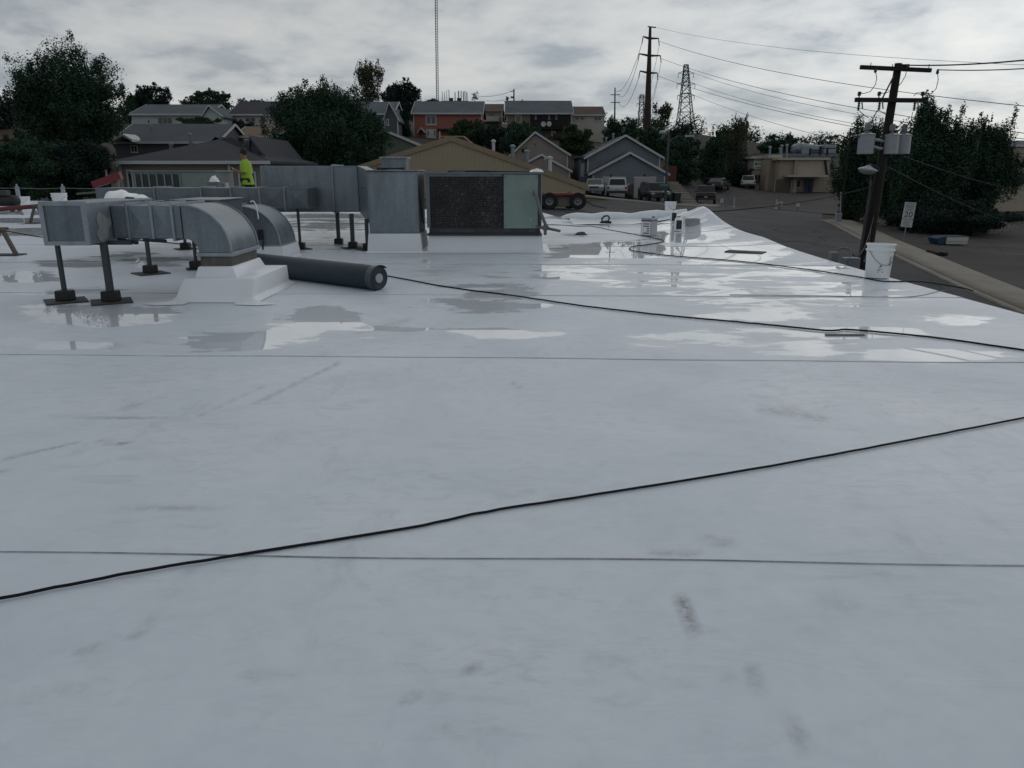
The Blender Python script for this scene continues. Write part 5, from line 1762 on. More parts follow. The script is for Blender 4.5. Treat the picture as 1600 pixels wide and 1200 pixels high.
def leaf_cloud(centers, radii, n, size, seed, droop=0.0, up=0.0, elong=1.0):
    """n small leaf-spray faces gathered in clumps"""
    r = np.random.default_rng(seed)
    k = len(centers)
    wts = radii.prod(1) ** 0.6
    idx = r.choice(k, n, p=wts / wts.sum())
    d = r.normal(size=(n, 3)); d /= np.linalg.norm(d, axis=1)[:, None]
    rad = r.random(n) ** 0.45
    rad = rad * (1 + 0.35 * (r.random(n) ** 6))
    P = centers[idx] + d * radii[idx] * rad[:, None]
    # leaf frame: mostly facing outward and upward
    nrm = d * 0.7 + r.normal(size=(n, 3)) * 0.6 + np.array([0, 0, 0.35])
    nrm /= np.linalg.norm(nrm, axis=1)[:, None]
    t = np.cross(nrm, r.normal(size=(n, 3))); t /= np.linalg.norm(t, axis=1)[:, None]
    if up:
        t = t * (1 - up) + np.array([0, 0, 1.0]) * up
        t /= np.linalg.norm(t, axis=1)[:, None]
    b = np.cross(nrm, t)
    s = size * r.uniform(0.55, 1.35, n)[:, None]
    t = t * s * elong; b = b * s * r.uniform(0.35, 0.6, n)[:, None]
    bend = nrm * s * 0.25
    V = np.stack([P - t, P + b - bend * 0.3, P + t - bend, P - b - bend * 0.3], 1).reshape(-1, 3)
    F = np.arange(n * 4).reshape(n, 4)
    return V, F


def tree(label, u0, u1, vt, vb, vbase, Y, n, leaf, m, seed, shape='round', clumps=26, dense=1.0, name='tree', trunk_r=None, cat='tree', up=0.0, bare=0, group=None, base_xyz=None):
    """crown box seen at u0..u1, vt..vb from here; depth of the crown like its width"""
    r = np.random.default_rng(seed)
    um = (u0 + u1) / 2
    top, bot = at(um, vt, Y).z, at(um, vb, Y).z
    xa, xb = at(u0, (vt + vb) / 2, Y).x, at(u1, (vt + vb) / 2, Y).x
    cx, W, H = (xa + xb) / 2, (xb - xa) / 2, (top - bot) / 2
    cz = (top + bot) / 2
    zb = zg(cx, Y) - 0.3
    root = thing(name, label, cat, (cx, Y, zb), 0, group)
    D = W * 0.8
    C_, Rr = [], []
    for i in range(clumps):
        for _ in range(40):
            p = r.uniform(-1, 1, 3)
            h = (p[2] + 1) / 2
            if shape == 'round': lim = math.sqrt(max(0.0, 1 - (abs(p[2]) ** 2.2)))
            elif shape == 'broad': lim = math.sqrt(max(0.0, 1 - max(0, p[2]) ** 2)) if p[2] > 0 else 0.75 + 0.25 * (1 + p[2])
            elif shape == 'cone': lim = max(0.08, (1 - h) ** 0.8)
            elif shape == 'vase': lim = 0.35 + 0.65 * math.sin(min(1, h * 1.1) * math.pi * 0.62)
            else: lim = 0.95 - 0.75 * max(0, h - 0.55) / 0.45      # column
            if math.hypot(p[0], p[1]) <= lim: break
        sz = r.uniform(0.20, 0.36) * (1.0 if shape != 'cone' else 0.8) * dense ** 0.3
        c = np.array([p[0] * (1 - sz * 0.8), p[1] * (1 - sz * 0.8), p[2] * (1 - sz * 0.75)])
        C_.append(c * np.array([W, D, H]))
        m_ = min(W, H)
        e = (W / H) ** 0.35
        Rr.append(np.array([sz * m_ * e * r.uniform(0.9, 1.4), sz * m_ * e, sz * m_ / e * r.uniform(0.7, 1.25) * (1.5 if up else 1.0)]))
    C_, Rr = np.array(C_), np.array(Rr)
    sC, sR = [], []                       # loose sprays beyond the clumps: ragged outline
    for c, rr_ in zip(C_, Rr):
        for k in range(5):
            d = r.normal(size=3); d /= np.linalg.norm(d)
            d[2] = abs(d[2]) * (1.0 if k < 3 else -0.3) + 0.1
            sC.append(c + d * rr_ * r.uniform(0.85, 1.25))
            sR.append(rr_ * np.array([0.22, 0.22, 0.42]) * r.uniform(0.7, 1.3))
    # inner mass so that the crown closes in the middle
    core = np.array([[0, 0, -0.12 * H]])
    C2 = np.vstack([C_, np.array(sC), core]); R2 = np.vstack([Rr, np.array(sR), np.array([[W * 0.6, D * 0.6, H * 0.68]]) if shape != 'vase' else np.array([[W * 0.3, D * 0.3, H * 0.5]])])
    near = Y < 75
    V, F = leaf_cloud(C2, R2, int(n * (4.6 if near else 2.5)), leaf * (0.38 if near else 0.54), seed + 100, up=up)
    V = V + np.array([0, 0, cz - zb])
    raw_mesh('crown', V, F, m, root)
    tr = trunk_r or max(0.10, W * 0.06)
    q = MB()
    th = (cz - zb) + H * 0.45
    lean = r.normal(0, 0.03, 2) * th
    tp = [Vector((lean[0] * f, lean[1] * f, th * f)) for f in (0, 0.06, 0.3, 0.55, 0.8, 1.0)]
    q.tube(tp, [tr * 1.45, tr * 1.1, tr * 0.95, tr * 0.7, tr * 0.4, tr * 0.1], 9)
    q.build('trunk', bark, root, smooth=True, local=True)
    q = MB()
    for i in range(min(len(C_), 11 + bare)):
        c = C_[i]
        tgt = Vector((c[0], c[1], c[2] + cz - zb))
        h0 = min(th * 0.92, max(th * 0.18, (tgt.z - 0.55 * math.hypot(c[0], c[1]))))
        st = Vector((lean[0], lean[1], 0)) * (h0 / th) + Vector((0, 0, h0))
        mid = st.lerp(tgt, 0.55) + Vector((r.normal(0, 0.06) * W, r.normal(0, 0.06) * W, 0.10 * H))
        ext = tgt + (tgt - mid).normalized() * (Rr[i][0] * (0.7 if not bare else 1.3))
        q.tube([st, mid, tgt, ext], [tr * 0.42, tr * 0.26, tr * 0.13, 0.01], 5)
    o = q.build('limbs', bark, root, smooth=True, local=True)
    o['kind'] = 'stuff'
    return root


tree('tall broad cottonwood towering at the left', 16, 200, 62, 250, 300, 70, 21000, 0.26, leaf_dark, 1, 'broad', 56, name='cottonwood_tree')
tree('dark tree cut by the left picture edge', -60, 40, 138, 215, 240, 95, 5000, 0.30, leaf_con, 2, 'round', 20)
tree('dark pointed evergreen behind the pale green house', 203, 268, 130, 192, 210, 122, 5000, 0.30, leaf_con, 3, 'broad', 22, name='evergreen_tree')
tree('small dark tree between cottonwood and evergreen', 178, 222, 140, 195, 210, 120, 2500, 0.28, leaf_dark, 43, 'round', 12)
tree('flat-topped spreading tree above the pale green house', 276, 375, 138, 182, 205, 128, 4800, 0.30, leaf_dark, 4, 'broad', 22)
tree('low bushy tree left of the big round tree', 355, 436, 150, 190, 205, 135, 3500, 0.28, leaf_olive, 5, 'broad', 18)
tree('big round tree in the middle behind the ducts', 410, 606, 126, 296, 320, 66, 24000, 0.24, leaf_dark, 6, 'broad', 60, name='elm_tree')
tree('smaller bushy tree at the foot of the big round tree', 560, 612, 175, 262, 300, 72, 5000, 0.24, leaf_mid, 7, 'round', 20)
tree('tall thin pale tree above the grey gabled house', 548, 602, 98, 172, 200, 125, 3600, 0.26, leaf_olive, 8, 'vase', 30, bare=8, up=0.4, name='poplar_tree')
tree('dark rounded tree left of the radio mast', 588, 662, 123, 196, 215, 122, 6500, 0.30, leaf_con, 9, 'round', 26)
tree('yellowish bush on the ridge below the radio mast', 658, 692, 152, 166, 175, 132, 900, 0.25, leaf_olive, 10, 'round', 8, name='bush', cat='bush')
tree('mid green rounded bush in front of the red house', 694, 772, 181, 236, 250, 96, 7000, 0.22, leaf_mid, 11, 'round', 26, name='bush', cat='bush')
tree('dark shrub mass between red house and brown house', 752, 815, 188, 248, 262, 94, 5000, 0.22, leaf_con, 12, 'round', 20, name='bush', cat='bush')
tree('dark shrub with pale leaf tips below the brown house', 778, 858, 192, 270, 290, 90, 7500, 0.22, leaf_dark, 13, 'round', 28, name='bush', cat='bush')
tree('small leafy tree in front of the brown house balcony', 790, 828, 185, 220, 240, 108, 2200, 0.22, leaf_olive, 44, 'round', 12)
tree('thin sapling behind the brown house gable', 786, 800, 150, 184, 200, 140, 500, 0.22, leaf_olive, 14, 'column', 8)
tree('wispy drooping bare tree beside the antennas', 734, 748, 143, 160, 175, 150, 120, 0.2, leaf_olive, 15, 'vase', 8, bare=6)
tree('wide green hedge on the slope below the white house', 858, 935, 192, 245, 262, 104, 6000, 0.24, leaf_mid, 16, 'broad', 24, name='hedge', cat='hedge')
tree('dark tree right of the low white house', 940, 1002, 178, 250, 270, 116, 6500, 0.26, leaf_dark, 17, 'broad', 26)
tree('shrubs on the slope above the blue-grey duplex', 990, 1052, 196, 262, 275, 118, 5000, 0.26, leaf_dark, 18, 'broad', 20, name='bush', cat='bush')
tree('pale airy tree between pole and lattice tower', 1018, 1052, 160, 204, 214, 165, 1300, 0.30, leaf_olive, 19, 'vase', 14, bare=4)
tree('dense dark tree right of the duplex street lamp', 1036, 1100, 208, 300, 318, 98, 8500, 0.25, leaf_dark, 20, 'broad', 30)
tree('dark tree with flat branches below the lattice tower', 1088, 1140, 196, 296, 315, 102, 6500, 0.26, leaf_dark, 21, 'broad', 24)
tree('upright bare-topped tree left of the workshop', 1116, 1180, 186, 292, 305, 112, 5600, 0.26, leaf_olive, 22, 'vase', 30, bare=14, up=0.55)
tree('tall dark thicket right of the lattice tower foot', 1085, 1180, 205, 300, 312, 116, 9000, 0.26, leaf_con, 53, 'broad', 30)
tree('shadowed understorey bush behind the black pickup', 1080, 1180, 240, 302, 312, 108, 7000, 0.26, leaf_con, 23, 'broad', 24, name='bush', cat='bush')
tree('distant rounded tree behind the workshop roof', 1180, 1252, 205, 252, 265, 150, 4200, 0.32, leaf_dark, 24, 'broad', 20, bare=5)
tree('distant low tree between workshop and right grove', 1276, 1320, 222, 250, 265, 160, 1800, 0.32, leaf_dark, 25, 'broad', 12)
tree('left juniper-like tree of the right grove, behind the thin lamp pole', 1296, 1402, 188, 345, 360, 65, 12000, 0.22, leaf_dark, 26, 'broad', 40, up=0.12)
tree('middle tree of the right grove, directly behind the utility pole', 1345, 1450, 196, 362, 375, 58, 12000, 0.22, leaf_dark, 61, 'broad', 40)
tree('tallest tree of the right grove, behind the transformers', 1385, 1520, 163, 352, 375, 53, 19000, 0.22, leaf_dark, 27, 'broad', 52, up=0.12)
tree('right tree of the right grove, beside the tan building', 1478, 1590, 188, 340, 372, 55, 14000, 0.22, leaf_dark, 28, 'broad', 44, up=0.12)
tree('low dark scrub under the right grove', 1372, 1600, 296, 380, 385, 51, 12000, 0.20, leaf_con, 29, 'broad', 30, name='bush', cat='bush')
tree('scrub by the pavement below the thin lamp pole', 1300, 1372, 290, 348, 362, 66, 4500, 0.20, leaf_mid, 30, 'broad', 18, name='bush', cat='bush')
tree('small bush top showing behind the tan building', 1566, 1604, 222, 236, 245, 100, 900, 0.25, leaf_dark, 31, 'round', 8, name='bush', cat='bush')
tree('dark overgrown shrubs at the far left below the cottonwood', -60, 125, 208, 322, 318, 46, 14000, 0.19, leaf_dark, 32, 'broad', 36, name='bush', cat='bush')
tree('shaded shrubs left of the charcoal roofed house', 85, 192, 216, 322, 318, 47, 11000, 0.19, leaf_con, 33, 'broad', 30, name='bush', cat='bush')
tree('dark tree on the slope between duplex and lattice tower', 1030, 1095, 196, 250, 262, 128, 5000, 0.26, leaf_con, 63, 'broad', 20)
tree('hedge in front of the pale green house', 268, 352, 178, 206, 215, 104, 4000, 0.24, leaf_mid, 34, 'broad', 18, name='hedge', cat='hedge')
tree('dark shrubs between cream house and big tree', 345, 425, 186, 218, 230, 98, 3800, 0.24, leaf_con, 35, 'broad', 18, name='bush', cat='bush')
tree('dark tree filling the gap between grey gable and red house', 612, 650, 165, 235, 250, 106, 3500, 0.25, leaf_con, 36, 'broad', 16)
tree('low shrub by the mailbox in front of the duplex', 978, 992, 300, 317, 318, 73, 900, 0.12, leaf_mid, 37, 'round', 8, name='bush', cat='bush')
tree('weedy shrub below the silver car', 914, 944, 306, 322, 324, 70, 1500, 0.12, leaf_mid, 38, 'broad', 10, name='bush', cat='bush')
# far wood along the ridge: reads as one dark mass
cs, rs_ = [], []
rg = np.random.default_rng(77)
for i in range(240):
    x = rg.uniform(-170, 190)
    y = rg.uniform(150, 230)
    z = zg(x, y)
    s_ = rg.uniform(1.5, 2.6)
    cs.append((x, y, z + s_ * 0.7)); rs_.append((s_ * 1.5, s_ * 1.5, s_))
V, F = leaf_cloud(np.array(cs), np.array(rs_), 100000, 0.28, 99)
tag(raw_mesh('far_wood', V, F, leaf_dark), 'far belt of low trees along the ridge', 'wood', kind='stuff')
# ================================================================ vehicles
tyre_m = mat('tyre', (0.012, 0.012, 0.013), 0.8, var=0.2)
rim_m = mat('rim_steel', (0.14, 0.145, 0.15), 0.4, 0.6)
car_glass = mat_glass('car_glass', (0.010, 0.012, 0.015), 0.05)
tail_m = mat('tail_lamp', (0.16, 0.012, 0.012), 0.25)
head_m = mat('head_lamp', (0.35, 0.36, 0.37), 0.2)
plate_m = mat('number_plate', (0.30, 0.31, 0.32), 0.4)
bumper_m = mat('bumper_dark', (0.03, 0.03, 0.032), 0.55)


def paint(name, col, metal=0.3):
    m = mat(name, col, 0.28, metal, var=0.05, spec=0.5)
    return m


def wheel(root, x, y, r, w, sub=True, name='wheel'):
    s_ = 1 if x > 0 else -1
    M = Matrix.Translation((x, y, r)) @ Matrix.Rotation(R(90) * s_, 4, 'Y')
    q = MB(); q.lathe([(r * 0.62, -w / 2), (r * 0.93, -w / 2), (r, -w * 0.32), (r, w * 0.32), (r * 0.93, w / 2), (r * 0.62, w / 2), (r * 0.60, w * 0.2)], 22, M)
    t = q.build(name, tyre_m, root, smooth=True, local=True)
    q = MB(); q.lathe([(r * 0.6, w * 0.10), (r * 0.6, w * 0.40), (r * 0.45, w * 0.34), (r * 0.18, w * 0.44), (r * 0.1, w * 0.46)], 16, M); q.build('rim', rim_m, t, smooth=True, local=True)
    return t


def car(label, pos, rz, kind, pm, group=None, name='parked_car', cat='car'):
    """front of the car points to +y before turning"""
    t = thing(name, label, cat, pos, rz, group)
    if kind == 'sedan':
        W, Lf, Lr = 0.90, 2.3, 2.3
        prof = [(-2.3, 0.35), (2.28, 0.35), (2.32, 0.62), (2.05, 0.78), (0.95, 0.95), (-1.55, 1.02), (-2.22, 0.98), (-2.32, 0.70)]
        cab = dict(b=(-1.75, 1.0, 0.97), t=(-0.95, 0.25, 1.44)); r = 0.32; axles = (1.42, -1.36)
    elif kind == 'suv':
        W, Lf, Lr = 0.95, 2.4, 2.35
        prof = [(-2.32, 0.42), (2.35, 0.42), (2.4, 0.75), (2.2, 0.98), (1.05, 1.10), (-2.25, 1.14), (-2.36, 0.9)]
        cab = dict(b=(-2.28, 1.1, 1.10), t=(-2.02, 0.45, 1.80)); r = 0.37; axles = (1.45, -1.38)
    else:                                   # pickup
        W, Lf, Lr = 0.98, 2.8, 2.8
        prof = [(-2.8, 0.50), (2.75, 0.50), (2.8, 0.85), (2.6, 1.08), (1.35, 1.18), (-2.78, 1.20), (-2.83, 0.9)]
        cab = dict(b=(-0.95, 1.45, 1.16), t=(-0.75, 0.75, 1.86)); r = 0.39; axles = (1.85, -1.75)
    q = MB(); q.prism(prof, 'x', -W, W); body = q.build('body', pm, t, bevel=0.07, seg=2, smooth=True, local=True)
    b, tp = cab['b'], cab['t']
    wi = W - 0.05
    wt = W - 0.20
    A = [(-wi, b[0], b[2] - 0.08), (wi, b[0], b[2] - 0.08), (wi, b[1], b[2] - 0.08), (-wi, b[1], b[2] - 0.08)]
    B = [(-wt, tp[0], tp[2]), (wt, tp[0], tp[2]), (wt, tp[1], tp[2]), (-wt, tp[1], tp[2])]
    q = MB(); q.hexa(A, B); q.build('cabin', pm, t, bevel=0.05, seg=2, smooth=True, local=True)

    def pane(name, p0, p1, p2, p3, out):
        pts = [Vector(p) for p in (p0, p1, p2, p3)]
        c = sum(pts, Vector()) / 4
        pts = [c + (p - c) * 0.86 for p in pts]
        n = (pts[1] - pts[0]).cross(pts[2] - pts[0]).normalized()
        if n.dot(Vector(out)) < 0: n = -n
        q = MB(); q.hexa([p - n * 0.02 for p in pts], [p + n * 0.012 for p in pts]); return q.build(name, car_glass, t, local=True)
    lo = 0.06
    A2 = [Vector(a).lerp(Vector(bb), 0.14) for a, bb in zip(A, B)]
    B2 = [Vector(a).lerp(Vector(bb), 0.93) for a, bb in zip(A, B)]
    pane('rear_window', A2[0], A2[1], B2[1], B2[0], (0, -1, 0.3))
    pane('windscreen', A2[3], A2[2], B2[2], B2[3], (0, 1, 0.3))
    for i0, i1, s_ in ((1, 2, 1), (0, 3, -1)):
        for f0, f1 in ((0.0, 0.46), (0.5, 0.98)):
            pane('side_window', A2[i0].lerp(A2[i1], f0), A2[i0].lerp(A2[i1], f1), B2[i0].lerp(B2[i1], f1), B2[i0].lerp(B2[i1], f0), (s_, 0, 0.2))
    for ay in axles:
        for s_ in (-1, 1):
            wheel(t, s_ * (W - 0.06), ay, r, 0.23)
    zb = 0.62 if kind != 'sedan' else 0.5
    q = MB(); q.box(-W + 0.03, W - 0.03, -Lr - 0.10, -Lr + 0.05, zb - 0.16, zb + 0.05); q.build('rear_bumper', bumper_m if kind != 'sedan' else pm, t, bevel=0.03, local=True)
    q = MB(); q.box(-W + 0.03, W - 0.03, Lf - 0.05, Lf + 0.10, zb - 0.16, zb + 0.05); q.build('front_bumper', bumper_m if kind != 'sedan' else pm, t, bevel=0.03, local=True)
    q = MB(); q.box(-W * 0.5, W * 0.5, Lf - 0.05, Lf + 0.035, zb + 0.10, zb + 0.28); q.build('grille', bumper_m, t, bevel=0.01, local=True)
    for s_ in (-1, 1):
        q = MB(); q.box(s_ * (W - 0.13) - 0.09, s_ * (W - 0.13) + 0.09, -Lr - 0.05, -Lr + 0.06, zb + 0.20, zb + 0.42); q.build('tail_light', tail_m, t, bevel=0.02, local=True)
        q = MB(); q.box(s_ * (W - 0.2) - 0.15, s_ * (W - 0.2) + 0.15, Lf - 0.1, Lf + 0.04, zb + 0.12, zb + 0.27); q.build('headlight', head_m, t, bevel=0.03, local=True)
        q = MB(); q.box(s_ * (W + 0.1) - 0.1, s_ * (W + 0.1) + 0.1, b[1] - 0.42, b[1] - 0.3, b[2], b[2] + 0.16); q.build('mirror', pm, t, bevel=0.03, local=True)
    q = MB(); q.box(-0.15, 0.15, -Lr - 0.115, -Lr - 0.09, zb + 0.07, zb + 0.22); q.build('number_plate', plate_m, t, local=True)
    if kind == 'pickup':
        q = MB(); q.box(-W + 0.12, W - 0.12, -2.7, -1.05, 1.196, 1.215); q.build('bed_cover', bumper_m, t, local=True)
    if kind == 'suv':
        for s_ in (-1, 1):
            q = MB(); q.bar((s_ * 0.6, -1.9, 1.83), (s_ * 0.6, 0.2, 1.83), 0.05); q.build('roof_rail', bumper_m, t, local=True)
    return t


def gpos(u, v, Y, dz=0.06):
    p = at(u, v, Y)
    return (p.x, Y, max(zg(p.x, Y), zg(p.x, Y)) + dz)


white_p, silver_p, dark_p, black_p = paint('paint_white', (0.42, 0.43, 0.44), 0.0), paint('paint_silver', (0.15, 0.165, 0.18)), paint('paint_dark_grey', (0.025, 0.027, 0.03)), paint('paint_black', (0.012, 0.013, 0.014))
car('silver sedan parked nose out on the duplex lawn edge', gpos(929, 309, 75), R(172), 'sedan', silver_p, 'cars at the duplex')
car('white sport utility car parked facing the left garage door', gpos(964, 309, 75.5), R(-8), 'suv', white_p, 'cars at the duplex')
car('dark grey sport utility car parked nose out before the right garage', gpos(1021, 311, 74.5), R(186), 'suv', dark_p, 'cars at the duplex')
car('black pickup truck parked at the kerb by the dark trees', gpos(1102, 320, 84), R(-14), 'pickup', black_p, None, 'pickup_truck', 'pickup truck')
car('dark sedan half hidden behind the black pickup', gpos(1122, 305, 98), R(-30), 'sedan', dark_p)
car('white sport utility car parked beside the stucco workshop', gpos(1166, 296, 108), R(-12), 'suv', white_p)

# --- road trailer with red frame in front of the tan shed
tr = thing('road_trailer', 'red-framed trailer with big tyres parked before the tan shed', 'trailer', (at(880, 327, 51).x, 51, zg(at(880, 327, 51).x, 51) + 0.07))
red_frame = mat('trailer_red', (0.22, 0.035, 0.025), 0.5, var=0.15, grime=0.3)
s_ = scale_at(880, 320, 51)
zt_ = at(880, 305, 51).z - tr.location.z
q = MB(); q.box(-9.0, at(915, 305, 51).x - tr.location.x, 0.0, 0.16, zt_ + 0.0, zt_ + 0.13); q.build('frame_rail', red_frame, tr, local=True)
q = MB(); q.box(-9.0, at(915, 305, 51).x - tr.location.x, 2.2, 2.36, zt_ + 0.0, zt_ + 0.13); q.build('frame_rail', red_frame, tr, local=True)
q = MB(); q.box(-9.0, at(915, 305, 51).x - tr.location.x, 0.165, 2.195, zt_ + 0.02, zt_ + 0.12); q.build('deck', wood_grey, tr, local=True)
for u in (847, 858.5, 893, 903):
    xx = at(u, 318, 51).x - tr.location.x
    yy = 0.1 if u in (858.5, 903) else 1.9
    M = Matrix.Translation((xx, yy, 0.55)) @ Matrix.Rotation(R(90), 4, 'X')
    q = MB(); q.lathe([(0.28, -0.14), (0.50, -0.14), (0.55, -0.09), (0.55, 0.09), (0.50, 0.14), (0.30, 0.14), (0.28, 0.05)], 26, M); w_ = q.build('wheel', tyre_m, tr, smooth=True, local=True)
    q = MB(); q.lathe([(0.27, 0.03), (0.27, 0.10), (0.12, 0.06), (0.10, 0.12), (0.02, 0.13)], 18, M); q.build('rim', rim_m, w_, smooth=True, local=True)
    q = MB(); q.tube([(xx, yy + 0.2, 0.51), (xx, 2.0 if yy < 1 else 0.4, 0.51)], 0.06, 8); q.build('axle', hv_dark, tr, local=True)
xx = at(875, 318, 51).x - tr.location.x
q = MB(); q.box(xx - 0.55, xx + 0.75, 0.5, 1.4, 0.18, zt_ - 0.04); q.build('tool_box', mat('pale_tank', (0.20, 0.20, 0.18), 0.6, var=0.2, grime=0.4), tr, local=True, bevel=0.05)
q = MB(); q.tube([(at(914, 318, 51).x - tr.location.x, 0.3, 0.6), (at(928, 322, 51).x - tr.location.x, 0.3, 0.25), (at(948, 328, 51).x - tr.location.x, 0.2, 0.08)], 0.04, 6); q.build('drawbar', hv_dark, tr, local=True)

# --- bins, mailbox, street furniture by the duplex
for u, lab in ((1044, 'left dark wheeled bin beside the duplex'), (1057, 'right dark wheeled bin beside the duplex')):
    p = at(u, 311, 76)
    t = thing('wheeled_bin', lab, 'bin', (p.x, 76, zg(p.x, 76) + 0.05), R(8), 'bins by the duplex')
    q = MB(); q.hexa([(-0.28, -0.3, 0.06), (0.28, -0.3, 0.06), (0.28, 0.3, 0.06), (-0.28, 0.3, 0.06)], [(-0.34, -0.38, 0.98), (0.34, -0.38, 0.98), (0.34, 0.38, 0.98), (-0.34, 0.38, 0.98)]); q.build('bin_body', hv_dark, t, local=True, bevel=0.03)
    q = MB(); q.prism([(-0.42, 0.985), (0.40, 0.985), (0.36, 1.08), (-0.30, 1.06)], 'x', -0.36, 0.36); q.build('lid', black_rubber, t, local=True, bevel=0.02)
    for s_ in (-1, 1):
        q = MB(); q.lathe([(0.12, -0.03), (0.12, 0.03)], 14, Matrix.Translation((s_ * 0.27, 0.34, 0.12)) @ Matrix.Rotation(R(90), 4, 'Y')); q.build('wheel', tyre_m, t, local=True)
p = at(998, 316, 73)
t = thing('mailbox', 'small dark mailbox on a post by the driveway', 'mailbox', (p.x, 73, zg(p.x, 73)))
q = MB(); q.box(-0.05, 0.05, -0.05, 0.05, 0, 1.0); q.build('post', wood_dark, t, local=True)
q = MB(); q.prism([(-0.12, 1.0), (0.12, 1.0), (0.12, 1.15), (0.07, 1.24), (-0.07, 1.24), (-0.12, 1.15)], 'y', -0.25, 0.25); q.build('box_body', hv_dark, t, local=True)

def street_lamp(label, u, vb, vt, Y, arm_end, head='cobra', r=0.11, arm_from=None, m=None):
    a, b = at(u, vb, Y), at(u, vt, Y)
    zb = min(a.z, zg(a.x, Y))
    t = thing('street_lamp', label, 'street lamp', (a.x, Y, zb))
    q = MB(); q.tube([(a.x, Y, zb), (a.x, Y, (zb + b.z) / 2), (a.x, Y, b.z)], [r * 1.3, r, r * 0.75], 10); q.build('pole', m or post_steel, t, smooth=True)
    e = at(arm_end[0], arm_end[1], Y)
    s0 = Vector((a.x, Y, at(u, arm_from or vt + 3, Y).z))
    md = s0.lerp(e, 0.5) + Vector((0, 0, 0.25))
    q = MB(); q.tube([s0, md, e], [0.05, 0.045, 0.04], 8); q.build('arm', m or post_steel, t, smooth=True)
    return t, e


t, e = street_lamp('street lamp with a globe and a long arm beside the duplex', 1039, 322, 207, 72, (1072, 213), arm_from=222)
q = MB(); q.hexa([e + Vector(v_) for v_ in ((-0.1, -0.12, -0.06), (0.75, -0.1, -0.02), (0.75, 0.1, -0.02), (-0.1, 0.12, -0.06))], [e + Vector(v_) for v_ in ((-0.1, -0.1, 0.1), (0.7, -0.06, 0.10), (0.7, 0.06, 0.10), (-0.1, 0.1, 0.1))]); q.build('lamp_head', xfm_grey, t)
p = at(1035, 207, 72)
q = MB(); q.lathe([(0.05, -0.18), (0.26, -0.1), (0.30, 0.0), (0.2, 0.14), (0.03, 0.18)], 14, Matrix.Translation(p)); q.build('globe', xfm_grey, t, smooth=True)
t2 = thing('street_sign', 'green street name sign on the pole in front of the duplex', 'sign', (at(1038, 289, 71.8).x, 71.8, at(1038, 289, 71.8).z))
a, b = at(1030, 286, 71.8), at(1046, 292, 71.8)
q = MB(); q.box(a.x, b.x, 71.78, 71.80, b.z, a.z); q.build('sign_blade', mat('street_sign_green', (0.015, 0.11, 0.085), 0.4), t2)
q = MB(); q.box(a.x + 0.1, b.x - 0.1, 71.772, 71.778, (a.z + b.z) / 2 - 0.05, (a.z + b.z) / 2 + 0.05); q.build('lettering_band', mat('sign_pale', (0.10, 0.24, 0.2), 0.5), t2)
t, e = street_lamp('thin street lamp pole with long arm left of the right grove', 1313, 345, 200, 60.5, (1296, 214.5), r=0.075, arm_from=218, m=wood_dark)
q = MB(); q.bar(at(1294, 215.5, 60.5), at(1310, 213, 60.5), 0.20, 0.10); q.build('lamp_head', wire_m, t)
q = MB(); q.tube([at(1252, 220, 60.5), at(1275, 216.5, 60.5), at(1296, 215, 60.5)], 0.03, 6); q.build('arm_extension', wire_m, t)
t = thing('meter_box', 'pale grey metal box at the foot of the thin lamp pole', 'electrical box', tuple(at(1310, 346, 59.5)))
a, b = at(1307, 333, 59.5), at(1314, 346, 59.5)
q = MB(); q.box(a.x, b.x, 59.4, 59.7, b.z - 0.4, a.z); q.build('box_body', xfm_grey, t, bevel=0.02)
q = MB(); q.tube([at(1313, 333, 59.55), at(1314, 300, 59.55)], 0.05, 8); q.build('conduit', xfm_grey, t)
# bollard-like markers in the lot
for u, v0_, v1_, lab in ((1147, 306, 319, 'thin white marker post in the middle of the lot'), (1213, 306, 317, 'white marker post left of the small lot sign')):
    a, b = at(u, v1_, 80), at(u, v0_, 80)
    zz = zg(a.x, 80) + 0.06
    t = thing('marker_post', lab, 'post', (a.x, 80, zz))
    q = MB(); q.lathe([(0.05, 0.03), (0.05, 0.9), (0.02, 0.95)], 10); q.build('post', trim_white, t, local=True)
    q = MB(); q.lathe([(0.16, 0), (0.14, 0.035)], 14); q.build('base', trim_white, t, local=True)
for u, v, w_, lab in ((1128, 312, 4.5, 'small white sign at the pickup rear'), (1219, 314, 8, 'small white lot sign with dark marks'), (1247, 317, 5, 'small square white sign near the workshop kerb')):
    p = at(u, v, 79)
    zz = zg(p.x, 79) + 0.06
    t = thing('lot_sign', lab, 'sign', (p.x, 79, zz))
    hw = w_ / 2 / scale_at(u, v, 79)
    zc = 0.55
    q = MB(); q.box(-hw, hw, -0.02, 0.02, zc - 0.22, zc + 0.22); q.build('sign_board', trim_white, t, local=True)
    q = MB(); q.box(-0.03, 0.03, 0.021, 0.06, 0, zc + 0.1); q.build('post', post_steel, t, local=True)
    if w_ > 6:
        for k in range(2):
            q = MB(); q.box(-hw * 0.6 + k * hw * 0.7, -hw * 0.2 + k * hw * 0.7, -0.026, -0.0205, zc - 0.1, zc + 0.1); q.build('mark', wire_m, t, local=True)

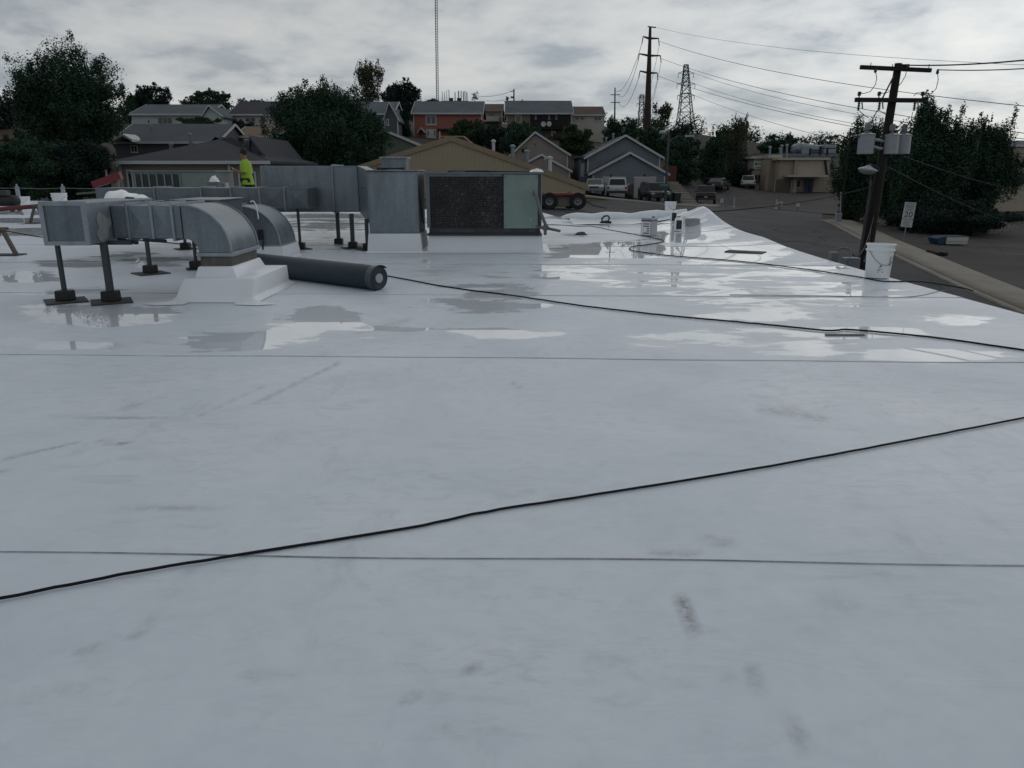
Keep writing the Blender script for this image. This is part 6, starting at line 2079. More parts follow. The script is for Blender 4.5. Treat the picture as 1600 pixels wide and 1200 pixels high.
# --- school-zone speed sign
p = at(1411, 380, 45)
zz = zg(p.x, 45) + 0.05
t = thing('speed_sign', 'leaning white speed limit sign reading 20 by the pavement', 'sign', (p.x, 45, zz), R(-14))
t.rotation_euler = (0, R(3), R(-16))
h_tot = at(1418, 316, 45).z - zz
q = MB(); q.box(-0.03, 0.03, 0.0, 0.05, 0, h_tot - 0.05); q.build('post', galv, t, local=True)
sign_m = mat('sign_sheet', (0.42, 0.45, 0.47), 0.4, var=0.05, grime=0.1)
ink = mat('sign_ink', (0.015, 0.015, 0.017), 0.5)
zt_ = h_tot
k_ = h_tot / 2.75
def plate(z1, z0, w):
    q = MB(); q.box(-w / 2, w / 2, -0.02, -0.004, z0, z1); return q.build('sign_plate', sign_m, t, local=True, bevel=0.003)
MR = Matrix.Rotation(R(90), 4, 'X')
hp = 1.62
pl1 = plate(zt_, zt_ - 0.17, 0.60)
q = MB(); q.box(-0.22, 0.22, -0.026, -0.0205, zt_ - 0.115, zt_ - 0.06); q.build('lettering_band', mat('faint_ink', (0.2, 0.21, 0.22), 0.5), pl1, local=True)
pl2 = plate(zt_ - 0.19, zt_ - 0.93, 0.60)
text_mesh('SPEED', 0.16, 'lettering', ink, pl2, Matrix.Translation((0, -0.023, zt_ - 0.28)) @ MR)
text_mesh('LIMIT', 0.16, 'lettering', ink, pl2, Matrix.Translation((0, -0.023, zt_ - 0.43)) @ MR)
text_mesh('20', 0.46, 'lettering', ink, pl2, Matrix.Translation((0, -0.023, zt_ - 0.70)) @ MR)
pl3 = plate(zt_ - 0.96, zt_ - 1.40, 0.60)
for k in range(4):
    q = MB(); q.box(-0.2 + 0.02 * (k % 2), 0.2 - 0.03 * (k % 3), -0.026, -0.0205, zt_ - 1.07 - k * 0.085, zt_ - 1.03 - k * 0.085); q.build('lettering_band', mat('faint_ink', (0.2, 0.21, 0.22), 0.5), pl3, local=True)

# --- blue skip with a white panel, and the timber offcuts beside it
p = at(1490, 388, 43)
t = thing('skip_bin', 'low blue and white metal bin under the right grove', 'bin', (p.x, 43, zg(p.x, 43) + 0.05))
blue_m = mat('faded_blue', (0.015, 0.05, 0.085), 0.5, var=0.2, grime=0.3)
pale_m = mat('pale_panel', (0.36, 0.38, 0.35), 0.6, var=0.1, grime=0.3)
x0, x1, x2 = at(1463, 385, 43).x - p.x, at(1477, 385, 43).x - p.x, at(1511, 385, 43).x - p.x
zt_ = at(1490, 371, 43).z - t.location.z
q = MB(); q.hexa([(x1, -0.09, 0.06), (x2 - 0.05, -0.09, 0.06), (x2 - 0.05, 1.0, 0.06), (x1, 1.0, 0.06)], [(x1, -0.05, zt_), (x2, -0.05, zt_), (x2, 1.1, zt_), (x1, 1.1, zt_)]); q.build('tub', pale_m, t, local=True, bevel=0.02)
q = MB(); q.hexa([(x0 + 0.15, 0.05, 0.05), (x1 - 0.01, 0.05, 0.05), (x1 - 0.01, 1.0, 0.05), (x0 + 0.15, 1.0, 0.05)], [(x0, 0, zt_ * 0.85), (x1 - 0.01, 0, zt_ * 1.15), (x1 - 0.01, 1.05, zt_ * 1.15), (x0, 1.05, zt_ * 0.85)]); q.build('side_pocket', blue_m, t, local=True)
q = MB(); q.box(x1 - 0.05, x2 + 0.06, -0.02, 1.15, zt_ + 0.004, zt_ + 0.05); q.build('lid', blue_m, t, local=True, bevel=0.02)
q = MB(); q.box(x1 + 0.02, x2 - 0.06, -0.098, -0.086, zt_ * 0.46, zt_ * 0.49); q.build('rib', blue_m, t, local=True)
for k, (a, b, lab) in enumerate((((1448, 401), (1478, 406), 'charred beam lying on the lot beside the pavement'), ((1452, 395), (1466, 401), 'shorter dark offcut lying behind the charred beam'))):
    A, B = at(a[0], a[1], 38.5), at(b[0], b[1], 37.5)
    A.z, B.z = zg(A.x, A.y) + 0.14, zg(B.x, B.y) + 0.14
    q = MB(); q.bar(A, B, 0.22, 0.16); tag(q.build('timber_beam', wood_dark, origin=A, bevel=0.02), lab, 'beam')

# ================================================================ power lines
def sag_wire(label, p, q_, sag, r=0.03, n=18, m=None, name='power_line', group=None, cat='power line'):
    p, q_ = Vector(p), Vector(q_)
    P = [p.lerp(q_, i / n) - Vector((0, 0, 4 * sag * (i / n) * (1 - i / n))) for i in range(n + 1)]
    q = MB(); q.tube(P, r, 5)
    return tag(q.build(name, m or wire_m, origin=p), label, cat, group)


# --- the near utility pole with three transformers
YP = 27.0
top, low = at(1404, 99, YP), at(1353, 404, YP)
dirp = (top - low).normalized()
foot = low - dirp * ((low.z - zg(low.x, YP)) / dirp.z)
up_ = thing('utility_pole', 'leaning dark utility pole with two crossarms and transformers', 'utility pole', tuple(foot))
q = MB(); q.tube([foot - dirp * 0.3, foot.lerp(top, 0.5), top], [0.21, 0.165, 0.115], 14); q.build('pole', wood_dark, up_, smooth=True)
q = MB(); q.tube([foot + Vector((-0.22, -0.02, 0)), at(1359, 300, YP - 0.1), at(1361, 282, YP - 0.1)], 0.045, 8); q.build('riser_conduit', post_steel, up_, smooth=True)
q = MB(); q.box(top.x + 0.02, top.x + 0.34, YP - 0.06, YP + 0.06, top.z - 0.12, top.z - 0.03); q.build('pole_top_bracket', wood_dark, up_)
q = MB(); q.bar(at(1344, 105, YP - 0.16), at(1455, 110, YP - 0.16), 0.10, 0.13); q.build('crossarm', wood_dark, up_, bevel=0.01)
q = MB(); q.bar(at(1336, 156, YP - 0.2), at(1445, 157, YP - 0.2), 0.11, 0.14); q.build('crossarm', wood_dark, up_, bevel=0.01)
q = MB(); q.bar(at(1397, 118, YP - 0.15), at(1378, 155, YP - 0.22), 0.03, 0.04); q.build('brace', post_steel, up_)
for u in (1342, 1373, 1441):
    p = at(u, 153.5, YP - 0.2)
    q = MB(); q.lathe([(0.02, 0), (0.02, 0.07), (0.07, 0.09), (0.045, 0.12), (0.075, 0.14), (0.035, 0.165), (0.07, 0.19), (0.03, 0.21)], 12, Matrix.Translation(p)); q.build('pin_insulator', insul, up_, smooth=True)
for u, v0_, v1_ in ((1341, 158, 173), (1373, 158, 173), (1428, 158, 173)):
    a, b = at(u, v0_, YP - 0.26), at(u, v1_, YP - 0.26)
    q = MB()
    prof = []
    L = (a - b).length
    for k in range(6):
        prof += [(0.025, k * L / 6), (0.06, k * L / 6 + L * 0.06), (0.028, k * L / 6 + L * 0.12)]
    q.lathe(prof, 10, Matrix.Translation(b)); q.build('cutout_fuse', insul, up_, smooth=True)
    q = MB(); q.bar(a + Vector((0.10, -0.05, 0)), b + Vector((0.08, -0.12, 0.05)), 0.03); q.build('fuse_tube', conduit_m, up_)
for u in (1361, 1395, 1452):
    p = at(u, 98 if u < 1390 else 100, YP - 0.16)
    q = MB(); q.tube([p - Vector((0, 0, 0.22)), p], 0.012, 6); q.build('pin', wire_m, up_)
for u, v in ((1368, 110), (1419, 104), (1465, 112)):
    p = at(u, v, YP - 0.2)
    q = MB(); q.lathe([(0.02, -0.08), (0.05, -0.04), (0.04, 0.03), (0.02, 0.08)], 10, Matrix.Translation(p)); q.build('dead_end', insul, up_, smooth=True)
def xfm(u, v0_, v1_, du, Y, lab):
    a, b = at(u + 2, v0_, Y), at(u - 1.5, v1_, Y)
    r_ = du / 2 / scale_at(u, 225, Y)
    L = (a - b).length
    M = Matrix.Translation(b) @ (a - b).to_track_quat('Z', 'Y').to_matrix().to_4x4()
    t = thing('transformer', lab, 'transformer', tuple(b), 0, 'transformers on the utility pole')
    q = MB(); q.lathe([(r_ * 0.93, 0), (r_, 0.02), (r_, L * 0.93), (r_ * 1.06, L * 0.935), (r_ * 1.06, L * 0.985), (r_ * 0.9, L), (r_ * 0.3, L + 0.04)], 26, M); q.build('tank', xfm_grey, t, smooth=True)
    for k, (dx, hh) in enumerate(((0.08, 0.33), (-0.14, 0.22))):
        q = MB(); q.lathe([(0.05, L), (0.07, L + 0.04), (0.045, L + 0.08), (0.095, L + 0.12), (0.10, L + hh - 0.06), (0.06, L + hh)], 14, M @ Matrix.Translation((dx, -0.05 + 0.1 * k, 0))); q.build('bushing', mat('bushing_cap', (0.16, 0.18, 0.20), 0.5), t, smooth=True)
    q = MB(); q.cbox(M @ Vector((0, -r_ * 0.99, L * 0.86)), (r_ * 1.0, 0.05, 0.06)); q.build('lid_clamp', hv_dark, t)
    return t
xfm(1353, 209, 241, 24, YP - 0.15, 'left transformer can of the three on the pole')
xfm(1392, 210, 241, 22, YP - 0.1, 'middle transformer can of the three on the pole')
xfm(1411, 210, 241, 21, YP + 0.25, 'right transformer can of the three on the pole')
q = MB(); q.tube([at(1364, 218, YP - 0.1), at(1374, 219, YP - 0.2), at(1384, 222, YP)], 0.05, 8); q.build('hanger', xfm_grey, up_, smooth=True)
q = MB(); q.tube([at(1364, 229, YP - 0.1), at(1374, 232, YP - 0.2), at(1382, 232, YP)], 0.05, 8); q.build('hanger', xfm_grey, up_, smooth=True)
# jumper wires
def jumper(pts, r=0.012):
    q = MB(); q.tube([at(u, v, YP - 0.25) for u, v in pts], r, 5); q.build('jumper_wire', wire_m, up_, smooth=True)
jumper([(1368, 111), (1370, 122), (1368, 132), (1360, 143), (1350, 146), (1342, 145)])
jumper([(1465, 113), (1466, 125), (1463, 138), (1456, 146), (1446, 147), (1440, 145), (1432, 145), (1428, 150)])
jumper([(1417, 105), (1415, 118), (1408, 130), (1402, 136)])
jumper([(1373, 145), (1382, 146), (1391, 143)])
jumper([(1343, 174), (1352, 181), (1357, 184)]); jumper([(1371, 172), (1364, 185), (1358, 196)], 0.016); jumper([(1376, 174), (1386, 180)]); jumper([(1426, 175), (1423, 190), (1414, 200)])
q = MB(); P = at(1356, 265, YP - 0.3)
q.lathe([(0.06, 0.14), (0.10, 0.10), (0.30, 0.02), (0.31, -0.02), (0.24, -0.10), (0.10, -0.16)], 22, Matrix.Translation(P) @ Matrix.Rotation(R(8), 4, 'Y')); 
lp = thing('pole_lamp', 'pale oval lamp hanging from the utility pole', 'lamp', tuple(P)); q.build('lamp_shade', mat('lamp_pale', (0.36, 0.38, 0.40), 0.4), lp, smooth=True)
q = MB(); q.tube([P + Vector((0, 0, 0.12)), at(1360, 257, YP - 0.2), at(1373, 262, YP - 0.1), at(1374, 275, YP - 0.1)], 0.03, 8); q.build('arm', post_steel, lp, smooth=True)
# conductors leaving the pole to the right
sag_wire('upper conductor running right from the utility pole top', at(1420, 102, YP - 0.1), at(1760, 74, 19), 0.12, 0.022)
sag_wire('lower conductor running right from the upper crossarm end', at(1466, 109, YP - 0.2), at(1760, 92, 19), 0.10, 0.016)
sag_wire('service wire dropping right from the pole across the grove', at(1387, 261, YP), at(1640, 359, 73.8), 0.5, 0.02, m=cord_m)
sag_wire('second service wire dropping right below the transformers', at(1408, 243, YP), at(1640, 299, 73.8), 0.4, 0.016, m=cord_m)
sag_wire('service drop from pole to the roof conduit, upper', at(1366, 335, YP), (4.98, 11.3, 0.08), 0.5, 0.014, m=cord_m)
sag_wire('service drop from pole to the roof conduit, lower', at(1362, 352, YP), (5.02, 11.0, 0.03), 0.45, 0.012, m=cord_m)
sag_wire('dark wire crossing above the street towards the mound', at(1368, 290, YP), (4.78, 19.6, 0.28), 0.15, 0.014, m=cord_m)

# --- tall steel transmission pole
YT = 172.0
a, b = at(1011, 205, YT), at(1016, 42, YT)
tp_ = thing('transmission_pole', 'tall brown steel transmission pole with three pairs of arms', 'transmission pole', (a.x, YT, min(a.z, zg(a.x, YT))))
q = MB(); q.tube([Vector((a.x, YT, tp_.location.z)), a.lerp(b, 0.5), b], [0.85, 0.55, 0.26], 12); q.build('pole', mat('weathering_steel', (0.028, 0.021, 0.018), 0.7, var=0.2), tp_, smooth=True)
arm_ends = []
for vl, vc, ul, ur in ((57, 60, 1005, 1029), (84, 87, 999, 1032), (111, 114, 1000, 1027)):
    for e in (ul, ur):
        o_ = at(1014, vc, YT); e_ = at(e, vl if e < 1010 else vc, YT)
        q = MB(); q.tube([o_, e_], [0.26, 0.14], 8); q.build('arm', hv_dark, tp_, smooth=True)
        ins = at(e + (1 if e > 1010 else -2), (vl if e < 1010 else vc) + 11, YT)
        q = MB(); q.tube([e_, ins], 0.10, 6); q.build('insulator_string', insul, tp_)
        arm_ends.append((e, ins, e_))
q = MB(); q.tube([at(1012, 41.5, YT), at(1025, 43, YT)], 0.12, 6); q.build('top_arm', hv_dark, tp_)
# --- lattice tower
YL = 186.0
def lattice(label, ub0, ub1, ut0, ut1, vb, vt, Y, arms, leg=0.16, rows=9, name='lattice_tower'):
    B0, B1 = at(ub0, vb, Y), at(ub1, vb, Y)
    T0, T1 = at(ut0, vt, Y), at(ut1, vt, Y)
    zb = min(B0.z, zg((B0.x + B1.x) / 2, Y))
    cx = (B0.x + B1.x) / 2
    t = thing(name, label, 'lattice tower', (cx, Y, zb))
    hb, ht = (B1.x - B0.x) / 2, (T1.x - T0.x) / 2
    cb, ct = cx, (T0.x + T1.x) / 2
    def pt(f, sx, sy):
        h = hb + (ht - hb) * (f ** 0.75)
        return Vector((cb + (ct - cb) * f + sx * h, Y + sy * h, zb + (T0.z - zb) * f))
    for sx in (-1, 1):
        for sy in (-1, 1):
            q = MB(); q.tube([pt(k / 6, sx, sy) for k in range(7)], [leg * (1 - 0.4 * k / 6) for k in range(7)], 5); q.build('leg', hv_dark, t)
    q = MB()
    fs = [1 - (1 - k / rows) ** 1.25 for k in range(rows + 1)]
    fs = [k / rows for k in range(rows + 1)]
    fs = [1 - (1 - f) ** 1.5 for f in fs]
    for f0, f1 in zip(fs[:-1], fs[1:]):
        for (s0, s1) in (((-1, -1), (1, -1)), ((1, -1), (1, 1)), ((1, 1), (-1, 1)), ((-1, 1), (-1, -1))):
            q.tube([pt(f0, *s0), pt(f1, *s1)], leg * 0.5, 4); q.tube([pt(f0, *s1), pt(f1, *s0)], leg * 0.5, 4)
            q.tube([pt(f1, *s0), pt(f1, *s1)], leg * 0.45, 4)
    o = q.build('lattice_bracing', post_steel, t); o['kind'] = 'stuff'
    ends = []
    for v, half in arms:
        c = at((ut0 + ut1) / 2, v, Y)
        w = half / scale_at(ut0, v, Y)
        for s_ in (-1, 1):
            e = Vector((c.x + s_ * w, Y, c.z))
            q = MB(); q.tube([Vector((c.x, Y, c.z + 0.5)), e], [leg * 0.9, leg * 0.5], 5); q.tube([Vector((c.x, Y, c.z - 0.5)), e], [leg * 0.7, leg * 0.4], 5); q.build('crossarm', hv_dark, t)
            i_ = e - Vector((0, 0, 1.1)); q = MB(); q.tube([e, i_], leg * 0.5, 5); q.build('insulator_string', insul, t)
            ends.append((s_, e, i_))
    return t, ends
_, le = lattice('steel lattice tower right of the tall pole', 1056, 1085, 1069, 1075, 208, 101, YL, ((114, 12), (131, 14), (149, 13)), 0.115)
_, le2 = lattice('faint second lattice tower farther behind the tall pole', 996, 1007, 1000, 1006, 200, 148, 290, ((152, 6), (162, 8), (174, 6)), 0.13, 7)
# smaller wooden pole line left
Yq = 240
a, b = at(961, 190, Yq), at(961, 137, Yq)
t = thing('utility_pole', 'thin distant pole with short arms above the dark hillside tree', 'utility pole', (a.x, Yq, min(a.z, zg(a.x, Yq)) ))
q = MB(); q.tube([(a.x, Yq, t.location.z), b], [0.3, 0.18], 8); q.build('pole', hv_dark, t)
for v in (148, 160):
    q = MB(); q.bar(at(954, v, Yq), at(969, v, Yq), 0.2); q.build('crossarm', hv_dark, t)
a, b = at(803, 165, 150), at(803, 139, 150)
t = thing('utility_pole', 'small wooden pole on the ridge above the brown house', 'utility pole', (a.x, 150, a.z - 6))
q = MB(); q.tube([(a.x, 150, a.z - 6), b], [0.16, 0.12], 8); q.build('pole', wood_dark, t)
q = MB(); q.bar(at(798, 143, 150), at(804, 142, 150), 0.12); q.build('crossarm', wood_dark, t)
q = MB(); q.cbox(at(800, 152, 149.8), (0.5, 0.3, 0.3)); q.build('pole_box', hv_dark, t)
sag_wire('upper thin wire on the ridge between small pole and antennas', at(800, 142, 150), at(746, 150, 152), 0.4, 0.035)
sag_wire('lower thin wire on the ridge between small pole and antennas', at(797, 153, 150), at(760, 157, 152), 0.3, 0.035)
# long spans: from tall pole and tower towards the right and towards the left distance
R_ = [x for x in arm_ends if x[0] > 1010]; L_ = [x for x in arm_ends if x[0] < 1010]
rw = [(x[1] + Vector((0, 0, 0.8)), e) for x, e in zip(R_, [(1760, 181, 62), (1760, 228, 62), (1760, 262, 62)])]
nm = ('upper', 'middle', 'lower')
for (s, e), k in zip(rw, nm):
    sag_wire(k + ' conductor from tall pole sweeping right across the sky', s, at(*e), 1.6, 0.034)
sag_wire('topmost shield wire from tall pole top sweeping right', at(1025, 43, YT), at(1760, 108, 62), 1.2, 0.02)
for (s_, e, i_), k, tgt in zip([x for x in le if x[0] > 0], nm, ((1760, 236, 66), (1760, 250, 66), (1760, 305, 66))):
    sag_wire(k + ' conductor from lattice tower sweeping right', e, at(*tgt), 1.6, 0.03)
for x, k, tgt in zip(L_, nm, ((962, 142, 240), (966, 148, 240), (966, 160, 240))):
    sag_wire(k + ' conductor from tall pole down to the left distant pole', x[1], at(*tgt), 3, 0.05)
for x, k, tgt in zip(R_, nm, ((1004, 152, 290), (1007, 162, 290), (1005, 174, 290))):
    sag_wire(k + ' conductor from tall pole to the faint farther tower', x[1], at(*tgt), 4, 0.04)

# --- radio mast and phone antennas on the ridge
Ym = 250.0
a, b = at(683, 172, Ym), at(680.5, -40, Ym)
t = thing('radio_mast', 'slender pale lattice radio mast rising out of the picture', 'mast', (a.x, Ym, min(a.z, zg(a.x, Ym))))
mast_m = mat('mast_grey', (0.17, 0.175, 0.18), 0.6, var=0.2)
base = Vector((a.x, Ym, t.location.z))
for k in range(3):
    o_ = Vector((0.42 * math.cos(k * 2.094), 0.42 * math.sin(k * 2.094), 0))
    q = MB(); q.tube([base + o_, b + o_], 0.09, 6); q.build('leg', mast_m, t)
q = MB(); n = 60
for i in range(n):
    for k in range(3):
        o0 = Vector((0.42 * math.cos(k * 2.094), 0.42 * math.sin(k * 2.094), 0)); o1 = Vector((0.42 * math.cos((k + 1) * 2.094), 0.42 * math.sin((k + 1) * 2.094), 0))
        q.tube([base.lerp(b, i / n) + o0, base.lerp(b, (i + 1) / n) + o1], 0.05, 4)
o = q.build('lattice_bracing', mast_m, t); o['kind'] = 'stuff'
Ya = 160.0
t = thing('antenna_array', 'cluster of tall phone antennas behind the red house roof', 'antenna', tuple(at(712, 166, Ya)))
ant = mat('antenna_grey', (0.10, 0.10, 0.105), 0.6, var=0.25)
for i, (u, v0_, v1_, w_) in enumerate(((691, 143, 158, 1.1), (694.5, 144, 158, 1.0), (698, 141, 158, 1.0), (701.5, 140, 158, 1.3), (711, 144, 158, 1.4), (716.5, 142, 158, 1.8), (720.5, 142, 158, 1.4), (724, 143, 158, 1.5), (726.5, 142, 158, 1.4), (729.5, 144, 158, 1.6))):
    px_box('antenna_panel', ant if i > 3 else mast_m, t, u - w_ / 2, v0_, u + w_ / 2, v1_, Ya + 0.2 * (i % 3), Ya + 0.2 * (i % 3) + 0.3)
px_box('platform', hv_dark, t, 690, 157.5, 732, 161, Ya + 0.95, Ya + 1.1)
px_box('radio_unit', hv_dark, t, 702, 153, 708, 158, Ya + 1.12, Ya + 1.5); px_box('radio_unit', hv_dark, t, 714, 153, 721, 158, Ya + 1.12, Ya + 1.5)
px_box('mast_pole', hv_dark, t, 710.5, 150, 711.8, 175, Ya + 1.12, Ya + 1.3, 3)
# satellite dish on its pole beside the near house
p = at(167, 236, 47)
t = thing('satellite_dish', 'brownish satellite dish on a white pole left of the charcoal roof', 'satellite dish', (at(163, 280, 47).x, 47, zg(at(163, 280, 47).x, 47)))
q = MB(); q.tube([Vector((at(163, 280, 47).x, 47, t.location.z)), at(164, 250, 47)], 0.07, 8); q.build('pole', trim_white, t)
M = Matrix.Translation(p) @ Matrix.Rotation(R(70), 4, 'X') @ Matrix.Rotation(R(25), 4, 'Y')
q = MB(); q.lathe([(0.45, 0.13), (0.44, 0.12), (0.28, 0.05), (0.05, 0.0), (0.05, -0.02), (0.3, 0.03), (0.46, 0.11)], 24, M); q.build('dish', mat('dish_tan', (0.11, 0.095, 0.08), 0.6, var=0.2), t, smooth=True)
q = MB(); q.tube([M @ Vector((0, -0.4, 0.1)), M @ Vector((0, -0.1, 0.55))], 0.03, 6); q.cbox(M @ Vector((0, -0.08, 0.58)), (0.12, 0.12, 0.12)); q.build('feed_arm', hv_dark, t)

# ================================================================ the worker
YW = 22.0
fx = at(388, 300, YW).x
wk = thing('person', 'person in a lime yellow shirt and dark jeans looking at a phone', 'person', (fx, YW, 0.0))
skin_m = mat('skin', (0.22, 0.12, 0.09), 0.55, var=0.1)
lime = mat('lime_shirt', (0.25, 0.40, 0.035), 0.75, var=0.10, scale=6)
jeans = mat('dark_denim', (0.012, 0.018, 0.032), 0.8, var=0.25)
hair_m = mat('dark_hair', (0.010, 0.008, 0.008), 0.7, var=0.3)
boot_m = mat('boot_leather', (0.03, 0.022, 0.016), 0.7, var=0.2)


def skinned(name, joints, edges, radii, m, parent, root=0, sub=2):
    me = bpy.data.meshes.new(name)
    me.from_pydata([tuple(j) for j in joints], edges, [])
    o = bpy.data.objects.new(name, me)
    C.objects.link(o)
    o.parent = parent
    sk = o.modifiers.new('skin', 'SKIN')
    sk.use_smooth_shade = True
    lay = me.skin_vertices[0] if me.skin_vertices else None
    if lay is None:
        bm = bmesh.new(); bm.from_mesh(me); bm.verts.layers.skin.verify(); bm.to_mesh(me); bm.free()
        lay = me.skin_vertices[0]
    for i, r_ in enumerate(radii):
        lay.data[i].radius = r_ if isinstance(r_, tuple) else (r_, r_)
        lay.data[i].use_root = (i == root)
    sb = o.modifiers.new('sub', 'SUBSURF'); sb.levels = sub; sb.render_levels = sub
    me.materials.append(m)
    return o


# he faces -x; +y is away from us, so his left arm is the near one (y < 0)
J = {'pelvis': (0, 0, .98), 'belly': (0, 0, 1.12), 'chest': (-.01, 0, 1.36), 'neck0': (-.01, 0, 1.51), 'neck': (-.03, 0, 1.57), 'head0': (-.055, 0, 1.645), 'head1': (-.06, 0, 1.745),
     'shL': (0, -.19, 1.47), 'elL': (.03, -.24, 1.19), 'wrL': (-.20, -.14, 1.24), 'haL': (-.27, -.12, 1.27),
     'shR': (0, .19, 1.47), 'elR': (.01, .24, 1.19), 'wrR': (-.22, .13, 1.24), 'haR': (-.29, .10, 1.27),
     'hipL': (0, -.10, .93), 'knL': (-.03, -.11, .52), 'anL': (0, -.11, .10), 'toL': (-.15, -.12, .045),
     'hipR': (0, .10, .93), 'knR': (-.02, .11, .52), 'anR': (.02, .11, .10), 'toR': (-.13, .12, .045)}
rad = {'pelvis': (.115, .155), 'belly': (.115, .15), 'chest': (.115, .165), 'neck0': .07, 'neck': .055, 'head0': (.085, .07), 'head1': (.092, .075),
       'shL': .062, 'elL': .045, 'wrL': .03, 'haL': .032, 'shR': .062, 'elR': .045, 'wrR': .03, 'haR': .032,
       'hipL': .088, 'knL': .06, 'anL': .042, 'toL': .038, 'hipR': .088, 'knR': .06, 'anR': .042, 'toR': .038}
names = list(J)
ix = {n_: i for i, n_ in enumerate(names)}
E = [('pelvis', 'belly'), ('belly', 'chest'), ('chest', 'neck0'), ('neck0', 'neck'), ('neck', 'head0'), ('head0', 'head1'), ('chest', 'shL'), ('shL', 'elL'), ('elL', 'wrL'), ('wrL', 'haL'),
     ('chest', 'shR'), ('shR', 'elR'), ('elR', 'wrR'), ('wrR', 'haR'), ('pelvis', 'hipL'), ('hipL', 'knL'), ('knL', 'anL'), ('anL', 'toL'), ('pelvis', 'hipR'), ('hipR', 'knR'), ('knR', 'anR'), ('anR', 'toR')]
jj = [Vector(J[n_]) for n_ in names]
ee = [(ix[a], ix[b]) for a, b in E]
# fingers rooted in each palm
for sd, hand, ys_ in (('L', Vector(J['haL']), 1), ('R', Vector(J['haR']), -1)):
    h0 = ix['ha' + sd]
    for k in range(4):
        o_ = hand + Vector((-.03, ys_ * .006, .022 - .015 * k))
        chain = [o_, o_ + Vector((-.035, ys_ * .022, .008)), o_ + Vector((-.048, ys_ * .05, .012))]
        prev = h0
        for c_ in chain:
            jj.append(c_); rad[len(jj)] = .0095; ee.append((prev, len(jj) - 1)); prev = len(jj) - 1
    o_ = hand + Vector((.0, ys_ * .02, .03))
    jj.append(o_); ee.append((h0, len(jj) - 1)); jj.append(o_ + Vector((-.03, ys_ * .02, .02))); ee.append((len(jj) - 2, len(jj) - 1))
radl = [rad[n_] for n_ in names] + [.010] * (len(jj) - len(names))
skinned('body', jj, ee, radl, skin_m, wk, ix['pelvis'])


def grow(nm, keys, edges, k, m, extra=None, sub=2):
    js = [Vector(J[n_]) if n_ in J else Vector(extra[n_][0]) for n_ in keys]
    rr_ = []
    for n_ in keys:
        r_ = rad[n_] if n_ in J else extra[n_][1]
        rr_.append(tuple(x + k for x in r_) if isinstance(r_, tuple) else (r_ + k, r_ + k))
    id_ = {n_: i for i, n_ in enumerate(keys)}
    return skinned(nm, js, [(id_[a], id_[b]) for a, b in edges], rr_, m, wk, 0, sub)


q = MB()                                      # shirt: one shell from hem to collar with two short sleeves
rings = [(0.0, .90, .172, .215), (0.0, .93, .174, .216), (0.0, 1.02, .160, .202), (-.005, 1.14, .146, .188), (-.012, 1.28, .150, .200), (-.012, 1.38, .145, .212), (-.008, 1.46, .125, .205), (-.008, 1.51, .095, .150), (-.012, 1.545, .072, .085), (-.016, 1.57, .066, .070)]
n_ = 28
for cx_, z_, rx_, ry_ in rings:
    for k in range(n_):
        a_ = 2 * math.pi * k / n_
        f_ = 1 + 0.018 * math.sin(a_ * 5 + z_ * 19) * (1 if z_ < 1.4 else 0)
        q.v.append(Vector((cx_ + rx_ * math.cos(a_) * f_, ry_ * math.sin(a_) * f_, z_)))
for i_ in range(len(rings) - 1):
    for k in range(n_):
        q.f.append((i_ * n_ + k, i_ * n_ + (k + 1) % n_, (i_ + 1) * n_ + (k + 1) % n_, (i_ + 1) * n_ + k))
shirt = q.build('shirt', lime, wk, smooth=True, local=True)
for sy in (-1, 1):
    q = MB(); q.tube([(-.005, sy * .13, 1.475), (-.003, sy * .185, 1.455), (.008, sy * .222, 1.37), (.02, sy * .236, 1.27), (.024, sy * .238, 1.225)], [.07, .082, .080, .074, .072], 14); q.build('sleeve', lime, shirt, smooth=True, local=True)
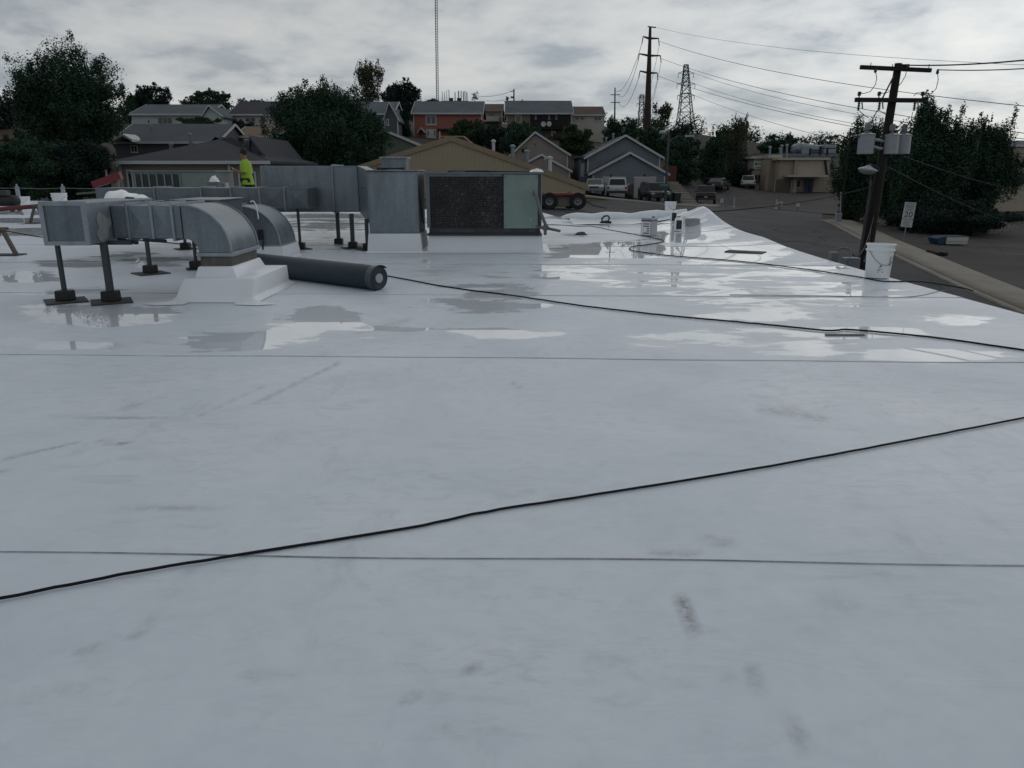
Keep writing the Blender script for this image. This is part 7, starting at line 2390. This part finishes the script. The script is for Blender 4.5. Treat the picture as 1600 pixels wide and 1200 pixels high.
grow('trousers', ['pelvis', 'hipL', 'knL', 'anL', 'hipR', 'knR', 'anR'], [('pelvis', 'hipL'), ('hipL', 'knL'), ('knL', 'anL'), ('pelvis', 'hipR'), ('hipR', 'knR'), ('knR', 'anR')], 0.018, jeans)
for sd in ('L', 'R'):
    a_, b_ = Vector(J['an' + sd]), Vector(J['to' + sd])
    skinned('boot', [a_ + Vector((0, 0, .06)), Vector((a_.x + .02, a_.y, .06)), b_ + Vector((0, 0, .012))], [(0, 1), (1, 2)], [(.062, .062), (.06, .06), (.052, .045)], boot_m, wk, 0)
q = MB()                                      # hair cap on back and crown
q.lathe([(0.0, 0.105), (0.05, 0.10), (0.085, 0.07), (0.098, 0.02), (0.095, -0.03), (0.085, -0.06)], 20, Matrix.Translation((-.040, 0, 1.753)) @ Matrix.Rotation(R(24), 4, 'Y'))
q.build('hair', hair_m, wk, smooth=True, local=True)
for s_ in (-1, 1):
    q = MB(); q.lathe([(0.004, -0.012), (0.02, -0.01), (0.024, 0.0), (0.012, 0.008)], 12, Matrix.Translation((-.055, s_ * .082, 1.703)) @ Matrix.Rotation(R(90), 4, 'X') @ Matrix.Scale(1.4, 4, (0, 1, 0))); q.build('ear', skin_m, wk, smooth=True, local=True)
    q = MB(); q.lathe([(0.002, -0.008), (0.008, 0.0), (0.002, 0.008)], 8, Matrix.Translation((-.148, s_ * .03, 1.720))); q.build('eye', hair_m, wk, local=True)
q = MB(); q.hexa([(-.146, -.014, 1.683), (-.146, .014, 1.683), (-.142, .008, 1.725), (-.142, -.008, 1.725)], [(-.175, -.008, 1.686), (-.175, .008, 1.686), (-.15, .004, 1.725), (-.15, -.004, 1.725)]); q.build('nose', skin_m, wk, local=True)
q = MB(); q.box(-.146, -.135, -.022, .022, 1.658, 1.666); q.build('mouth', mat('lips', (0.16, 0.07, 0.06), 0.5), wk, local=True)
wk.scale = (1.02, 1.02, 1.02)
ph = thing('phone', 'phone held up in front of the worker', 'phone', (fx - .36, YW, 1.31))
q = MB(); q.box(-.006, .006, -.04, .04, -.08, .08, Matrix.Rotation(R(-28), 4, 'Y')); q.build('phone_body', mat('phone_grey', (0.14, 0.15, 0.16), 0.3), ph, local=True, bevel=0.004)
